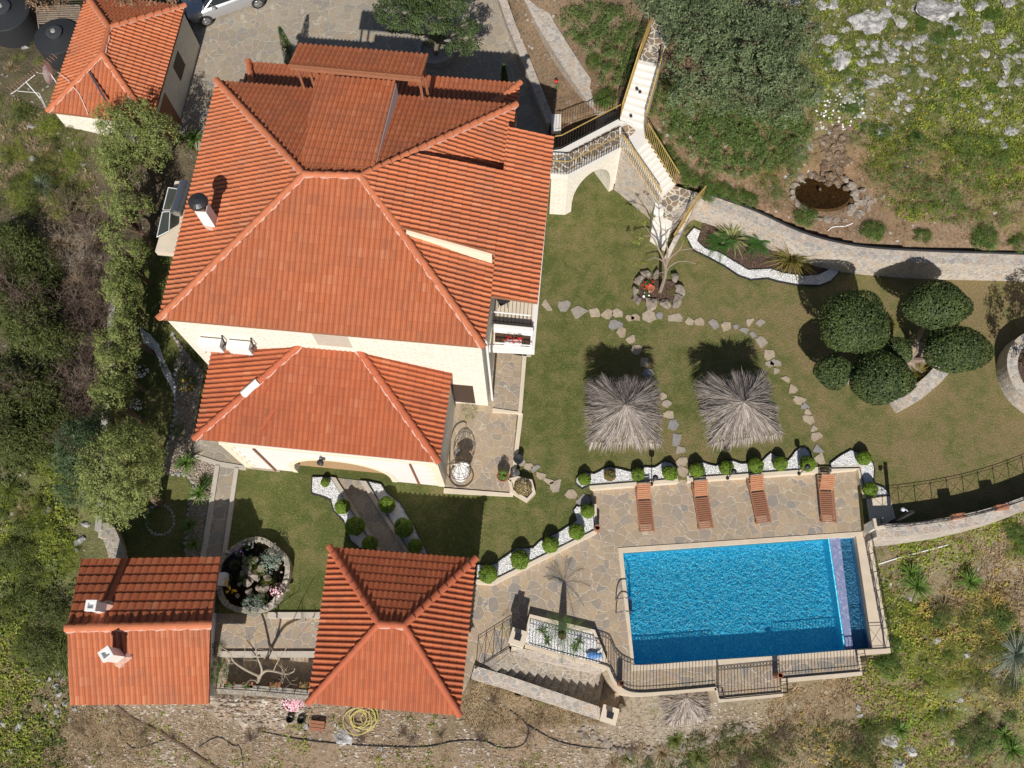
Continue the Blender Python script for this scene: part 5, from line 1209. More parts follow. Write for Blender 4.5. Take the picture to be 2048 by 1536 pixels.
p = W(1781, 1046, 0); t = thing('lamp_post', 'leaning looking dark grey lamp post with small globe beside the lawn gate', 'lamp', p); b = MB(); b.box(p+[0, 0, 1.1], (.16, .1, 2.2)); part('post', b, M['iron'], t); b = MB(); b.tube([p+[0, 0, 1.9], p+[-.15, .12, 2.0], p+[-.22, .16, 1.95]], .02, 5); blob(b, p+[-.22, .16, 1.88], (.09, .09, .09), 2, 0); part('globe', b, M['grey_m'], t)
wall_path([(236,452),(233,520),(225,600),(217,700),(211,800),(206,900),(200,1000),(196,1060)], .45, .28, -.5, .45, 'conc', 'narrow concrete wall under the row of conifers at the left')
wall_path([(196,1060),(215,1064),(232,1115),(228,1150)], .45, .6, -.5, .4, 'rubble_d', 'short rough wall stub above the cottage roof')
b = MB(); strip_wall(b, WL([(436,1377),(520,1382),(618,1391)], .0), .38, -1.6, 0.0); single('stone_wall', b, M['rubble_d'], 'grey stone parapet between cottage and pavilion with flower boxes behind', 'wall')
for px, mt, lab in ((462,'shrub','green leafy plant in a box at the cottage end of the stone parapet'),(498,'shrub','green plant in the second box behind the stone parapet'),(553,'red_leaf','reddish plant in the third box behind the stone parapet'),(612,'shrub','bright green plant in the box next to the pavilion eave')):
    p = W(px, 1370, -.2); t = thing('flower_box', lab, 'flower box', p); b = MB(); b.box(p+[0, 0, .1], (.42, .2, .2)); part('box', b, M['terra'], t); b = MB(); clumps(p+[0, 0, .25], (.18, .1, .12), 16, .07, 8, .06, mb=b); part('foliage', b, M[mt], t)
xrail('black cross braced iron fence on the grey stone parapet beside the cottage', WL([(440,1377),(520,1382),(614,1390)], 0), .8, .5)
# round planter at the right
pc = W(2108, 742, .8); b = MB(); an = np.linspace(0, 2*math.pi, 49)
V = []; 
for r_, z_ in ((2.05, -.1), (2.0, .85), (1.55, .85), (1.5, .5)): V += [[pc[0]+r_*math.cos(a), pc[1]+r_*math.sin(a), z_] for a in an[:-1]]
F = [[i*48+k, i*48+(k+1) % 48, (i+1)*48+(k+1) % 48, (i+1)*48+k] for i in range(3) for k in range(48)]; b.add(V, F); pl_ = thing('round_planter', 'round pale stone planter cut by the right edge of the picture', 'planter', (pc[0], pc[1], 0)); part('wall', b, M['rubble_w'], pl_)
b = MB(); b.lathe((pc[0], pc[1], 0), [(1.56, .6), (.0, .62)], 30); part('soil', b, M['mulch'], pl_)
# curved stone bench below the clipped tree
pb = smoothline(WL([(1792,808),(1812,797),(1838,782),(1865,760),(1885,738)], .45), 4); b = MB(); strip_wall(b, pb, .62, 0, .42); single('curved_bench', b, M['rubble_w'], 'curved pale stone bench under the cloud clipped tree', 'bench')
b = MB(); strip_wall(b, smoothline(WL([(1712,766),(1700,750),(1712,738)], .3), 4), .3, 0, .35); single('stone_edge', b, M['rubble_w'], 'small piece of pale stone edge between two clipped crowns', 'edging')

# ------------------------------------------------------------------ stone stairs south west of the pool
n = 13; z = np.linspace(-.3, -2.95, n+1)
Ls = [W(1022+(1212-1022)*i/n, 1303+(1340-1303)*i/n, z[i]) for i in range(n+1)]; Rs = [W(975+(1196-975)*i/n, 1340+(1412-1340)*i/n, z[i]) for i in range(n+1)]
stairs('staircase', 'dark stone stairs descending below the curved railing beside the pavilion', Rs, Ls, 'rubble_d', -3.4)
b = MB(); b.prism(WP([(1196,1412),(1212,1352),(1248,1392),(1222,1430)], -3.0), -3.4, -2.98); struct('stair_foot', b, M['pave'])
b = MB(); b.prism(WP([(1018,1291),(1022,1322),(976,1345),(944,1345)], -.3), -3.3, -.32); struct('stair_head', b, M['pave'])
b = MB(); P = WL([(948,1346),(1010,1364),(1206,1428)], -1.0); strip_wall(b, P, .5, -3.4, [-.1, -.35, -2.1]); single('stair_side_wall', b, M['rubble_w'], 'sloping pale rubble wall along the outer side of the dark stone stairs', 'wall')
b = MB(); strip_wall(b, WL([(1022,1300),(1205,1338)], -.3), .3, -3.3, [-.32, -.45]); single('stair_side_wall', b, M['rubble_w'], 'stone wall face between the dark stairs and the gravel planter', 'wall')
xrail('black iron gate fence at the head of the dark stone stairs', WL([(1018,1296),(952,1338)], -.3), 1.1, .4)
bed([(1052,1274),(1062,1236),(1185,1266),(1208,1322),(1196,1326),(1120,1306),(1050,1286)], -.1, 'gravel', 'triangular_planter', pebbles=300, size=.08)
b = MB(); strip_wall(b, WL([(1049,1284),(1060,1232),(1188,1263),(1212,1324)], -.05), .14, -.4, .0); single('planter_kerb', b, M['marble'], 'pale kerb of the triangular gravel planter beside the stairs', 'kerb')
p = W(1188, 1311, -.05); t = thing('garden_ornament', 'small blue and white fish shaped ornament lying on white gravel', 'ornament', p); b = MB(); blob(b, p+[0, 0, .08], (.3, .13, .06), 2, .1); part('body', b, plain('blue_paint', (.10, .25, .55), .5), t)
b = MB(); b.add([p+[.1, .1, .1], p+[.35, .32, .08], p+[.2, .05, .1], p+[-.2, -.02, .1], p+[-.35, .1, .08], p+[-.3, -.15, .08]], [[0, 1, 2], [3, 4, 5]]); part('fins', b, M['white'], t)

# ------------------------------------------------------------------ plant builders
def rosette(name, mat, n, L, w, seed, droop=.35, zlo=.1, jit=.25, trunk=0.0):
    rg = np.random.default_rng(seed); a = rg.uniform(0, 6.28, n); e = rg.uniform(zlo, 1.4, n)**1.0; D = np.stack([np.cos(a)*np.cos(e), np.sin(a)*np.cos(e), np.sin(e)], 1)
    b = MB(); V, F = blades(np.tile([0, 0, trunk], (n, 1))+D*.03, D, L*rg.uniform(1-jit, 1+jit, n), w*rg.uniform(.7, 1.2, n), droop*rg.uniform(.5, 1.3, n), 4, rg); b.add(V, F); return b.data(name, M[mat])
def cycad_mesh(name, mat, n, L, seed, trunk=.2):
    rg = np.random.default_rng(seed); b = MB()
    for i in range(n):
        a = i*2.4+rg.uniform(-.2, .2); e = rg.uniform(.15, 1.1); D = np.array([math.cos(a)*math.cos(e), math.sin(a)*math.cos(e), math.sin(e)]); t = np.linspace(.1, 1, 26); P = np.array([0, 0, trunk])+D*L*t[:, None]; P[:, 2] -= .45*L*t*t
        sd = unit(np.cross(D, [0, 0, 1])); 
        for sg in (-1, 1): V, F = blades(P, sd*sg+D*.5+rg.normal(0, .05, (26, 3)), L*.24*np.sin(np.pi*(t*.85+.1)), .016, .2, 1, rg); b.add(V, F)
        b.tube([np.array([0, 0, trunk]), *P[::6]], .008, 3, cap=False)
    return b.data(name, M[mat])
def put(meshes, name, label, cat, loc, group=None, rz=None, sc=1.0, parts=('foliage',), zsc=None):
    t = thing(name, label, cat, loc, group, rng.uniform(0, 6.28) if rz is None else rz)
    for nm, me in zip(parts, meshes):
        o = bpy.data.objects.new(nm, me); C.objects.link(o); o.parent = t; o.scale = (sc, sc, sc*(zsc or 1))
    return t
def bush_mesh(name, mat, seed, ncl=70, nl=26, size=.11, cr=.26, rz_=.65, aspect=.55, zmin=-.15, shell=.35):
    """unit bush, radius 1"""
    rg = np.random.default_rng(seed); b = MB(); clumps((0, 0, .35*rz_), (.82, .82, rz_), ncl, cr, nl, size, rg, zmin, aspect, shell, b); return b.data(name, M[mat])
def twig_mesh(name, mat, seed, n=26, L=1.0, r=.02, spread=1.0, sub=2):
    rg = np.random.default_rng(seed); b = MB()
    def grow(p, d, L, r, k):
        m = 5; P = [p]; dd = d
        for i in range(m): dd = unit(dd+rg.normal(0, .22, 3)); P.append(P[-1]+dd*L/m)
        b.tube(P, np.linspace(r, r*.45, m+1), 4, cap=False)
        if k > 0:
            for j in range(3): i = rg.integers(1, m); grow(P[i], unit(dd+rg.normal(0, .75, 3)+[0, 0, .1]), L*.55, r*.5, k-1)
    for i in range(n): a = rg.uniform(0, 6.28); e = rg.uniform(.2, 1.3)/spread; grow(np.array([rg.normal(0, .08), rg.normal(0, .08), 0]), np.array([math.cos(a)*math.cos(e), math.sin(a)*math.cos(e), math.sin(e)]), L*rg.uniform(.6, 1.1), r, sub)
    return b.data(name, M[mat])
def branch_tree(root, mat, segs, label=None, k=.68):
    """segs: list of (points, r0, r1)"""
    b = MB()
    rgt = np.random.default_rng(len(segs))
    for P, r0, r1 in segs:
        if r1 < .03:
            Q = smoothline(P, 3)
            for _ in range(5):
                i = rgt.integers(len(Q)//2, len(Q)); q = Q[i]; dd = rgt.normal(0, .5, 3)+[0, 0, .3]; b.tube([q, q+dd*.25, q+dd*.5+rgt.normal(0, .05, 3)], [.009, .006, .003], 3, cap=False)
        P = smoothline(P, 4); b.tube(P, np.linspace(r0*k, r1*k, len(P)), 7)
    return part('trunk', b, M[mat], root)
def crown_tree(name, label, cat, base, crowns, mat, tr, lsize, ncl, nl, cr, group=None, aspect=.55, seed=0, bmat='bark2', core=None, extra=None):
    """crowns: list of (centre xyz, radii)"""
    t = thing(name, label, cat, base, group); rg = np.random.default_rng(seed+11); b = MB(); base = np.array(base, float)
    fork = base+(np.mean([c for c, r in crowns], axis=0)-base)*.4
    b.tube(smoothline([base-[0, 0, .2], lerp(base, fork, .5)+rg.normal(0, .06, 3), fork], 3), np.linspace(tr, tr*.75, 7), 8)
    for c, r in crowns:
        c = np.array(c); b.tube([fork, lerp(fork, c, .5)+rg.normal(0, .1, 3), c], [tr*.6, tr*.4, tr*.15], 6)
        for k in range(4): d = sph(1, rg)[0]*np.array(r)*.75; b.tube([lerp(fork, c, .6), c+d*.5, c+d], [tr*.25, tr*.15, tr*.05], 5, cap=False)
    part('trunk', b, M[bmat], t); b = MB(); w_ = np.array([np.prod(r)**.66 for c, r in crowns]); w_ = w_/w_.sum()
    for (c, r), ww in zip(crowns, w_): clumps(c, r, max(4, int(ncl*ww)), cr, nl, lsize, rg, -.45, aspect, .45, b)
    cr_ = part('crown', b, M[mat], t)
    if extra: extra(t, cr_, rg)
    return t
def ctop(px, py, z, rx, ry=None, rzz=None):
    c = W(px, py, z); ry = ry or rx; return (c, (rx, ry, rzz or min(rx, ry)))

# ------------------------------------------------------------------ conifers along the left wall
def base_of(c, dz): return (c[0], c[1], float(hN(c[0], c[1])) if dz is None else dz)
cons = [((255,262,5.0,1.7,1.5,1.6),'large grey green conifer covering the corner of the garage roof',.4),((225,205,5.6,.8,.8,1.0),None,0),
 ((240,345,3.0,1.0,1.1,1.3),'conifer in the row directly below the big garage conifer',.6),((252,425,2.4,.85,1.0,1.2),'conifer left of the solar water heater',.2),((248,505,2.2,.85,.9,1.1),'conifer in the row level with the solar shelf',.1),
 ((240,585,2.1,.9,.95,1.1),'conifer in the row level with the south west roof corner',0),((248,660,2.0,.85,.9,1.0),'conifer at the top of the stony trail',0),((235,735,2.0,.95,.9,1.0),'conifer in the row beside the air conditioners',0),
 ((225,800,2.1,.9,.8,1.0),'conifer just above the big lower conifer',0)]
for i, (a, lab, bz) in enumerate(cons):
    if lab is None: continue
    px, py, z_, rx, ry, rz_ = a; cr = [ctop(px, py, z_, rx, ry, rz_)]
    if i == 0: cr = [ctop(262,285,3.4,1.5,1.2,1.3), ctop(275,235,4.1,1.1,.8,.9), ctop(222,245,3.9,.75,.85,.9), ctop(318,268,3.5,.85,.95,.9), ctop(235,310,3.0,1.05,.9,1.0), ctop(305,300,2.9,.8,.9,.9)]
    else: rg0 = np.random.default_rng(i); cr = [ctop(px, py, z_+.5, rx*.75, ry*.75, rz_)]+[ctop(px+rg0.uniform(-36, 34), py+rg0.uniform(-38, 38), z_+rg0.uniform(-.7, .5), rg0.uniform(.3, .55), rg0.uniform(.3, .55), .7) for _ in range(5)]
    c = cr[0][0]; crown_tree('conifer_tree', 'feathery '+lab, 'tree', (c[0]+.15, c[1]-.1, bz), cr, 'conifer', .14, .12, 460 if i == 0 else 120, 34, .25, 'conifers along the left boundary wall', .32, i)
c = W(225, 945, 4.2)
crown_tree('conifer_tree', 'tallest broad grey green conifer above the cottage, with yellowish foliage', 'tree', (c[0]+.2, c[1]-.2, 0), [ctop(245,935,4.0,1.6,1.7,1.6), ctop(235,1000,3.3,1.25,1.0,1.2), ctop(255,890,3.4,1.1,1.0,1.1), ctop(280,960,3.0,.8,1.1,1.0)], 'conifer', .2, .12, 520, 36, .24, 'conifers along the left boundary wall', .32, 40)
c = W(165, 935, 3.6)
crown_tree('conifer_tree', 'blue green conifer leaning against the left side of the tallest one', 'tree', (c[0]+.2, c[1]-.3, .1), [ctop(165,905,3.4,1.0,1.3,1.4), ctop(160,960,3.0,.9,1.1,1.2), ctop(175,865,3.0,.6,.7,.9)], 'conifer_b', .14, .13, 260, 34, .24, 'conifers along the left boundary wall', .3, 41)
# ------------------------------------------------------------------ top centre tree, thin cypresses, withered tree
p = W(872, 108, .3); b = MB(); b.lathe(p, [(.95, 0), (.95, .4), (.75, .4), (.75, .2), (0, .22)], 28); single('planter_ring', b, M['conc'], 'round concrete planter ring under the driveway tree', 'planter')
crown_tree('driveway_tree', 'dark green tree growing in the round planter on the driveway', 'tree', p, [ctop(800,25,4.6,1.25,.95,.8), ctop(860,40,4.7,1.15,.95,.8), ctop(905,5,4.9,.8,.8,.7), ctop(830,-12,4.9,1.2,.7,.8), ctop(935,55,4.3,.55,.5,.45), ctop(915,95,3.9,.55,.4,.4), ctop(945,95,3.9,.4,.3,.3)], 'tree_dark', .13, .11, 480, 36, .22, None, .5, 50, 'bark')
def cyp(px, py, h, r, label):
    c = W(px, py, .3); b = MB(); rg = np.random.default_rng(int(px)); n = 1500; t = rg.uniform(0, 1, n); a = rg.uniform(0, 6.28, n); rr = r*(1-t)**.7*rg.uniform(.6, 1, n); P = np.stack([c[0]+rr*np.cos(a), c[1]+rr*np.sin(a), .35+h*t], 1)
    V, F = blades(P, np.stack([np.cos(a)*.5, np.sin(a)*.5, np.full(n, 1.)], 1), .16, .05, .1, 1, rg); b.add(V, F); t = thing('cypress', label, 'tree', (c[0], c[1], .3)); part('crown', b, M['juniper'], t); b = MB(); b.tube([c, c+[0, 0, h*.8]], .04, 6); part('trunk', b, M['bark2'], t)
cyp(593, 150, 3.2, .45, 'slim light green cypress on the driveway left of the entrance canopy'); cyp(1010, 205, 2.6, .32, 'slim cypress rising behind the north east roof corner')
cw = [ctop(90,2,4.5,1.1,.45,.4), ctop(200,-25,5.5,1.4,.6,.5), ctop(300,-10,5.5,1.3,.5,.4), ctop(360,-5,5.3,.7,.4,.3), ctop(250,5,5.4,.6,.3,.3)]
crown_tree('withered_tree', 'tree with withered brown leaves reaching over the top left roofs', 'tree', (*W(200, -120, .8)[:2], .8), cw, 'brownleaf', .12, .11, 150, 14, .22, None, .6, 51)
# ------------------------------------------------------------------ big tree and shrubs on the north east bank
def gz_(px, py): return T1(px, py)
g0 = gz_(1475, 130)
crown_tree('carob_tree', 'very large grey green tree spreading beside the upper steps', 'tree', g0, [ctop(1480,100,7.6,2.0,1.9,1.2), ctop(1400,130,7.0,1.5,1.6,1.1), ctop(1420,50,7.6,1.6,1.4,1.1), ctop(1540,150,7.2,1.4,1.4,1.0), ctop(1490,190,6.4,1.6,1.0,.9), ctop(1560,80,7.4,1.2,1.4,1.0), ctop(1500,10,8,1.6,1.3,1.0), ctop(1380,200,6.2,.9,.8,.8), ctop(1590,180,6.4,1.2,1.2,.9), ctop(1600,60,6.8,1.0,1.3,.9), ctop(1550,225,5.8,1.1,.8,.7)], 'carob', .26, .11, 960, 40, .27, None, .5, 60)
crown_tree('carob_tree', 'grey green tree overhanging the top of the white staircase', 'tree', gz_(1375, 0), [ctop(1370,25,7.4,1.3,1.1,.9), ctop(1320,5,7.4,1.2,.7,.8), ctop(1400,-20,7.6,1.4,1.0,.9), ctop(1350,60,6.6,.7,.5,.5)], 'carob', .2, .11, 260, 40, .25, None, .5, 61)
b_sh = [bush_mesh('f', 'shrub', 1, 58, 28, .13, .2, .75, .2), bush_mesh('f', 'shrub', 2, 54, 28, .13, .2, .75, .2)]
b_ci = [bush_mesh('f', 'shrub_y', 3, 46, 26, .11, .17, .6, .1), bush_mesh('f', 'shrub', 4, 56, 26, .12, .17, .7, .1), bush_mesh('f', 'juniper', 14, 52, 26, .12, .17, .7, .1)]
b_ju = [bush_mesh('f', 'juniper', 5, 90, 30, .12, .22, .5, .2), bush_mesh('f', 'juniper', 6, 90, 30, .12, .22, .5, .2)]
b_sc = [bush_mesh('f', 'scrub', 7, 48, 24, .12, .24, .55, .2), bush_mesh('f', 'scrub', 8, 52, 24, .12, .24, .6, .2), bush_mesh('f', 'weed', 9, 46, 26, .11, .24, .35, .1), bush_mesh('f', 'weed', 10, 42, 26, .11, .26, .3, .1)]
b_sc0 = [bush_mesh('f', 'grass', 12, 46, 26, .12, .24, .5, .1)]
b_tw = [twig_mesh('f', 'twig', 1, 22, 1.0, .016), twig_mesh('f', 'twig', 2, 20, 1.0, .014), twig_mesh('f', 'twig_l', 3, 16, 1.0, .012)]
b_dr = [rosette('f', 'dry', 170, 1.0, .035, 4, .5, .1), rosette('f', 'grass', 190, .9, .035, 5, .5, .15)]
def shrubs(lst, meshes, name, labf, group, cat='shrub', zoff=0.0, zsc=None):
    for i, a in enumerate(lst):
        px, py, r = a[:3]; g = T1(px, py); z_ = r*.45; c = WT(px, py)[0]; pp = W(px, py, g[2]+z_); g = np.array([pp[0], pp[1], float(hN(pp[0], pp[1]))]); r = r*(1.45 if group and 'pond' in group else 1.2 if group and 'large tree' in group else 1.25 if group and 'left edge' in group else 1)
        lab = a[3] if len(a) > 3 else labf; put([meshes[i % len(meshes)]], name, lab, cat, g+[0, 0, zoff], group, sc=r, zsc=zsc)
shrubs([(1150,35,1.1,'oleander like shrub nearest the top of the broad grey wall'),(1195,25,1.1),(1240,30,1.1),(1270,60,.9,'narrow leaved shrub beside the top of the gold railing'),(1200,80,1.1),(1245,90,1.1),(1270,115,.8),(1255,150,.9,'narrow leaved shrub above the bridge railing'),(1225,140,.9)], b_sh, 'flowering_shrub', 'green narrow leaved shrub between the broad wall and the upper steps', 'narrow leaved shrubs left of the staircase')
shrubs([(1590,300,.8),(1600,255,.8),(1575,225,.8),(1530,320,.75),(1425,320,.7),(1480,335,.7),(1335,205,.9,'narrow leaved shrub touching the landing at the foot of the upper steps'),(1385,225,1.0),(1345,170,.8),(1430,250,1.0),(1470,235,1.0),(1520,250,1.1),(1400,275,.9),(1455,300,.9),(1500,300,.9),(1545,300,.8),(1580,260,.9),(1550,225,.9),(1440,215,.9),(1490,265,.9),(1365,255,.8)], b_sh, 'flowering_shrub', 'green narrow leaved shrub below the large grey green tree', 'narrow leaved shrubs below the large tree')
shrubs([(1760,300,.7),(1800,310,.7),(1745,350,.6),(1860,420,.6),(1815,425,.5),(1935,430,.6),(2040,440,.7),(1565,345,.7),(1545,375,.6),(1530,350,.6),(1560,395,.5),(1590,330,.5),(1775,330,.8),(1815,350,.8),(1840,390,.9),(1790,395,.7),(1890,380,.9),(1930,340,.9),(1960,395,1.0),(2000,350,.9),(2030,395,.9),(1880,320,.8),(1850,300,.8),(1980,300,.9),(2035,310,.8),(1910,415,.7),(1990,430,.7),(1775,290,.6),(1930,285,.7)], b_ci, 'yellow_green_shrub', 'loose yellow green shrub on red soil right of the pond', 'yellow green shrubs right of the pond')
shrubs([(1312,268,.5),(1335,300,.6),(1360,325,.6),(1385,350,.65),(1420,360,.6),(1450,375,.55),(1480,385,.6),(1502,398,.5),(1420,385,.5)], b_ju, 'juniper_bush', 'low dark juniper in the row above the retaining wall by the middle steps', 'low junipers beside the middle steps')
shrubs([(1614,428,.68,'round low juniper just below the pond'),(1749,456,.72,'low juniper with a white pipe beside it'),(1849,466,.52,'small low juniper in the middle of the right bank'),(1978,468,.85,'wide low juniper near the right edge above the wall'),(2046,478,.6,'low juniper cut by the right edge above the wall'),(1188,118,.6,'low juniper on bare soil beside the broad grey wall'),(1162,72,.45,'small low juniper at the corner of the broad grey wall'),(1215,190,.8,'dark juniper behind the footbridge railing')], b_ju, 'juniper_bush', '', 'spaced low junipers above the walls')
hb = np.random.default_rng(88)
shrubs([(hb.uniform(1640, 2040), hb.uniform(10, 270), hb.uniform(.25, .6)) for _ in range(26)]+[(1720,270,.6),(1740,245,.5),(1610,175,.6),(1625,120,.5)], [b_sh[0], b_ju[1], b_sc0[0]], 'hillside_bush', 'low dark green bush between the limestone rocks on the upper right hillside', 'low bushes among the hillside rocks', zsc=.6)
# mulch bed plants
m_ph = rosette('f', 'phorm', 90, 1.0, .07, 21, .35, .2); m_py = rosette('f', 'phorm_y', 170, 1.25, .065, 22, .4, .05, .3); m_yu = rosette('f', 'yucca', 90, .62, .05, 23, .3, .0, .15, .25); m_cy = cycad_mesh('f', 'cycad', 26, .68, 24)
m_sp = rosette('f', 'silver', 240, 1.5, .035, 25, .35, .1)
def pl(mesh, px, py, z, name, label, cat, sc=1.0, group=None): return put([mesh], name, label, cat, W(px, py, z), group, sc=sc)
pl(m_ph, 1464, 478, .06, 'flax_plant', 'striped grey green flax with long arching leaves in the mulch bed', 'plant', 1.2); pl(m_cy, 1440, 494, .06, 'sago_palm', 'dark green sago palm at the left of the mulch bed', 'plant', 1.3); pl(m_cy, 1514, 492, .06, 'sago_palm', 'dark green sago palm between the two flax plants', 'plant', 1.3)
pl(m_py, 1582, 520, .06, 'flax_plant', 'big golden and dark green flax at the right of the mulch bed', 'plant', 1.15)
for px, py, z_, s, lab in ((377,930,.05,1.0,'spiky green cordyline nearest the porch corner'),(402,990,.05,.9,'spiky green cordyline beside the straight walk'),(383,1052,.05,.8,'shaded spiky plant in the lower part of the tan border'),(392,1090,.05,.7,'shaded spiky plant above the cottage roof')): pl(m_yu, px, py, z_, 'cordyline', lab, 'plant', s)
for px, py, s, lab in ((1827,1168,1.25,'green yucca right of the pool fence'),(1815,1140,1.0,'dark yucca partly behind the bigger one right of the pool'),(1932,1158,1.1,'green yucca alone on the slope right of the pool'),(1795,1452,.9,'small yucca standing on grey rock at the bottom'),(2016,1492,1.15,'yucca in the lower right corner'),(2002,1462,.9,'yucca just above the lower right corner one')):
    g = T1(px, py+8); put([m_yu], 'yucca', lab, 'plant', g, None, sc=s)
put([m_sp], 'silvery_grass', 'large silvery green spiky clump at the right edge of the lower slope', 'plant', T1(2030, 1310), None, sc=.95)
put([m_sp], 'silvery_grass', 'small silvery spiky clump on the upper left slope', 'plant', T1(85, 375), None, sc=.5)
put([m_yu], 'agave', 'dark green spiky plant between the garage and the villa', 'plant', W(392, 285, .2), None, sc=1.1)
def bushy(px, py, z, r, meshes, label, flower=None, nfl=30, name='garden_shrub', zs=1.0):
    t = put([meshes], name, label, 'shrub', W(px, py, z), None, sc=r, zsc=zs)
    if flower:
        rg = np.random.default_rng(int(px+py)); d = sph(nfl, rg, .1); b = MB(); V, F = leaves(d*[.9, .9, .7]*r+[0, 0, .25*r], d, .1, 1, rg, .3); b.add(V, F); part('flowers', b, M[flower], t, local=True)
    return t
bushy(378,768,.03,.52,b_sh[0],'leafy green bush with yellow flowers left of the annex roof','fl_yellow',26); bushy(357,862,.03,.36,b_sh[1],'small green bush on the tan gravel beside the annex roof'); bushy(366,742,.03,.3,b_sh[0],'little bush at the upper end of the tan gravel'); bushy(413,962,.05,.34,b_ju[0],'dark green bush beside the straight walk')
bushy(330,732,.03,.26,b_sc[0],'tiny bush on the pale gravel trail'); bushy(938,824,.15,.55,b_ci[0],'potted plant with yellow green leaves below the brown shutter'); bushy(903,797,.15,.22,b_sh[0],'small plant beside the brown shutter')
bushy(285,745,0,.35,b_sc[0],'pale flowering plant in the shade under the conifers','fl_white',40); bushy(275,812,0,.32,b_sc[1],'white speckled plant in deep shade under the conifers','fl_white',40)
bushy(1013,1258,.1,.34,b_ci[0],'bright green plant beside the pillar at the head of the stairs'); bushy(290,1035,0,.5,b_sh[0],'shaded leafy plant at the left of the oval stone ring'); bushy(440,1345,-.6,.6,b_sh[1],'green climber between cottage wall and parapet'); bushy(436,1300,-.3,.4,b_sc[0],'dark climber on the cottage east side')
bushy(590,1400,-1.2,.5,b_sc[2],'cushion of pink flowers at the foot of the grey parapet','fl_pink',420,zs=.5); bushy(1046,975,.25,.36,BR[0],'bronze leaved plant in the small stone planter by the swing terrace')
b = MB(); p = W(1040, 962, 0); 
for q in ([(1019,960),(1036,956),(1062,962),(1068,985),(1054,1000),(1024,982)],): strip_wall(b, [*WL(q, .3), W(*q[0], .3)], .14, 0, .32)
b.prism(WP([(1019,960),(1036,956),(1062,962),(1068,985),(1054,1000),(1024,982)], .2), 0, .2); single('stone_planter', b, M['marble'], 'small irregular stone planter at the corner of the swing terrace', 'planter')
p = W(1030, 948, .1); b = MB(); b.lathe(p, [(0, 0), (.16, .02), (.2, .18), (.1, .32), (0, .34)], 14); single('metal_jar', b, M['steel'], 'shiny metal jar beside the stone planter', 'jar'); p = W(1037, 922, .05); b = MB(); b.lathe(p, [(0, 0), (.16, .02), (.22, .35), (.18, .35), (0, .3)], 14); single('black_pot', b, M['black'], 'black pot beside the terrace above the metal jar', 'pot')
p = W(1112, 178, .65); t = thing('rose_bush', 'single red rose plant in the soil strip', 'plant', p); b = MB(); clumps(p+[0, 0, .2], (.15, .15, .2), 10, .08, 8, .08, mb=b); part('foliage', b, M['shrub'], t); b = MB(); blob(b, p+[0, .05, .5], (.09, .09, .08), 2, .1); part('bloom', b, M['fl_red'], t)
p = W(1026, 688, vz); t = thing('balcony_plant', 'leafless red flowering plant at the end of the balcony', 'plant', p); b = MB(); clumps(p+[0, .1, .3], (.35, .15, .25), 14, .1, 5, .09, mb=b); part('flowers', b, M['fl_red'], t); b = MB(); b.box(p+[0, 0, .1], (.7, .2, .2)); part('flower_box', b, M['render_w'], t)
# balcony chair
p = W(1006, 608, vz); t = thing('patio_chair', 'black folding chair on the villa balcony', 'chair', p); b = MB(); b.box(p+[0, 0, .42], (.45, .45, .03), .5); part('seat', b, M['black'], t); b = MB(); b.box(p+[-.2, .12, .68], (.06, .42, .45), .5); part('backrest', b, M['black'], t)
for sx in (-.18, .18):
    for sy in (-.18, .18): b = MB(); b.tube([p+[sx, sy, 0], p+[sx, sy, .42]], .012, 5); part('leg', b, M['iron'], t)

# ------------------------------------------------------------------ cloud clipped tree
cl = thing('cloud_pruned_tree', 'cloud pruned tree with six dark green clipped crowns on the lawn', 'tree', W(1812, 720, 0))
base = W(1815, 722, 0)
for (px, py, z_, rx, ry, rzz) in ((1708,645,2.7,1.32,1.38,1.0),(1874,612,2.7,1.42,1.02,.9),(1914,700,2.3,1.28,1.02,.85),(1762,757,2.2,1.28,1.1,.9),(1666,742,1.9,.76,.74,.62),(1795,702,1.6,.55,.62,.5)):
    c = W(px, py, z_); rg = np.random.default_rng(int(px)); b = MB(); b.tube(smoothline([base+[0, 0, .1], lerp(base, c, .4)+[0, 0, -.3], c-[0, 0, rzz*.6]], 4), np.linspace(.17, .06, 9), 7); part('limb', b, M['bark'], cl)
    n = int(8500*(rx*ry)/1.6); d = sph(n, rg, -.75); rad = 1+.06*np.sin(d[:, 0]*4+px)+.05*np.sin(d[:, 1]*5+py)+rg.normal(0, .022, len(d)); sq = d
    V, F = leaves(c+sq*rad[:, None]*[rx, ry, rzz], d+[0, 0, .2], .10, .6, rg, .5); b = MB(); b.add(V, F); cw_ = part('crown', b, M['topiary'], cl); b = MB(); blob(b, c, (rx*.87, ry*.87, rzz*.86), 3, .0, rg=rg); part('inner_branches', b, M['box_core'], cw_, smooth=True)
for px, py, s, m_, lab in ((1835,745,.5,m_py,'tuft of golden grass at the foot of the cloud pruned tree'),(1775,650,.45,m_py,'narrow golden leaved plant between the clipped crowns')): pl(m_, px, py, .05, 'grass_tuft', lab, 'plant', s)
b = MB(); blob(b, W(1815,715,.1), (.9, .7, .3), 3, .3); single('root_mound', b, M['bark'], 'gnarled grey root mound under the cloud pruned tree', 'root')
crown_tree('olive_tree', 'tree in the round planter, mostly outside the right edge', 'tree', (*W(2115, 745, .6)[:2], .6), [ctop(2135,740,3.2,1.2,1.4,1.0), ctop(2160,640,3.4,1.0,1.0,.9)], 'carob', .14, .11, 150, 36, .25, None, .5, 70)
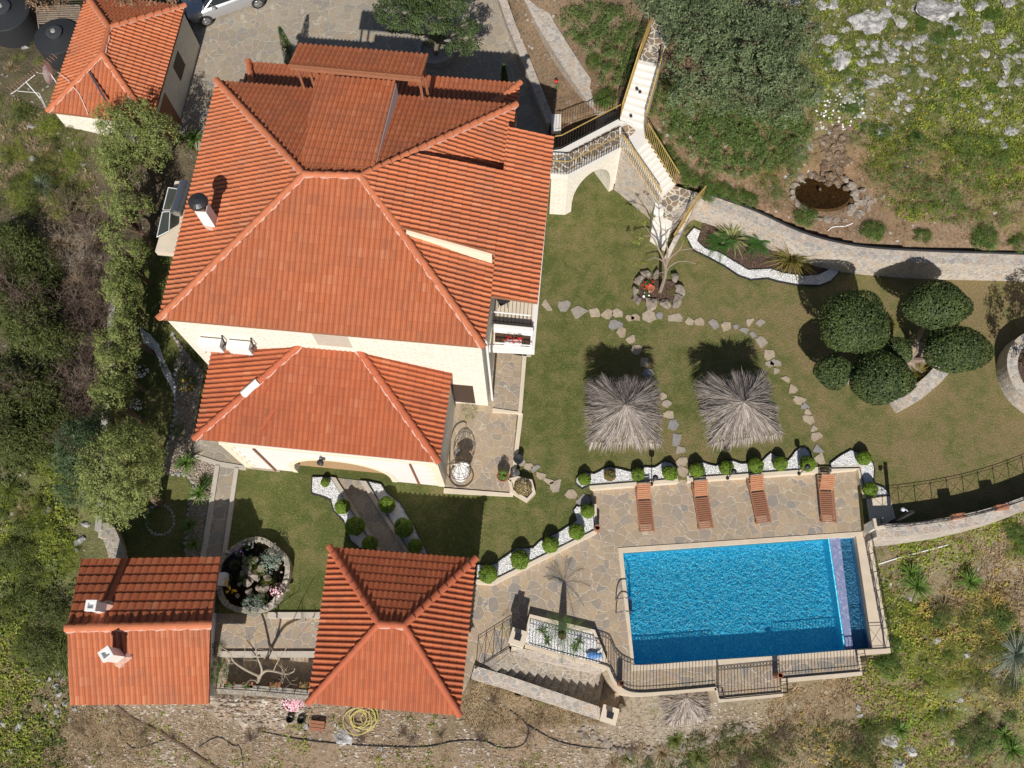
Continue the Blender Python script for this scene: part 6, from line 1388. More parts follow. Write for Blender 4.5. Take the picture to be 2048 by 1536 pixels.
# ------------------------------------------------------------------ bare trees
fx = lambda L, s, ox, oy: [W(x/s+ox, y/s+oy, z_) for x, y, z_ in L]
t = thing('bare_tree', 'bare grey tree with a few green shoots rising from the rock planter on the lawn', 'tree', W(1320, 583, 0)); A_ = lambda L: fx(L, 3.657, 1000, 380)
segs = [(A_([(1170,745,.1),(1190,690,.8),(1210,620,1.6),(1215,550,2.2)]), .13, .1), (A_([(1213,600,1.8),(1195,510,2.6),(1150,410,3.0),(1110,340,3.3),(1030,340,3.5)]), .08, .025), (A_([(1212,590,1.9),(1200,530,2.3),(1130,495,2.7),(1050,530,2.9)]), .07, .025), (A_([(1110,340,3.3),(1080,290,3.5),(1040,240,3.6)]), .03, .012),
 (A_([(1215,560,2.2),(1225,440,2.9),(1215,380,3.2),(1210,270,3.6)]), .07, .02), (A_([(1215,560,2.2),(1240,500,2.6),(1310,440,3.0),(1345,370,3.4)]), .07, .02), (A_([(1310,440,3.0),(1400,430,3.2),(1480,440,3.3)]), .04, .014), (A_([(1215,600,1.8),(1240,560,2.3),(1300,525,2.7),(1380,525,3.0),(1460,550,3.1)]), .07, .02), (A_([(1200,640,1.4),(1190,600,1.7),(1100,650,2.0)]), .05, .015), (A_([(1210,300,3.5),(1150,250,3.7),(1110,190,3.8)]), .025, .01)]
branch_tree(t, 'bark', segs); b = MB()
for x, y, z_ in ((1030,345,3.5),(1110,190,3.8),(1040,240,3.7),(1050,530,2.9),(1460,548,3.1),(985,545,3.0),(1345,370,3.4),(1000,380,3.5)): clumps(A_([(x, y, z_)])[0], (.14, .14, .12), 7, .08, 7, .08, mb=b); part('green_shoot', b, M['shrub_y'], t); b = MB()


t = thing('bare_tree', 'pale leafless tree between the cottage and the pavilion', 'tree', W(516, 1376, -1.0)); B_ = lambda L: fx(L, 4.267, 420, 1060)
segs = [(B_([(410,1345,-1),(408,1290,0),(430,1240,.7)]), .13, .1), (B_([(425,1250,.6),(300,1190,1.3),(200,1120,1.7),(170,1050,2.0),(95,1000,2.3)]), .08, .02), (B_([(430,1240,.7),(480,1200,1.2),(570,1210,1.5),(640,1230,1.7),(710,1210,1.9),(725,1180,2.0)]), .09, .02), (B_([(440,1235,.8),(440,1180,1.3),(400,1070,1.8),(390,980,2.1),(385,860,2.4)]), .07, .015),
 (B_([(415,1290,.1),(340,1280,.6),(290,1330,.8),(150,1330,1.2)]), .06, .015), (B_([(640,1230,1.7),(620,1310,1.8)]), .04, .012), (B_([(640,1240,1.7),(690,1310,1.9)]), .03, .01), (B_([(640,1225,1.7),(600,1160,2.0)]), .03, .01), (B_([(540,1205,1.4),(590,1100,2.0),(660,1000,2.4)]), .03, .01), (B_([(405,1110,1.7),(290,1110,2.0)]), .03, .012), (B_([(200,1140,1.7),(130,1140,1.9)]), .03, .01), (B_([(290,1110,2.0),(300,960,2.3),(275,880,2.5)]), .02, .008), (B_([(400,1080,1.8),(550,1050,2.2)]), .02, .008)]
branch_tree(t, 'twig_l', segs)
# palm in the triangular planter
p = W(1124, 1272, -.1); t = thing('palm_tree', 'small palm in the triangular gravel planter casting a feathery shadow', 'tree', p); b = MB(); b.lathe(p, [(.16, 0), (.17, .5), (.12, 1.2), (.08, 1.6)], 10); part('trunk', b, M['bark2'], t)
o = bpy.data.objects.new('crown', cycad_mesh('crown', 'juniper', 13, 1.15, 31, 1.6)); C.objects.link(o); o.parent = t
for i, (x, y) in enumerate([(1085,1262),(1160,1282),(1150,1296),(1095,1282)]): pl(rosette('f', 'shrub', 40, .3, .03, i, .4, .2), x, y, -.1, 'small_plant', 'small wispy plant on the white gravel of the triangular planter', 'plant', 1.0, 'wispy plants in the triangular planter')
# ------------------------------------------------------------------ rock planter, fountain, pond
def rocks(lst, z, label, group, ratio=.6, mat='rock', seed=0, ground=False, name='rock'):
    for i, a in enumerate(lst):
        px, py, r = a[:3]; lab = a[3] if len(a) > 3 else label; rg = np.random.default_rng(seed+i); c = T1(px, py) if ground else W(px, py, z)
        b = MB(); rock(b, c+[0, 0, -r*.05], (r*rg.uniform(.8, 1.25), r*rg.uniform(.6, 1.0), r*ratio), rg, sub=3 if r > .4 else 2); single(name, b, M[mat], lab, 'rock', group)
rocks([(1278,560,.42),(1290,548,.36),(1312,548,.36),(1350,556,.4),(1362,580,.4),(1355,602,.42),(1330,608,.4),(1300,606,.42),(1275,600,.38),(1272,580,.34)], .15, 'weathered grey rock in the ring round the bare tree', 'rocks round the bare tree', .7, 'rock_b')
b = MB(); b.prism(WP([(1280,560),(1352,562),(1352,598),(1280,600)], .12), 0, .12); struct('rock_planter_soil', b, M['mulch'])
bushy(1296,572,.12,.36,b_sh[0],'green plant with red flowers in the rock planter','fl_red',26); bushy(1343,585,.12,.3,b_ci[0],'yellow green plant behind the bare trunk in the rock planter'); bushy(1292,590,.12,.2,b_sh[1],'small plant with white flowers in the rock planter','fl_white',10)
p = W(1301, 581, .12); b = MB(); b.lathe(p, [(0, 0), (.13, 0), (.17, .26), (.14, .26), (0, .2)], 12); single('clay_pot', b, M['terra'], 'clay pot among the flowers of the rock planter', 'pot')
fc = W(510, 1153, 0); ft = thing('garden_fountain', 'round rock rimmed garden fountain right of the cottage', 'fountain', fc); b = MB(); rg = np.random.default_rng(9)
an_ = np.linspace(0, 2*math.pi, 49); strip_wall(b, [fc+[(1.42+.05*math.sin(5*a))*math.cos(a), (1.42+.05*math.sin(5*a))*math.sin(a), 0] for a in an_], .2, -.05, [.42+.06*math.sin(7*a) for a in an_])
for a in np.linspace(0, 2*math.pi, 37)[:-1]: rock(b, fc+[1.42*math.cos(a), 1.42*math.sin(a), .36], (.19, .12, .16), rg, sub=2)
part('rim', b, M['rubble_d'], ft); b = MB(); b.lathe(fc, [(1.35, .3), (0, .3)], 30); part('basin_water', b, M['pond'], ft); b = MB(); b.lathe(fc, [(1.4, .0), (0, .02)], 30); part('basin_floor', b, plain('mossy_stone', (.06, .055, .03), .9), ft)
for x, y, r_ in [(.1, .0, .38), (.35, .3, .3), (-.15, -.3, .3), (.5, -.5, .34), (-.3, .55, .26), (.6, -.1, .25)]+[(rg.normal(.15, .5), rg.normal(0, .5), rg.uniform(.08, .24)) for _ in range(34)]: b = MB(); rock(b, fc+[x, y, .35], (r_, r_*.8, r_*.9), rg, sub=2); part('rock', b, M['rock_b'], ft)
bushy(545,1120,.45,.62,bush_mesh('f', 'silver', 30, 50, 22, .09, .24, .6),'silvery plant on the upper right rim of the fountain'); bushy(508,1210,.4,.5,bush_mesh('f', 'silver', 31, 50, 22, .09, .24, .6),'silvery plant on the lower rim of the fountain'); bushy(497,1090,.4,.25,b_sh[0],'plant with white daisies on the fountain rim','fl_white',18); bushy(480,1106,.4,.2,b_sh[0],'plant with violet flowers on the fountain rim','fl_violet',18); bushy(555,1180,.4,.32,b_sc[0],'pink flowered plant on the right rim of the fountain','fl_pink',50); bushy(486,1158,.4,.3,b_ci[1],'yellow leaved plant at the left of the fountain'); bushy(500,1125,.4,.34,b_sh[0],'leafy green plant at the upper left inside the fountain'); bushy(528,1195,.4,.3,b_ci[1],'bushy plant at the lower right inside the fountain'); bushy(470,1130,.4,.28,b_sc[0],'dark plant on the left rim of the fountain')
bushy(520,1140,.4,.38,b_sc[2],'mossy green growth on the central rocks of the fountain'); bushy(535,1165,.4,.3,b_sc[3],'low mossy patch at the right inside the fountain')
bushy(868,92,.5,.75,b_sc[1],'dark bush growing in the round planter under the driveway tree')
p = W(440, 1160, .3); b = MB(); b.box(p+[0, 0, .0], (.7, .5, .9)); single('white_box', b, M['render_w'], 'white masonry block between the cottage eave and the fountain', 'block')
for x, y in ((452,1165),(458,1178),(468,1182)): p = W(x, y, .8); b = MB(); V, F = leaves(p+rng.normal(0, .05, (16, 3)), np.tile([0, 0, 1.], (16, 1)), .1); b.add(V, F); single('orange_blossom', b, M['fl_yellow'], 'orange yellow blossom cluster beside the white block', 'flowers', 'orange blossoms beside the white block')
pc_ = W(1648, 388, 2.0); b = MB(); b.lathe(pc_, [(1.3, 0), (0, 0.0)], 40); V = b.ch[0][0]; V[:, 1] = pc_[1]+(V[:, 1]-pc_[1])*.72; struct('pond_water', b, M['pond'])
b = MB(); b.lathe(pc_-[0, 0, .35], [(1.5, .1), (1.0, 0), (0, 0)], 40); V = b.ch[0][0]; V[:, 1] = pc_[1]+(V[:, 1]-pc_[1])*.75; struct('pond_bed', b, plain('pond_mud', (.10, .07, .03), .9, var=.5))
M['wetrock'] = plain('wet_brown_rock', (.17, .12, .08), .5, var=.9, scale=5)
b = MB(); rg = np.random.default_rng(77)
for i in range(150): 
    t_ = i/149; x = 1662+22*t_+rg.normal(0, 20); y = 368-118*t_+rg.normal(0, 9); sz = rg.uniform(.08, .34); rock(b, T1(x, y)+[0, 0, .02], (sz, sz*.8, sz*.5), rg)
single('cascade', b, M['wetrock'], 'wet brown rock cascade running down into the pond', 'cascade')
rocks([(1592,372,.34),(1585,395,.32),(1600,412,.3),(1620,425,.26),(1640,437,.24),(1700,425,.3),(1712,408,.34),(1708,385,.3),(1718,432,.3),(1690,440,.26),(1600,352,.3),(1735,415,.28),(1735,395,.24),(1600,310,.5),(1615,290,.4),(1588,384,.3),(1592,403,.32),(1612,418,.3),(1630,431,.28),(1655,438,.3),(1672,440,.28),(1704,415,.32),(1712,395,.3),(1702,372,.3),(1690,358,.32),(1606,362,.3),(1622,352,.3),(1722,425,.3),(1740,405,.26),(1725,380,.3),(1725,405,.34)], 2.1, 'dark grey rock on the rim of the pond', 'rocks round the pond', .6, 'rock_b', seed=300, ground=True)
# ------------------------------------------------------------------ limestone outcrops
NR = [(1734,41,.85,'tall grey boulder near the top edge, left of the largest one'),(1871,27,1.05,'largest grey limestone boulder at the top of the hillside'),(1674,123,.75,'broad pale boulder right of the large tree'),(1660,85,.5),(1765,25,.5),(1795,40,.45),(1610,60,.42),(1590,15,.35),(1635,15,.35),(1665,8,.35),(1720,85,.28),(1745,95,.28),(1790,105,.35),(1840,80,.4),(1870,80,.35),(1815,90,.3),(1910,60,.35),(1920,25,.3),(1975,50,.5),(1960,10,.35),(2015,10,.4),(1950,110,.18),(2030,90,.25),(2040,110,.25),(2015,110,.2),(1700,160,.35),(1740,170,.48),(1765,160,.36),(1700,195,.35),(1780,165,.3),(1720,205,.25),(1930,165,.36),(2000,170,.3),(2035,165,.36),(1925,210,.25),(1993,225,.28),(1845,125,.24),(1835,140,.24),(1760,260,.3),(1965,200,.16),(1815,195,.2),(1785,215,.18),(2035,265,.16),(1530,25,.2),(1610,110,.25),(1655,175,.2),(1890,130,.15),(1690,60,.25),(1630,90,.3)]
rg = np.random.default_rng(44)
b = MB(); small_ = WT(rg.uniform(1600, 2060, 140), rg.uniform(-10, 270, 140))
for q in small_: sz = rg.uniform(.06, .2); rock(b, q+[0, 0, .02], (sz, sz*.8, sz*.5), rg, sub=1)
stuff('small_rocks', b, M['rock'], 'small white rocks scattered through the grass of the upper right hillside', 'rocks')
NR += [(a[0]+rg.normal(0, 22), a[1]+rg.normal(0, 17), rg.uniform(.12, .36)) for a in NR[:46] for _ in range(3)]
NR = [(a[0], a[1], a[2]*(1.25 if a[2] > .2 else 1), *a[3:]) for a in NR]
rocks(NR, 0, 'white grey limestone rock set in the grass of the upper right hillside', 'limestone rocks on the upper right hillside', .36, seed=100, ground=True)
rocks([(1870,1280,.32),(1915,1275,.2),(1928,1312,.42,'largest white rock in the weeds right of the pool'),(1868,1212,.25),(1860,1240,.2),(1820,1198,.18),(1715,1412,.3),(1722,1428,.25),(1990,1352,.3),(1995,1365,.25),(1920,1400,.25),(1880,1418,.22),(1900,1482,.3),(1935,1510,.2),(2035,1375,.2)], 0, 'pale rock among the weeds on the slope below the pool', 'rocks on the lower right slope', .6, seed=500, ground=True)
rocks([(1780,1478,.65,'large grey rock under the small yucca at the bottom'),(1815,1495,.5,'grey rock right of the one with the yucca'),(1800,1525,.45,'grey rock at the bottom edge below the yucca')], 0, '', None, .6, seed=540, ground=True)
rocks([(55,1335,.2),(80,1358,.25),(100,1358,.2),(112,1372,.28),(118,1388,.25),(115,1425,.32),(108,1440,.2),(40,1450,.3),(5,1445,.25),(70,1482,.2),(155,1482,.16),(150,1420,.2),(210,1440,.2),(22,1500,.2),(55,1515,.25),(140,1440,.2),(118,1345,.25),(125,1360,.2),(130,1405,.2)], 0, 'pale stone on the rough ground left of the cottage', 'stones left of the cottage', .6, seed=600, ground=True)
rocks([(50,95,.42,'grey boulder beside the black water tank'),(62,252,.3),(22,260,.22),(65,320,.32),(5,310,.3),(118,300,.2),(150,300,.22),(165,330,.25),(18,478,.5,'white boulder at the left edge of the brown thicket'),(65,500,.25),(35,745,.5),(20,790,.5),(60,770,.3),(110,870,.35),(40,900,.4),(20,850,.4),(90,640,.25),(95,1020,.3),(160,1080,.35),(155,1100,.25),(170,1050,.3),(65,700,.25),(30,660,.25)], 0, 'grey limestone rock showing through the scrub at the left', 'rocks in the left scrub', .6, seed=700, ground=True)
rocks([(640,1478,.14),(610,1452,.3,'pale flat stone left of the wooden crate'),(688,1468,.62,'big pale rock slab right of the wooden crate'),(735,1490,.15),(760,1495,.22),(620,1480,.16),(770,1510,.2)], 0, 'loose stone on the gravelly ground below the pavilion', 'stones below the pavilion', .4, seed=800, ground=True)
P = [(x/3.657+1000, y/3.657+1116) for x, y in [(600,1270),(700,1320),(770,1370),(860,1400),(950,1420),(1050,1425),(1150,1425),(1250,1415),(1350,1385),(1450,1350),(1550,1320),(1650,1290),(1750,1260),(1880,1250)]]
Pl = smoothline(P, 3); rocks([(x+rg.normal(0, 2), y+rg.normal(0, 2), rg.uniform(.18, .34)) for x, y in Pl], 0, 'grey stone of the rough dry wall at the bottom below the pool', 'stones of the dry wall', .8, 'rock_b', seed=900, ground=True, name='wall_stone')
rocks([(x+rg.normal(0, 4), y-9+rg.normal(0, 3), rg.uniform(.12, .22)) for x, y in Pl[::1]], 0, 'grey stone of the rough dry wall at the bottom below the pool', 'stones of the dry wall', .8, 'rock_b', seed=950, ground=True, name='wall_stone')
# ------------------------------------------------------------------ wild scrub
rg = np.random.default_rng(123)
def scat(poly, n, rmin, rmax, rgx):
    P = np.array(poly, float); lo, hi = P.min(0), P.max(0); out = []
    while len(out) < n:
        x, y = rgx.uniform(lo, hi)
        if inpoly(x, y, P): out.append((x, y, rgx.uniform(rmin, rmax)))
    return out
shrubs(scat([(0,180),(90,200),(150,270),(170,400),(60,430),(0,420)], 42, .4, .9, rg), [b_sc[0], b_sc[2], b_sc[3]], 'scrub_bush', 'green scrub bush on the slope below the water tanks', 'scrub bushes on the upper left slope')
shrubs([(60,70,.6,'green bush between the two black water tanks'),(35,110,.5,'green bush below the left water tank'),(75,120,.4,'green bush at the edge of the big water tank')], [b_sc[2]], 'scrub_bush', '', None)
shrubs(scat([(0,450),(70,440),(110,560),(140,720),(160,900),(60,900),(0,930)], 60, .6, 1.15, rg), [b_sc[0], b_sc[1], b_tw[0], b_sc[1]], 'scrub_bush', 'dark green scrub bush on the shadowy slope at the left edge', 'dark scrub bushes at the left edge', zsc=1.7)
shrubs(scat([(60,880),(140,900),(150,1000),(150,1110),(100,1180),(50,1110),(40,960)], 18, .4, .75, rg), [b_sc[2], b_sc[3]], 'scrub_bush', 'bright green weed bush left of the tallest conifer', 'bright bushes left of the tallest conifer')
shrubs(scat([(0,930),(60,950),(60,1200),(130,1230),(130,1330),(0,1350)], 40, .45, .95, rg), [b_sc[0], b_sc[1], b_sc[3], b_dr[1]], 'scrub_bush', 'scrub bush on the slope left of the cottage', 'scrub bushes left of the cottage')
shrubs(scat([(100,400),(210,400),(220,560),(210,700),(180,900),(140,850),(110,600)], 56, .6, 1.2, rg), [b_tw[0], b_tw[1], b_tw[0], b_tw[2]], 'dead_shrub', 'bare brown twiggy shrub between the dark scrub and the conifers', 'dead shrubs left of the conifers')
shrubs([(110,480,.9,'large tuft of dry grass at the top of the dead thicket'),(150,560,.85,'tuft of dry grass in the middle of the dead thicket'),(90,300,.6,'dry grass tuft on the upper left slope'),(20,130,.6,'pale dry grass tuft at the left edge below the tanks'),(60,330,.5,'fine grass tuft beside pale rocks at the left'),(40,1020,.7,'dry grass tuft in the shade at the left edge'),(70,1250,.6,'dry grass tuft left of the cottage ridge')], [b_dr[0]], 'grass_tuft', '', None, 'grass')
shrubs(scat([(1740,1100),(1790,1110),(1800,1200),(1760,1260)], 5, .25, .5, rg)+scat([(1790,1220),(1900,1210),(2000,1260),(2000,1420),(1850,1440),(1780,1360)], 40, .3, .7, rg), [b_sc[2], b_sc[3], b_ci[0]], 'weed_bush', 'bright yellow green weed bush on the slope right of the pool', 'weed bushes on the lower right slope')
shrubs(scat([(1960,1040),(2048,1030),(2048,1130),(1990,1120)], 7, .4, .6, rg), [b_sc[2], b_ju[0]], 'weed_bush', 'green bush outside the curved parapet wall', 'bushes outside the parapet')
shrubs(scat([(1880,1430),(1990,1430),(1990,1500),(1890,1510)], 6, .35, .6, rg), [b_sh[0]], 'red_flower_bush', 'deep green bush with sparse red flowers near the lower right corner', 'deep green bushes near the lower right corner')
shrubs(scat([(1230,1490),(1500,1460),(1750,1440),(1760,1536),(1240,1536)], 26, .4, .8, rg), [b_sc[0], b_dr[0], b_sc[1], b_dr[1], b_tw[0]], 'scrub_bush', 'dark scrub tuft on the shaded slope at the bottom edge', 'scrub tufts along the bottom edge')
shrubs([(1080,1398,.35,'small yellow green bush at the foot of the sloping rubble wall'),(1075,1510,.3,'small green bush at the bottom centre'),(1310,1422,.25,'little green tuft on the gravel below the pool walkway')], [b_sc[3]], 'weed_bush', '', None)
shrubs([(500,1478,.4),(515,1460,.4),(720,1478,.4),(820,1480,.5),(805,1465,.35),(880,1470,.35),(960,1480,.45),(280,1468,.4),(345,1475,.35),(1055,1470,.4),(985,1400,.5),(1000,1360,.5),(1020,1340,.4)], [b_tw[0], b_tw[1]], 'bare_sapling', 'small leafless sapling on the gravelly ground along the black hose', 'leafless saplings along the hose')
rgx = np.random.default_rng(321)
shrubs(scat([(1760,1200),(2040,1180),(2040,1500),(1700,1500),(1750,1360)], 48, .3, .8, rgx), [b_ju[0], b_sc[0], b_sc[1], b_dr[1], b_dr[0]], 'slope_shrub', 'dark green shrub or grass clump on the lower right slope', 'dark shrubs on the lower right slope', zsc=.8)
# ------------------------------------------------------------------ ground cover that nobody could count
def cover(name, poly, n, mat, size, label, cat, kind='leaf', h=.12, seed=0, patch=.5, psc=.9, clearz=None):
    rgc = np.random.default_rng(seed+900); P = np.array(poly, float); lo, hi = P.min(0), P.max(0); q = rgc.uniform(lo, hi, (int(n*1.6/(1-patch*.5)), 2)); q = q[inpoly(q[:, 0], q[:, 1], P)]
    w = WT(q[:, 0], q[:, 1])
    if patch > 0:
        f = fbm(w[:, 0], w[:, 1], psc, seed+5, 4)+rgc.normal(0, .22, len(w)); w = w[f > np.quantile(f, patch*.8)]
    keep = np.ones(len(w), bool)
    for pl_, z_ in PADW: keep &= ~inpoly(w[:, 0], w[:, 1], pl_)
    keep &= ~inpoly(w[:, 0], w[:, 1], SCP) & ~inpoly(w[:, 0], w[:, 1], POOLW)
    w = w[keep][:n]; b = MB()
    if kind == 'leaf':
        k = 16; c = w[:max(1, len(w)//k)]; tr = rgc.uniform(.10, .30, len(c)).repeat(k); q = sph(len(c)*k, rgc, -.1)[:len(c)*k]; q = q[:len(c)*k]; rr = rgc.uniform(.35, 1, len(q))[:, None]
        cc = c.repeat(k, 0)[:len(q)]; tr = tr[:len(q)]; w = cc+q*rr*tr[:, None]*[1, 1, .75]; V, F = leaves(w, q*.8+[0, 0, .5], size, .55, rgc, .5)
    elif kind == 'blade':
        k = 14; c = w[:max(1, len(w)//k)]; w = c.repeat(k, 0)+rgc.normal(0, .05, (len(c)*k, 3))*[1, 1, 0]; m = len(w); ln = rgc.uniform(.5, 1.5, len(c)).repeat(k)
        a = rgc.uniform(0, 6.28, m); e = rgc.uniform(.25, 1.4, m); D = np.stack([np.cos(a)*np.cos(e), np.sin(a)*np.cos(e), np.sin(e)], 1); V, F = blades(w-[0, 0, .02], D, size*1.15*ln*rgc.uniform(.6, 1.2, m), size*.15, .4, 2, rgc)
    else:
        m = len(w); O = np.array([[1, 0, 0], [0, 1, 0], [-1, 0, 0], [0, -1, 0], [0, 0, 1], [0, 0, -1]], float); FO = np.array([[0, 1, 4], [1, 2, 4], [2, 3, 4], [3, 0, 4], [1, 0, 5], [2, 1, 5], [3, 2, 5], [0, 3, 5]])
        V = O[None]*rgc.uniform(.35, 1.2, (m, 1, 3))*[1, .8, .55]*size*.5*rgc.uniform(.5, 1.8, (m, 1, 1))**1.5; V = V+rgc.normal(0, size*.06, V.shape)+w[:, None, :]; V = V.reshape(-1, 3); F = (FO[None]+np.arange(m)[:, None, None]*6).reshape(-1, 3)
    b.add(V, F); return stuff(name, b, M[mat], label, cat)
NEH = [(1590,-30),(2070,-30),(2070,330),(1900,300),(1760,290),(1700,250),(1620,240),(1590,150)]
cover('hill_grass', NEH, 60000, 'grass', .2, 'green grass between the limestone rocks of the upper right hillside', 'grass', 'blade', seed=1, patch=.1)
cover('hill_weeds', NEH, 16000, 'weed', .10, 'low yellow green weeds on the upper right hillside', 'weeds', seed=2, patch=.5)
cover('bank_weeds', [(1740,260),(2070,280),(2070,450),(1800,440),(1740,330)], 7000, 'weed', .10, 'weeds on the red bank right of the pond', 'weeds', seed=3, patch=.6)
cover('tree_undergrowth', [(1560,-20),(1640,-20),(1640,230),(1580,250)], 4000, 'dry', .2, 'dry grass beneath the edge of the large tree', 'dry grass', 'blade', seed=4, patch=.4)
cover('slope_weeds', [(1740,1070),(2070,1020),(2070,1560),(1560,1560),(1560,1400),(1730,1340)], 30000, 'weed', .11, 'yellow green weeds on the slope right of the pool', 'weeds', seed=5, patch=.7, psc=.7)
cover('golden_weeds', [(1850,1180),(2010,1180),(2000,1330),(1880,1340),(1800,1260)], 9000, 'golden', .11, 'golden brown weeds on the slope right of the pool', 'weeds', seed=25, patch=.5, psc=1.0)
cover('golden_patches', [(1740,1100),(2060,1050),(2060,1540),(1600,1540),(1600,1420)], 7000, 'golden', .11, 'scattered golden weed patches low on the right slope', 'weeds', seed=26, patch=.8, psc=.8)
cover('slope_dry_grass', [(1560,1380),(1740,1330),(1740,1070),(2070,1030),(2070,1560),(1200,1560),(1230,1490),(1500,1450)], 42000, 'dry', .26, 'dry brown grass on the slope below the pool', 'dry grass', 'blade', seed=6, patch=.4)
cover('slope_dark_grass', [(1230,1500),(1500,1460),(1760,1430),(1760,1560),(1230,1560)], 12000, 'scrub', .22, 'dark green grass along the bottom edge', 'grass', 'blade', seed=7, patch=.3)
cover('gravelly_rubble', [(150,1405),(430,1395),(620,1400),(940,1440),(1230,1450),(1560,1400),(1560,1450),(1230,1500),(1200,1560),(130,1560)], 8000, 'pebble_t', .09, 'loose rubble scattered over the ground along the bottom', 'rubble', 'stone', seed=8, patch=.35)
cover('parapet_rubble', [(425,1395),(620,1400),(600,1440),(500,1450),(430,1430)], 2600, 'pebble_t', .24, 'heap of rough stones at the foot of the grey parapet', 'rubble', 'stone', seed=9, patch=0)
cover('bottom_dry_grass', [(130,1420),(1200,1420),(1200,1560),(100,1560)], 16000, 'dry', .15, 'sparse dry grass on the gravelly ground along the bottom', 'dry grass', 'blade', seed=10, patch=.55)
cover('bottom_weeds', [(130,1420),(1200,1420),(1200,1560),(100,1560)], 3500, 'weed', .08, 'sparse green weeds on the gravelly ground along the bottom', 'weeds', seed=11, patch=.85, psc=1.6)
cover('stair_side_grass', [(925,1380),(960,1345),(1060,1390),(1210,1440),(1100,1450),(930,1460)], 7000, 'dry', .22, 'tangled dry grass outside the sloping rubble wall', 'dry grass', 'blade', seed=12, patch=.15)
cover('west_grass', [(-20,180),(170,260),(200,420),(120,440),(-20,430)], 14000, 'grass', .18, 'rough grass on the upper left slope', 'grass', 'blade', seed=13, patch=.3)
cover('west_dry_grass', [(-20,180),(170,260),(210,450),(210,900),(110,900),(90,500),(-20,480)], 20000, 'dry', .22, 'dry grass in the dead thicket at the left', 'dry grass', 'blade', seed=14, patch=.45)
cover('west_weeds', [(-20,450),(90,450),(150,880),(150,1120),(130,1560),(-20,1560)], 16000, 'scrub', .12, 'dark low growth on the left slope', 'undergrowth', seed=15, patch=.3)
cover('west_bright_weeds', [(-20,900),(150,880),(150,1110),(130,1400),(130,1560),(-20,1560)], 18000, 'weed', .11, 'bright green weeds on the lower left slope', 'weeds', seed=16, patch=.5)
cover('south_west_dry_grass', [(-20,1230),(130,1230),(135,1410),(300,1430),(300,1560),(-20,1560)], 16000, 'dry', .2, 'dry brown grass left of and below the cottage', 'dry grass', 'blade', seed=17, patch=.35)
cover('soil_litter', [(1110,60),(1290,60),(1400,390),(1700,480),(2060,500),(2060,440),(1780,420),(1600,460),(1500,300),(1320,260),(1300,150)], 7000, 'brownleaf', .07, 'fallen leaves on the red soil of the bank', 'leaf litter', seed=18, patch=.3)
# daisies by the pond
q = np.stack([rg.uniform(1630, 1725, 90), rg.uniform(190, 265, 90)], 1); w = WT(q[:, 0], q[:, 1])+[0, 0, .12]; V, F = leaves(w, np.tile([0, 0, 1.], (90, 1)), .11, 1.0, rg, .3); b = MB(); b.add(V, F); stuff('white_daisies', b, M['fl_white'], 'white daisies above the pond cascade', 'flowers')
q = np.stack([rg.uniform(1740, 2048, 260), rg.uniform(60, 330, 260)], 1); w = WT(q[:, 0], q[:, 1])+[0, 0, .12]; V, F = leaves(w, np.tile([0, 0, 1.], (260, 1)), .05, 1.0, rg, .3); b = MB(); b.add(V, F); stuff('yellow_flowers', b, M['fl_yellow'], 'tiny yellow flowers dotted over the upper right hillside', 'flowers')
# lawn blades
LP_ = np.array(PADW[0][0]); lo, hi = LP_.min(0), LP_.max(0); n = 150000; q = rg.uniform(lo, hi, (n, 2)); q = q[inpoly(q[:, 0], q[:, 1], LP_)]
for bp in (bedA, bedB, bedC, bedD, bedE, bedF, wb, [(405,440),(1040,440),(1060,720),(1040,990),(400,930)], [(661,954),(732,962),(820,1106),(753,1100)], [(400,930),(477,936),(451,1116),(400,1116)]): q = q[~inpoly(q[:, 0], q[:, 1], WP(bp, 0))]
m = len(q); a = rg.uniform(0, 6.28, m); e = rg.uniform(.2, 1.1, m); D = np.stack([np.cos(a)*np.cos(e), np.sin(a)*np.cos(e), np.sin(e)], 1)
V, F = blades(np.column_stack([q, np.zeros(m)]), D, rg.uniform(.05, .11, m), .028, .3, 1, rg); b = MB(); b.add(V, F); stuff('lawn_blades', b, M['lawn_blade'], 'short green and straw coloured blades of the lawn', 'grass')

# ------------------------------------------------------------------ tanks, trellis, antenna
def tank(px, py, zt, r, h, label):
    p = W(px, py, zt-.25); t = thing('water_tank', label, 'water tank', (p[0], p[1], zt-h)); b = MB(); b.lathe((p[0], p[1], zt-h), [(r, 0), (r, h-.3), (r*.98, h-.25), (r*.38, h-.05), (r*.38, h-.04)], 40); part('body', b, M['black'], t)
    b = MB(); b.lathe((p[0], p[1], zt-.06), [(r*.36, 0), (r*.36, .1), (r*.25, .14), (.0, .15)], 24); part('lid', b, plain('dark_lid', (.05, .055, .06), .4), t); b = MB(); b.lathe((p[0], p[1], zt+.08), [(.12, 0), (.1, .06), (.03, .065)], 14); part('cap', b, M['conc'], t); return t
tank(113, 72, 2.9, 1.1, 1.9, 'big round black water tank left of the garage roof'); tank(8, 22, 2.8, 1.25, 1.9, 'black water tank cut by the top left corner')
t = thing('wooden_trellis', 'brown slatted wooden trellis behind the big water tank', 'trellis', W(118, 30, 2.3)); b = MB()
for i in range(9): b.box(W(118, 12+i*4.2, 2.5), (2.05, .045, .04), .03)
part('slats', b, M['bark'], t); b = MB(); b.tube([W(72, 10, 2.5), W(78, 58, 2.5)], .035, 5); b.tube([W(160, 12, 2.5), W(160, 50, 2.5)], .035, 5); part('frame', b, M['bark'], t)
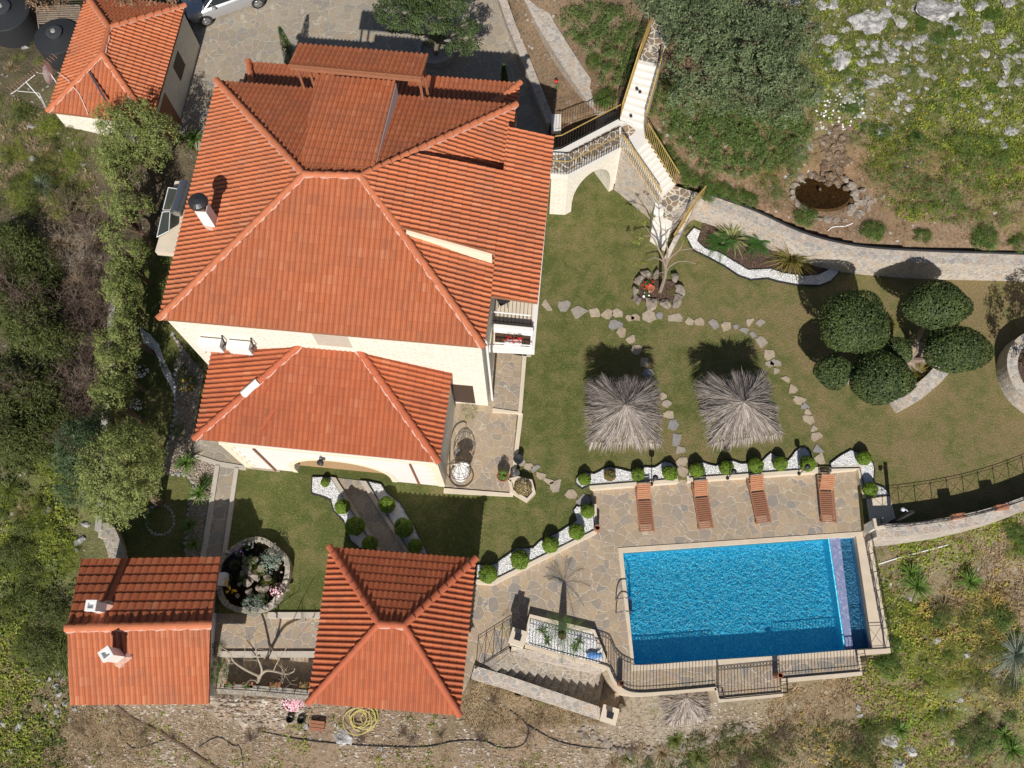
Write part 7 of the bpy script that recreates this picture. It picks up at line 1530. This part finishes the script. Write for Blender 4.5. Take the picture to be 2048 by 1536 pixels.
AZ_ = 3.9; t = thing('tv_antenna', 'long orange and silver roof antenna with many cross bars beside the garage', 'antenna', W(95, 190, 2)); a, c_ = W(117, 106, AZ_), W(20, 182, AZ_); b = MB(); b.tube([a, c_], .014, 5); d = unit(c_-a); nn = np.array([-d[1], d[0], 0]); Ld = np.linalg.norm(c_-a)
part('boom', b, M['steel'], t); b = MB()
for s in np.linspace(.08, .98, 17): p = a+(c_-a)*s; w_ = .2 if s < .9 else .28; b.tube([p-nn*w_, p+nn*w_], .009, 4)
part('elements', b, plain('orange_rod', (.55, .25, .15), .5), t); b = MB(); b.tube([W(97, 225, 1.7), W(80, 196, 3.3), W(52, 164, AZ_-.02)], .02, 6); b.tube([W(97, 225, 1.7), W(78, 186, 3.0), W(35, 182, 3.5)], .018, 6); b.tube([W(70, 150, 3.7), W(52, 164, 3.6), W(34, 180, 3.6), W(22, 188, 3.6)], .018, 6); part('mast', b, M['wmetal'], t)
t = thing('satellite_dish', 'white satellite dish seen edge on beside the antenna', 'satellite dish', W(96, 150, 2)); p = W(97, 147, 3.3); b = MB(); an = np.linspace(0, 2*math.pi, 21)[:-1]; V = [p+[.1*1, 0, 0]]
for r_, dx in ((.25, .06), (.5, 0)): V += [p+[dx, r_*math.cos(a_), r_*math.sin(a_)] for a_ in an]
F = [[1+k, 1+(k+1) % 20, 21+(k+1) % 20, 21+k] for k in range(20)]; b.add(V, F); b.add(V[:21], [[0, 1+k, 1+(k+1) % 20] for k in range(20)]); part('dish', b, M['white'], t); b = MB(); b.tube([p+[.05, 0, -.1], p+[-.55, .02, .05]], .012, 4); b.tube([p+[.08, 0, 0], [p[0]+.2, p[1]-.2, 1.6]], .03, 6); part('arm', b, M['wmetal'], t)
# ------------------------------------------------------------------ parked car
fw, rw = W(413, 41, .62), W(515, 6, .62); d = unit(fw-rw); ctr = (fw+rw)/2; left = np.array([d[1], -d[0], 0]); 
if left[1] < 0: left = -left
car = thing('parked_car', 'silver grey hatchback car parked on the paved driveway, cut by the top edge', 'car', (*(ctr+left*.86)[:2], .3)); o3 = ctr+left*.86; o3[2] = .3
def cp(x, y, z): return o3+(d*x+left*y+[0, 0, z])*1.06
silver = plain('silver_paint', (.55, .56, .58), .3, .6, .03); glass = NT('car_glass').fin((.03, .035, .04), .08, 0, .6)
sec = [(-2.05,.45,.62,.55),(-2.0,.3,.72,.95),(-1.7,.25,.80,1.02),(-1.2,.25,.86,.98),(0,.25,.88,.95),(1.0,.25,.87,.92),(1.5,.25,.84,.86),(1.95,.3,.74,.74),(2.08,.4,.55,.6)]
V = []; 
for x, zl, w_, zt in sec: V += [cp(x, -w_*.92, zl), cp(x, -w_, (zl+zt)/2), cp(x, -w_*.95, zt-.04), cp(x, -w_*.75, zt+.02), cp(x, 0, zt+.06), cp(x, w_*.75, zt+.02), cp(x, w_*.95, zt-.04), cp(x, w_, (zl+zt)/2), cp(x, w_*.92, zl)]
k = 9; F = [[i*k+j, i*k+j+1, (i+1)*k+j+1, (i+1)*k+j] for i in range(len(sec)-1) for j in range(k-1)]+[[0, 1, 2, 3], [0, 3, 4, 5], [0, 5, 6, 7], [0, 7, 8, 8]][:3]+[[(len(sec)-1)*k+j for j in q] for q in ((0, 8, 7, 6), (0, 6, 5, 4), (0, 4, 3, 2))]
b = MB(); b.add(V, F); body_ = part('body', b, silver, car, smooth=True)
def cab(x0, x1, x2, x3, z0, z1, w0, w1):
    return [cp(x0, -w0, z0), cp(x1, -w1, z1), cp(x2, -w1, z1), cp(x3, -w0, z0), cp(x0, w0, z0), cp(x1, w1, z1), cp(x2, w1, z1), cp(x3, w0, z0)]
V = cab(-1.85, -1.35, .35, 1.15, .95, 1.44, .78, .60); b = MB(); b.add(V, [[0, 1, 2, 3], [4, 7, 6, 5], [0, 4, 5, 1], [3, 2, 6, 7]]); part('windows', b, glass, car)
b = MB(); b.box(cp(-.5, 0, 1.455), (1.75, 1.2, .04), math.atan2(d[1], d[0]))
for x in (-.45,):
    for sy in (-1, 1): b.tube([cp(x, sy*.79, .97), cp(x, sy*.605, 1.45)], .04, 4)
for sy in (-1, 1): b.tube([cp(-1.85, sy*.78, .95), cp(-1.35, sy*.60, 1.45)], .05, 4); b.tube([cp(.35, sy*.60, 1.45), cp(1.15, sy*.78, .95)], .035, 4)
part('roof', b, silver, car)
for x in (-1.33, 1.33):
    for sy in (-1, 1):
        c0_ = cp(x, sy*.80, .32); tw = MB(); ax_ = left*sy; tw.tube([c0_-ax_*.1, c0_+ax_*.09], .33, 22); wh = part('wheel', tw, M['black'], car); b = MB(); b.tube([c0_+ax_*.06, c0_+ax_*.105], .22, 18)
        for q in range(5): a = q*2*math.pi/5; b.tube([c0_+ax_*.11, c0_+ax_*.11+d*.2*math.cos(a)+np.array([0, 0, .2*math.sin(a)])], .025, 4)
        part('rim', b, M['steel'], wh)
for sy in (-1, 1):
    b = MB(); blob(b, cp(.75, sy*.95, .98), (.12, .1, .07), 2, 0); part('mirror', b, silver, car); b = MB(); blob(b, cp(1.98, sy*.55, .66), (.1, .16, .08), 2, 0); part('headlight', b, M['grey_m'], car)
# ------------------------------------------------------------------ hoses, pipes, crate
def hose(pts, r, mat, label, name='hose', k=5, lift=.04):
    P = [T1(x, y)+[0, 0, lift] for x, y in smoothline([(x, y, 0) for x, y in pts], k)[:, :2]]; b = MB(); b.tube(P, r, 5); return single(name, b, M[mat], label, 'hose')
hose([(232,1411),(270,1440),(340,1475),(400,1515),(440,1540)], .06, 'bark2', 'thick dark pipe running diagonally down from the cottage', 'pipe')
hose([(238,1430),(240,1466),(262,1493),(287,1494),(342,1474)], .02, 'black', 'thin black hose looping below the cottage'); hose([(399,1493),(437,1474),(465,1490),(481,1496),(487,1540)], .02, 'black', 'thin black hose ending at the bottom edge below the cottage')
hose([(524,1463),(610,1480),(690,1488),(773,1493),(855,1493),(910,1482),(965,1482),(1006,1496),(1047,1488),(1055,1452),(1020,1420)], .022, 'black', 'long black irrigation hose winding across the ground below the pavilion'); hose([(1055,1450),(1110,1480),(1164,1493),(1232,1499)], .022, 'black', 'black irrigation hose leading towards the dry stone wall')
hose([(1752,1130),(1800,1115),(1850,1102),(1895,1090)], .025, 'wmetal', 'pale plastic pipe lying on the slope right of the pool', 'pipe'); hose([(1655,463),(1665,455),(1690,453),(1705,447)], .02, 'white', 'short white pipe beside the low juniper above the wall', 'pipe')
b = MB(); c = T1(725, 1437); M['yel'] = plain('yellow_hose', (.60, .52, .18), .5); P = []
for i in range(150): a = i*.30; r_ = .42+.16*math.sin(i*.11+1); P.append(c+[r_*math.cos(a)+.22*math.sin(i*.045), r_*.9*math.sin(a)-.1*math.cos(i*.05), .08+.02*math.sin(i*.7)+i*.0006])
b.tube(P, .017, 5); single('garden_hose', b, M['yel'], 'coiled yellow garden hose on the ground below the pavilion roof', 'hose')
p = T1(637, 1452); t = thing('wooden_crate', 'low red brown wooden box on the ground below the pavilion', 'box', p); b = MB()
for i in range(3): b.box(p+[0, -.12+i*.13, .3], (.6, .11, .03), -.1)
part('top_boards', b, M['teak2'], t); b = MB(); b.box(p+[0, 0, .14], (.54, .3, .26), -.1); part('box', b, M['wood'], t)
for x, y in ((583,1438),(605,1440)): p = T1(x, y); b = MB(); b.lathe(p, [(0, 0), (.12, 0), (.16, .3), (.13, .3), (.11, .1), (0, .1)], 12); single('black_pot', b, M['black'], 'empty black plant pot left of the wooden box', 'pot', 'empty black pots')
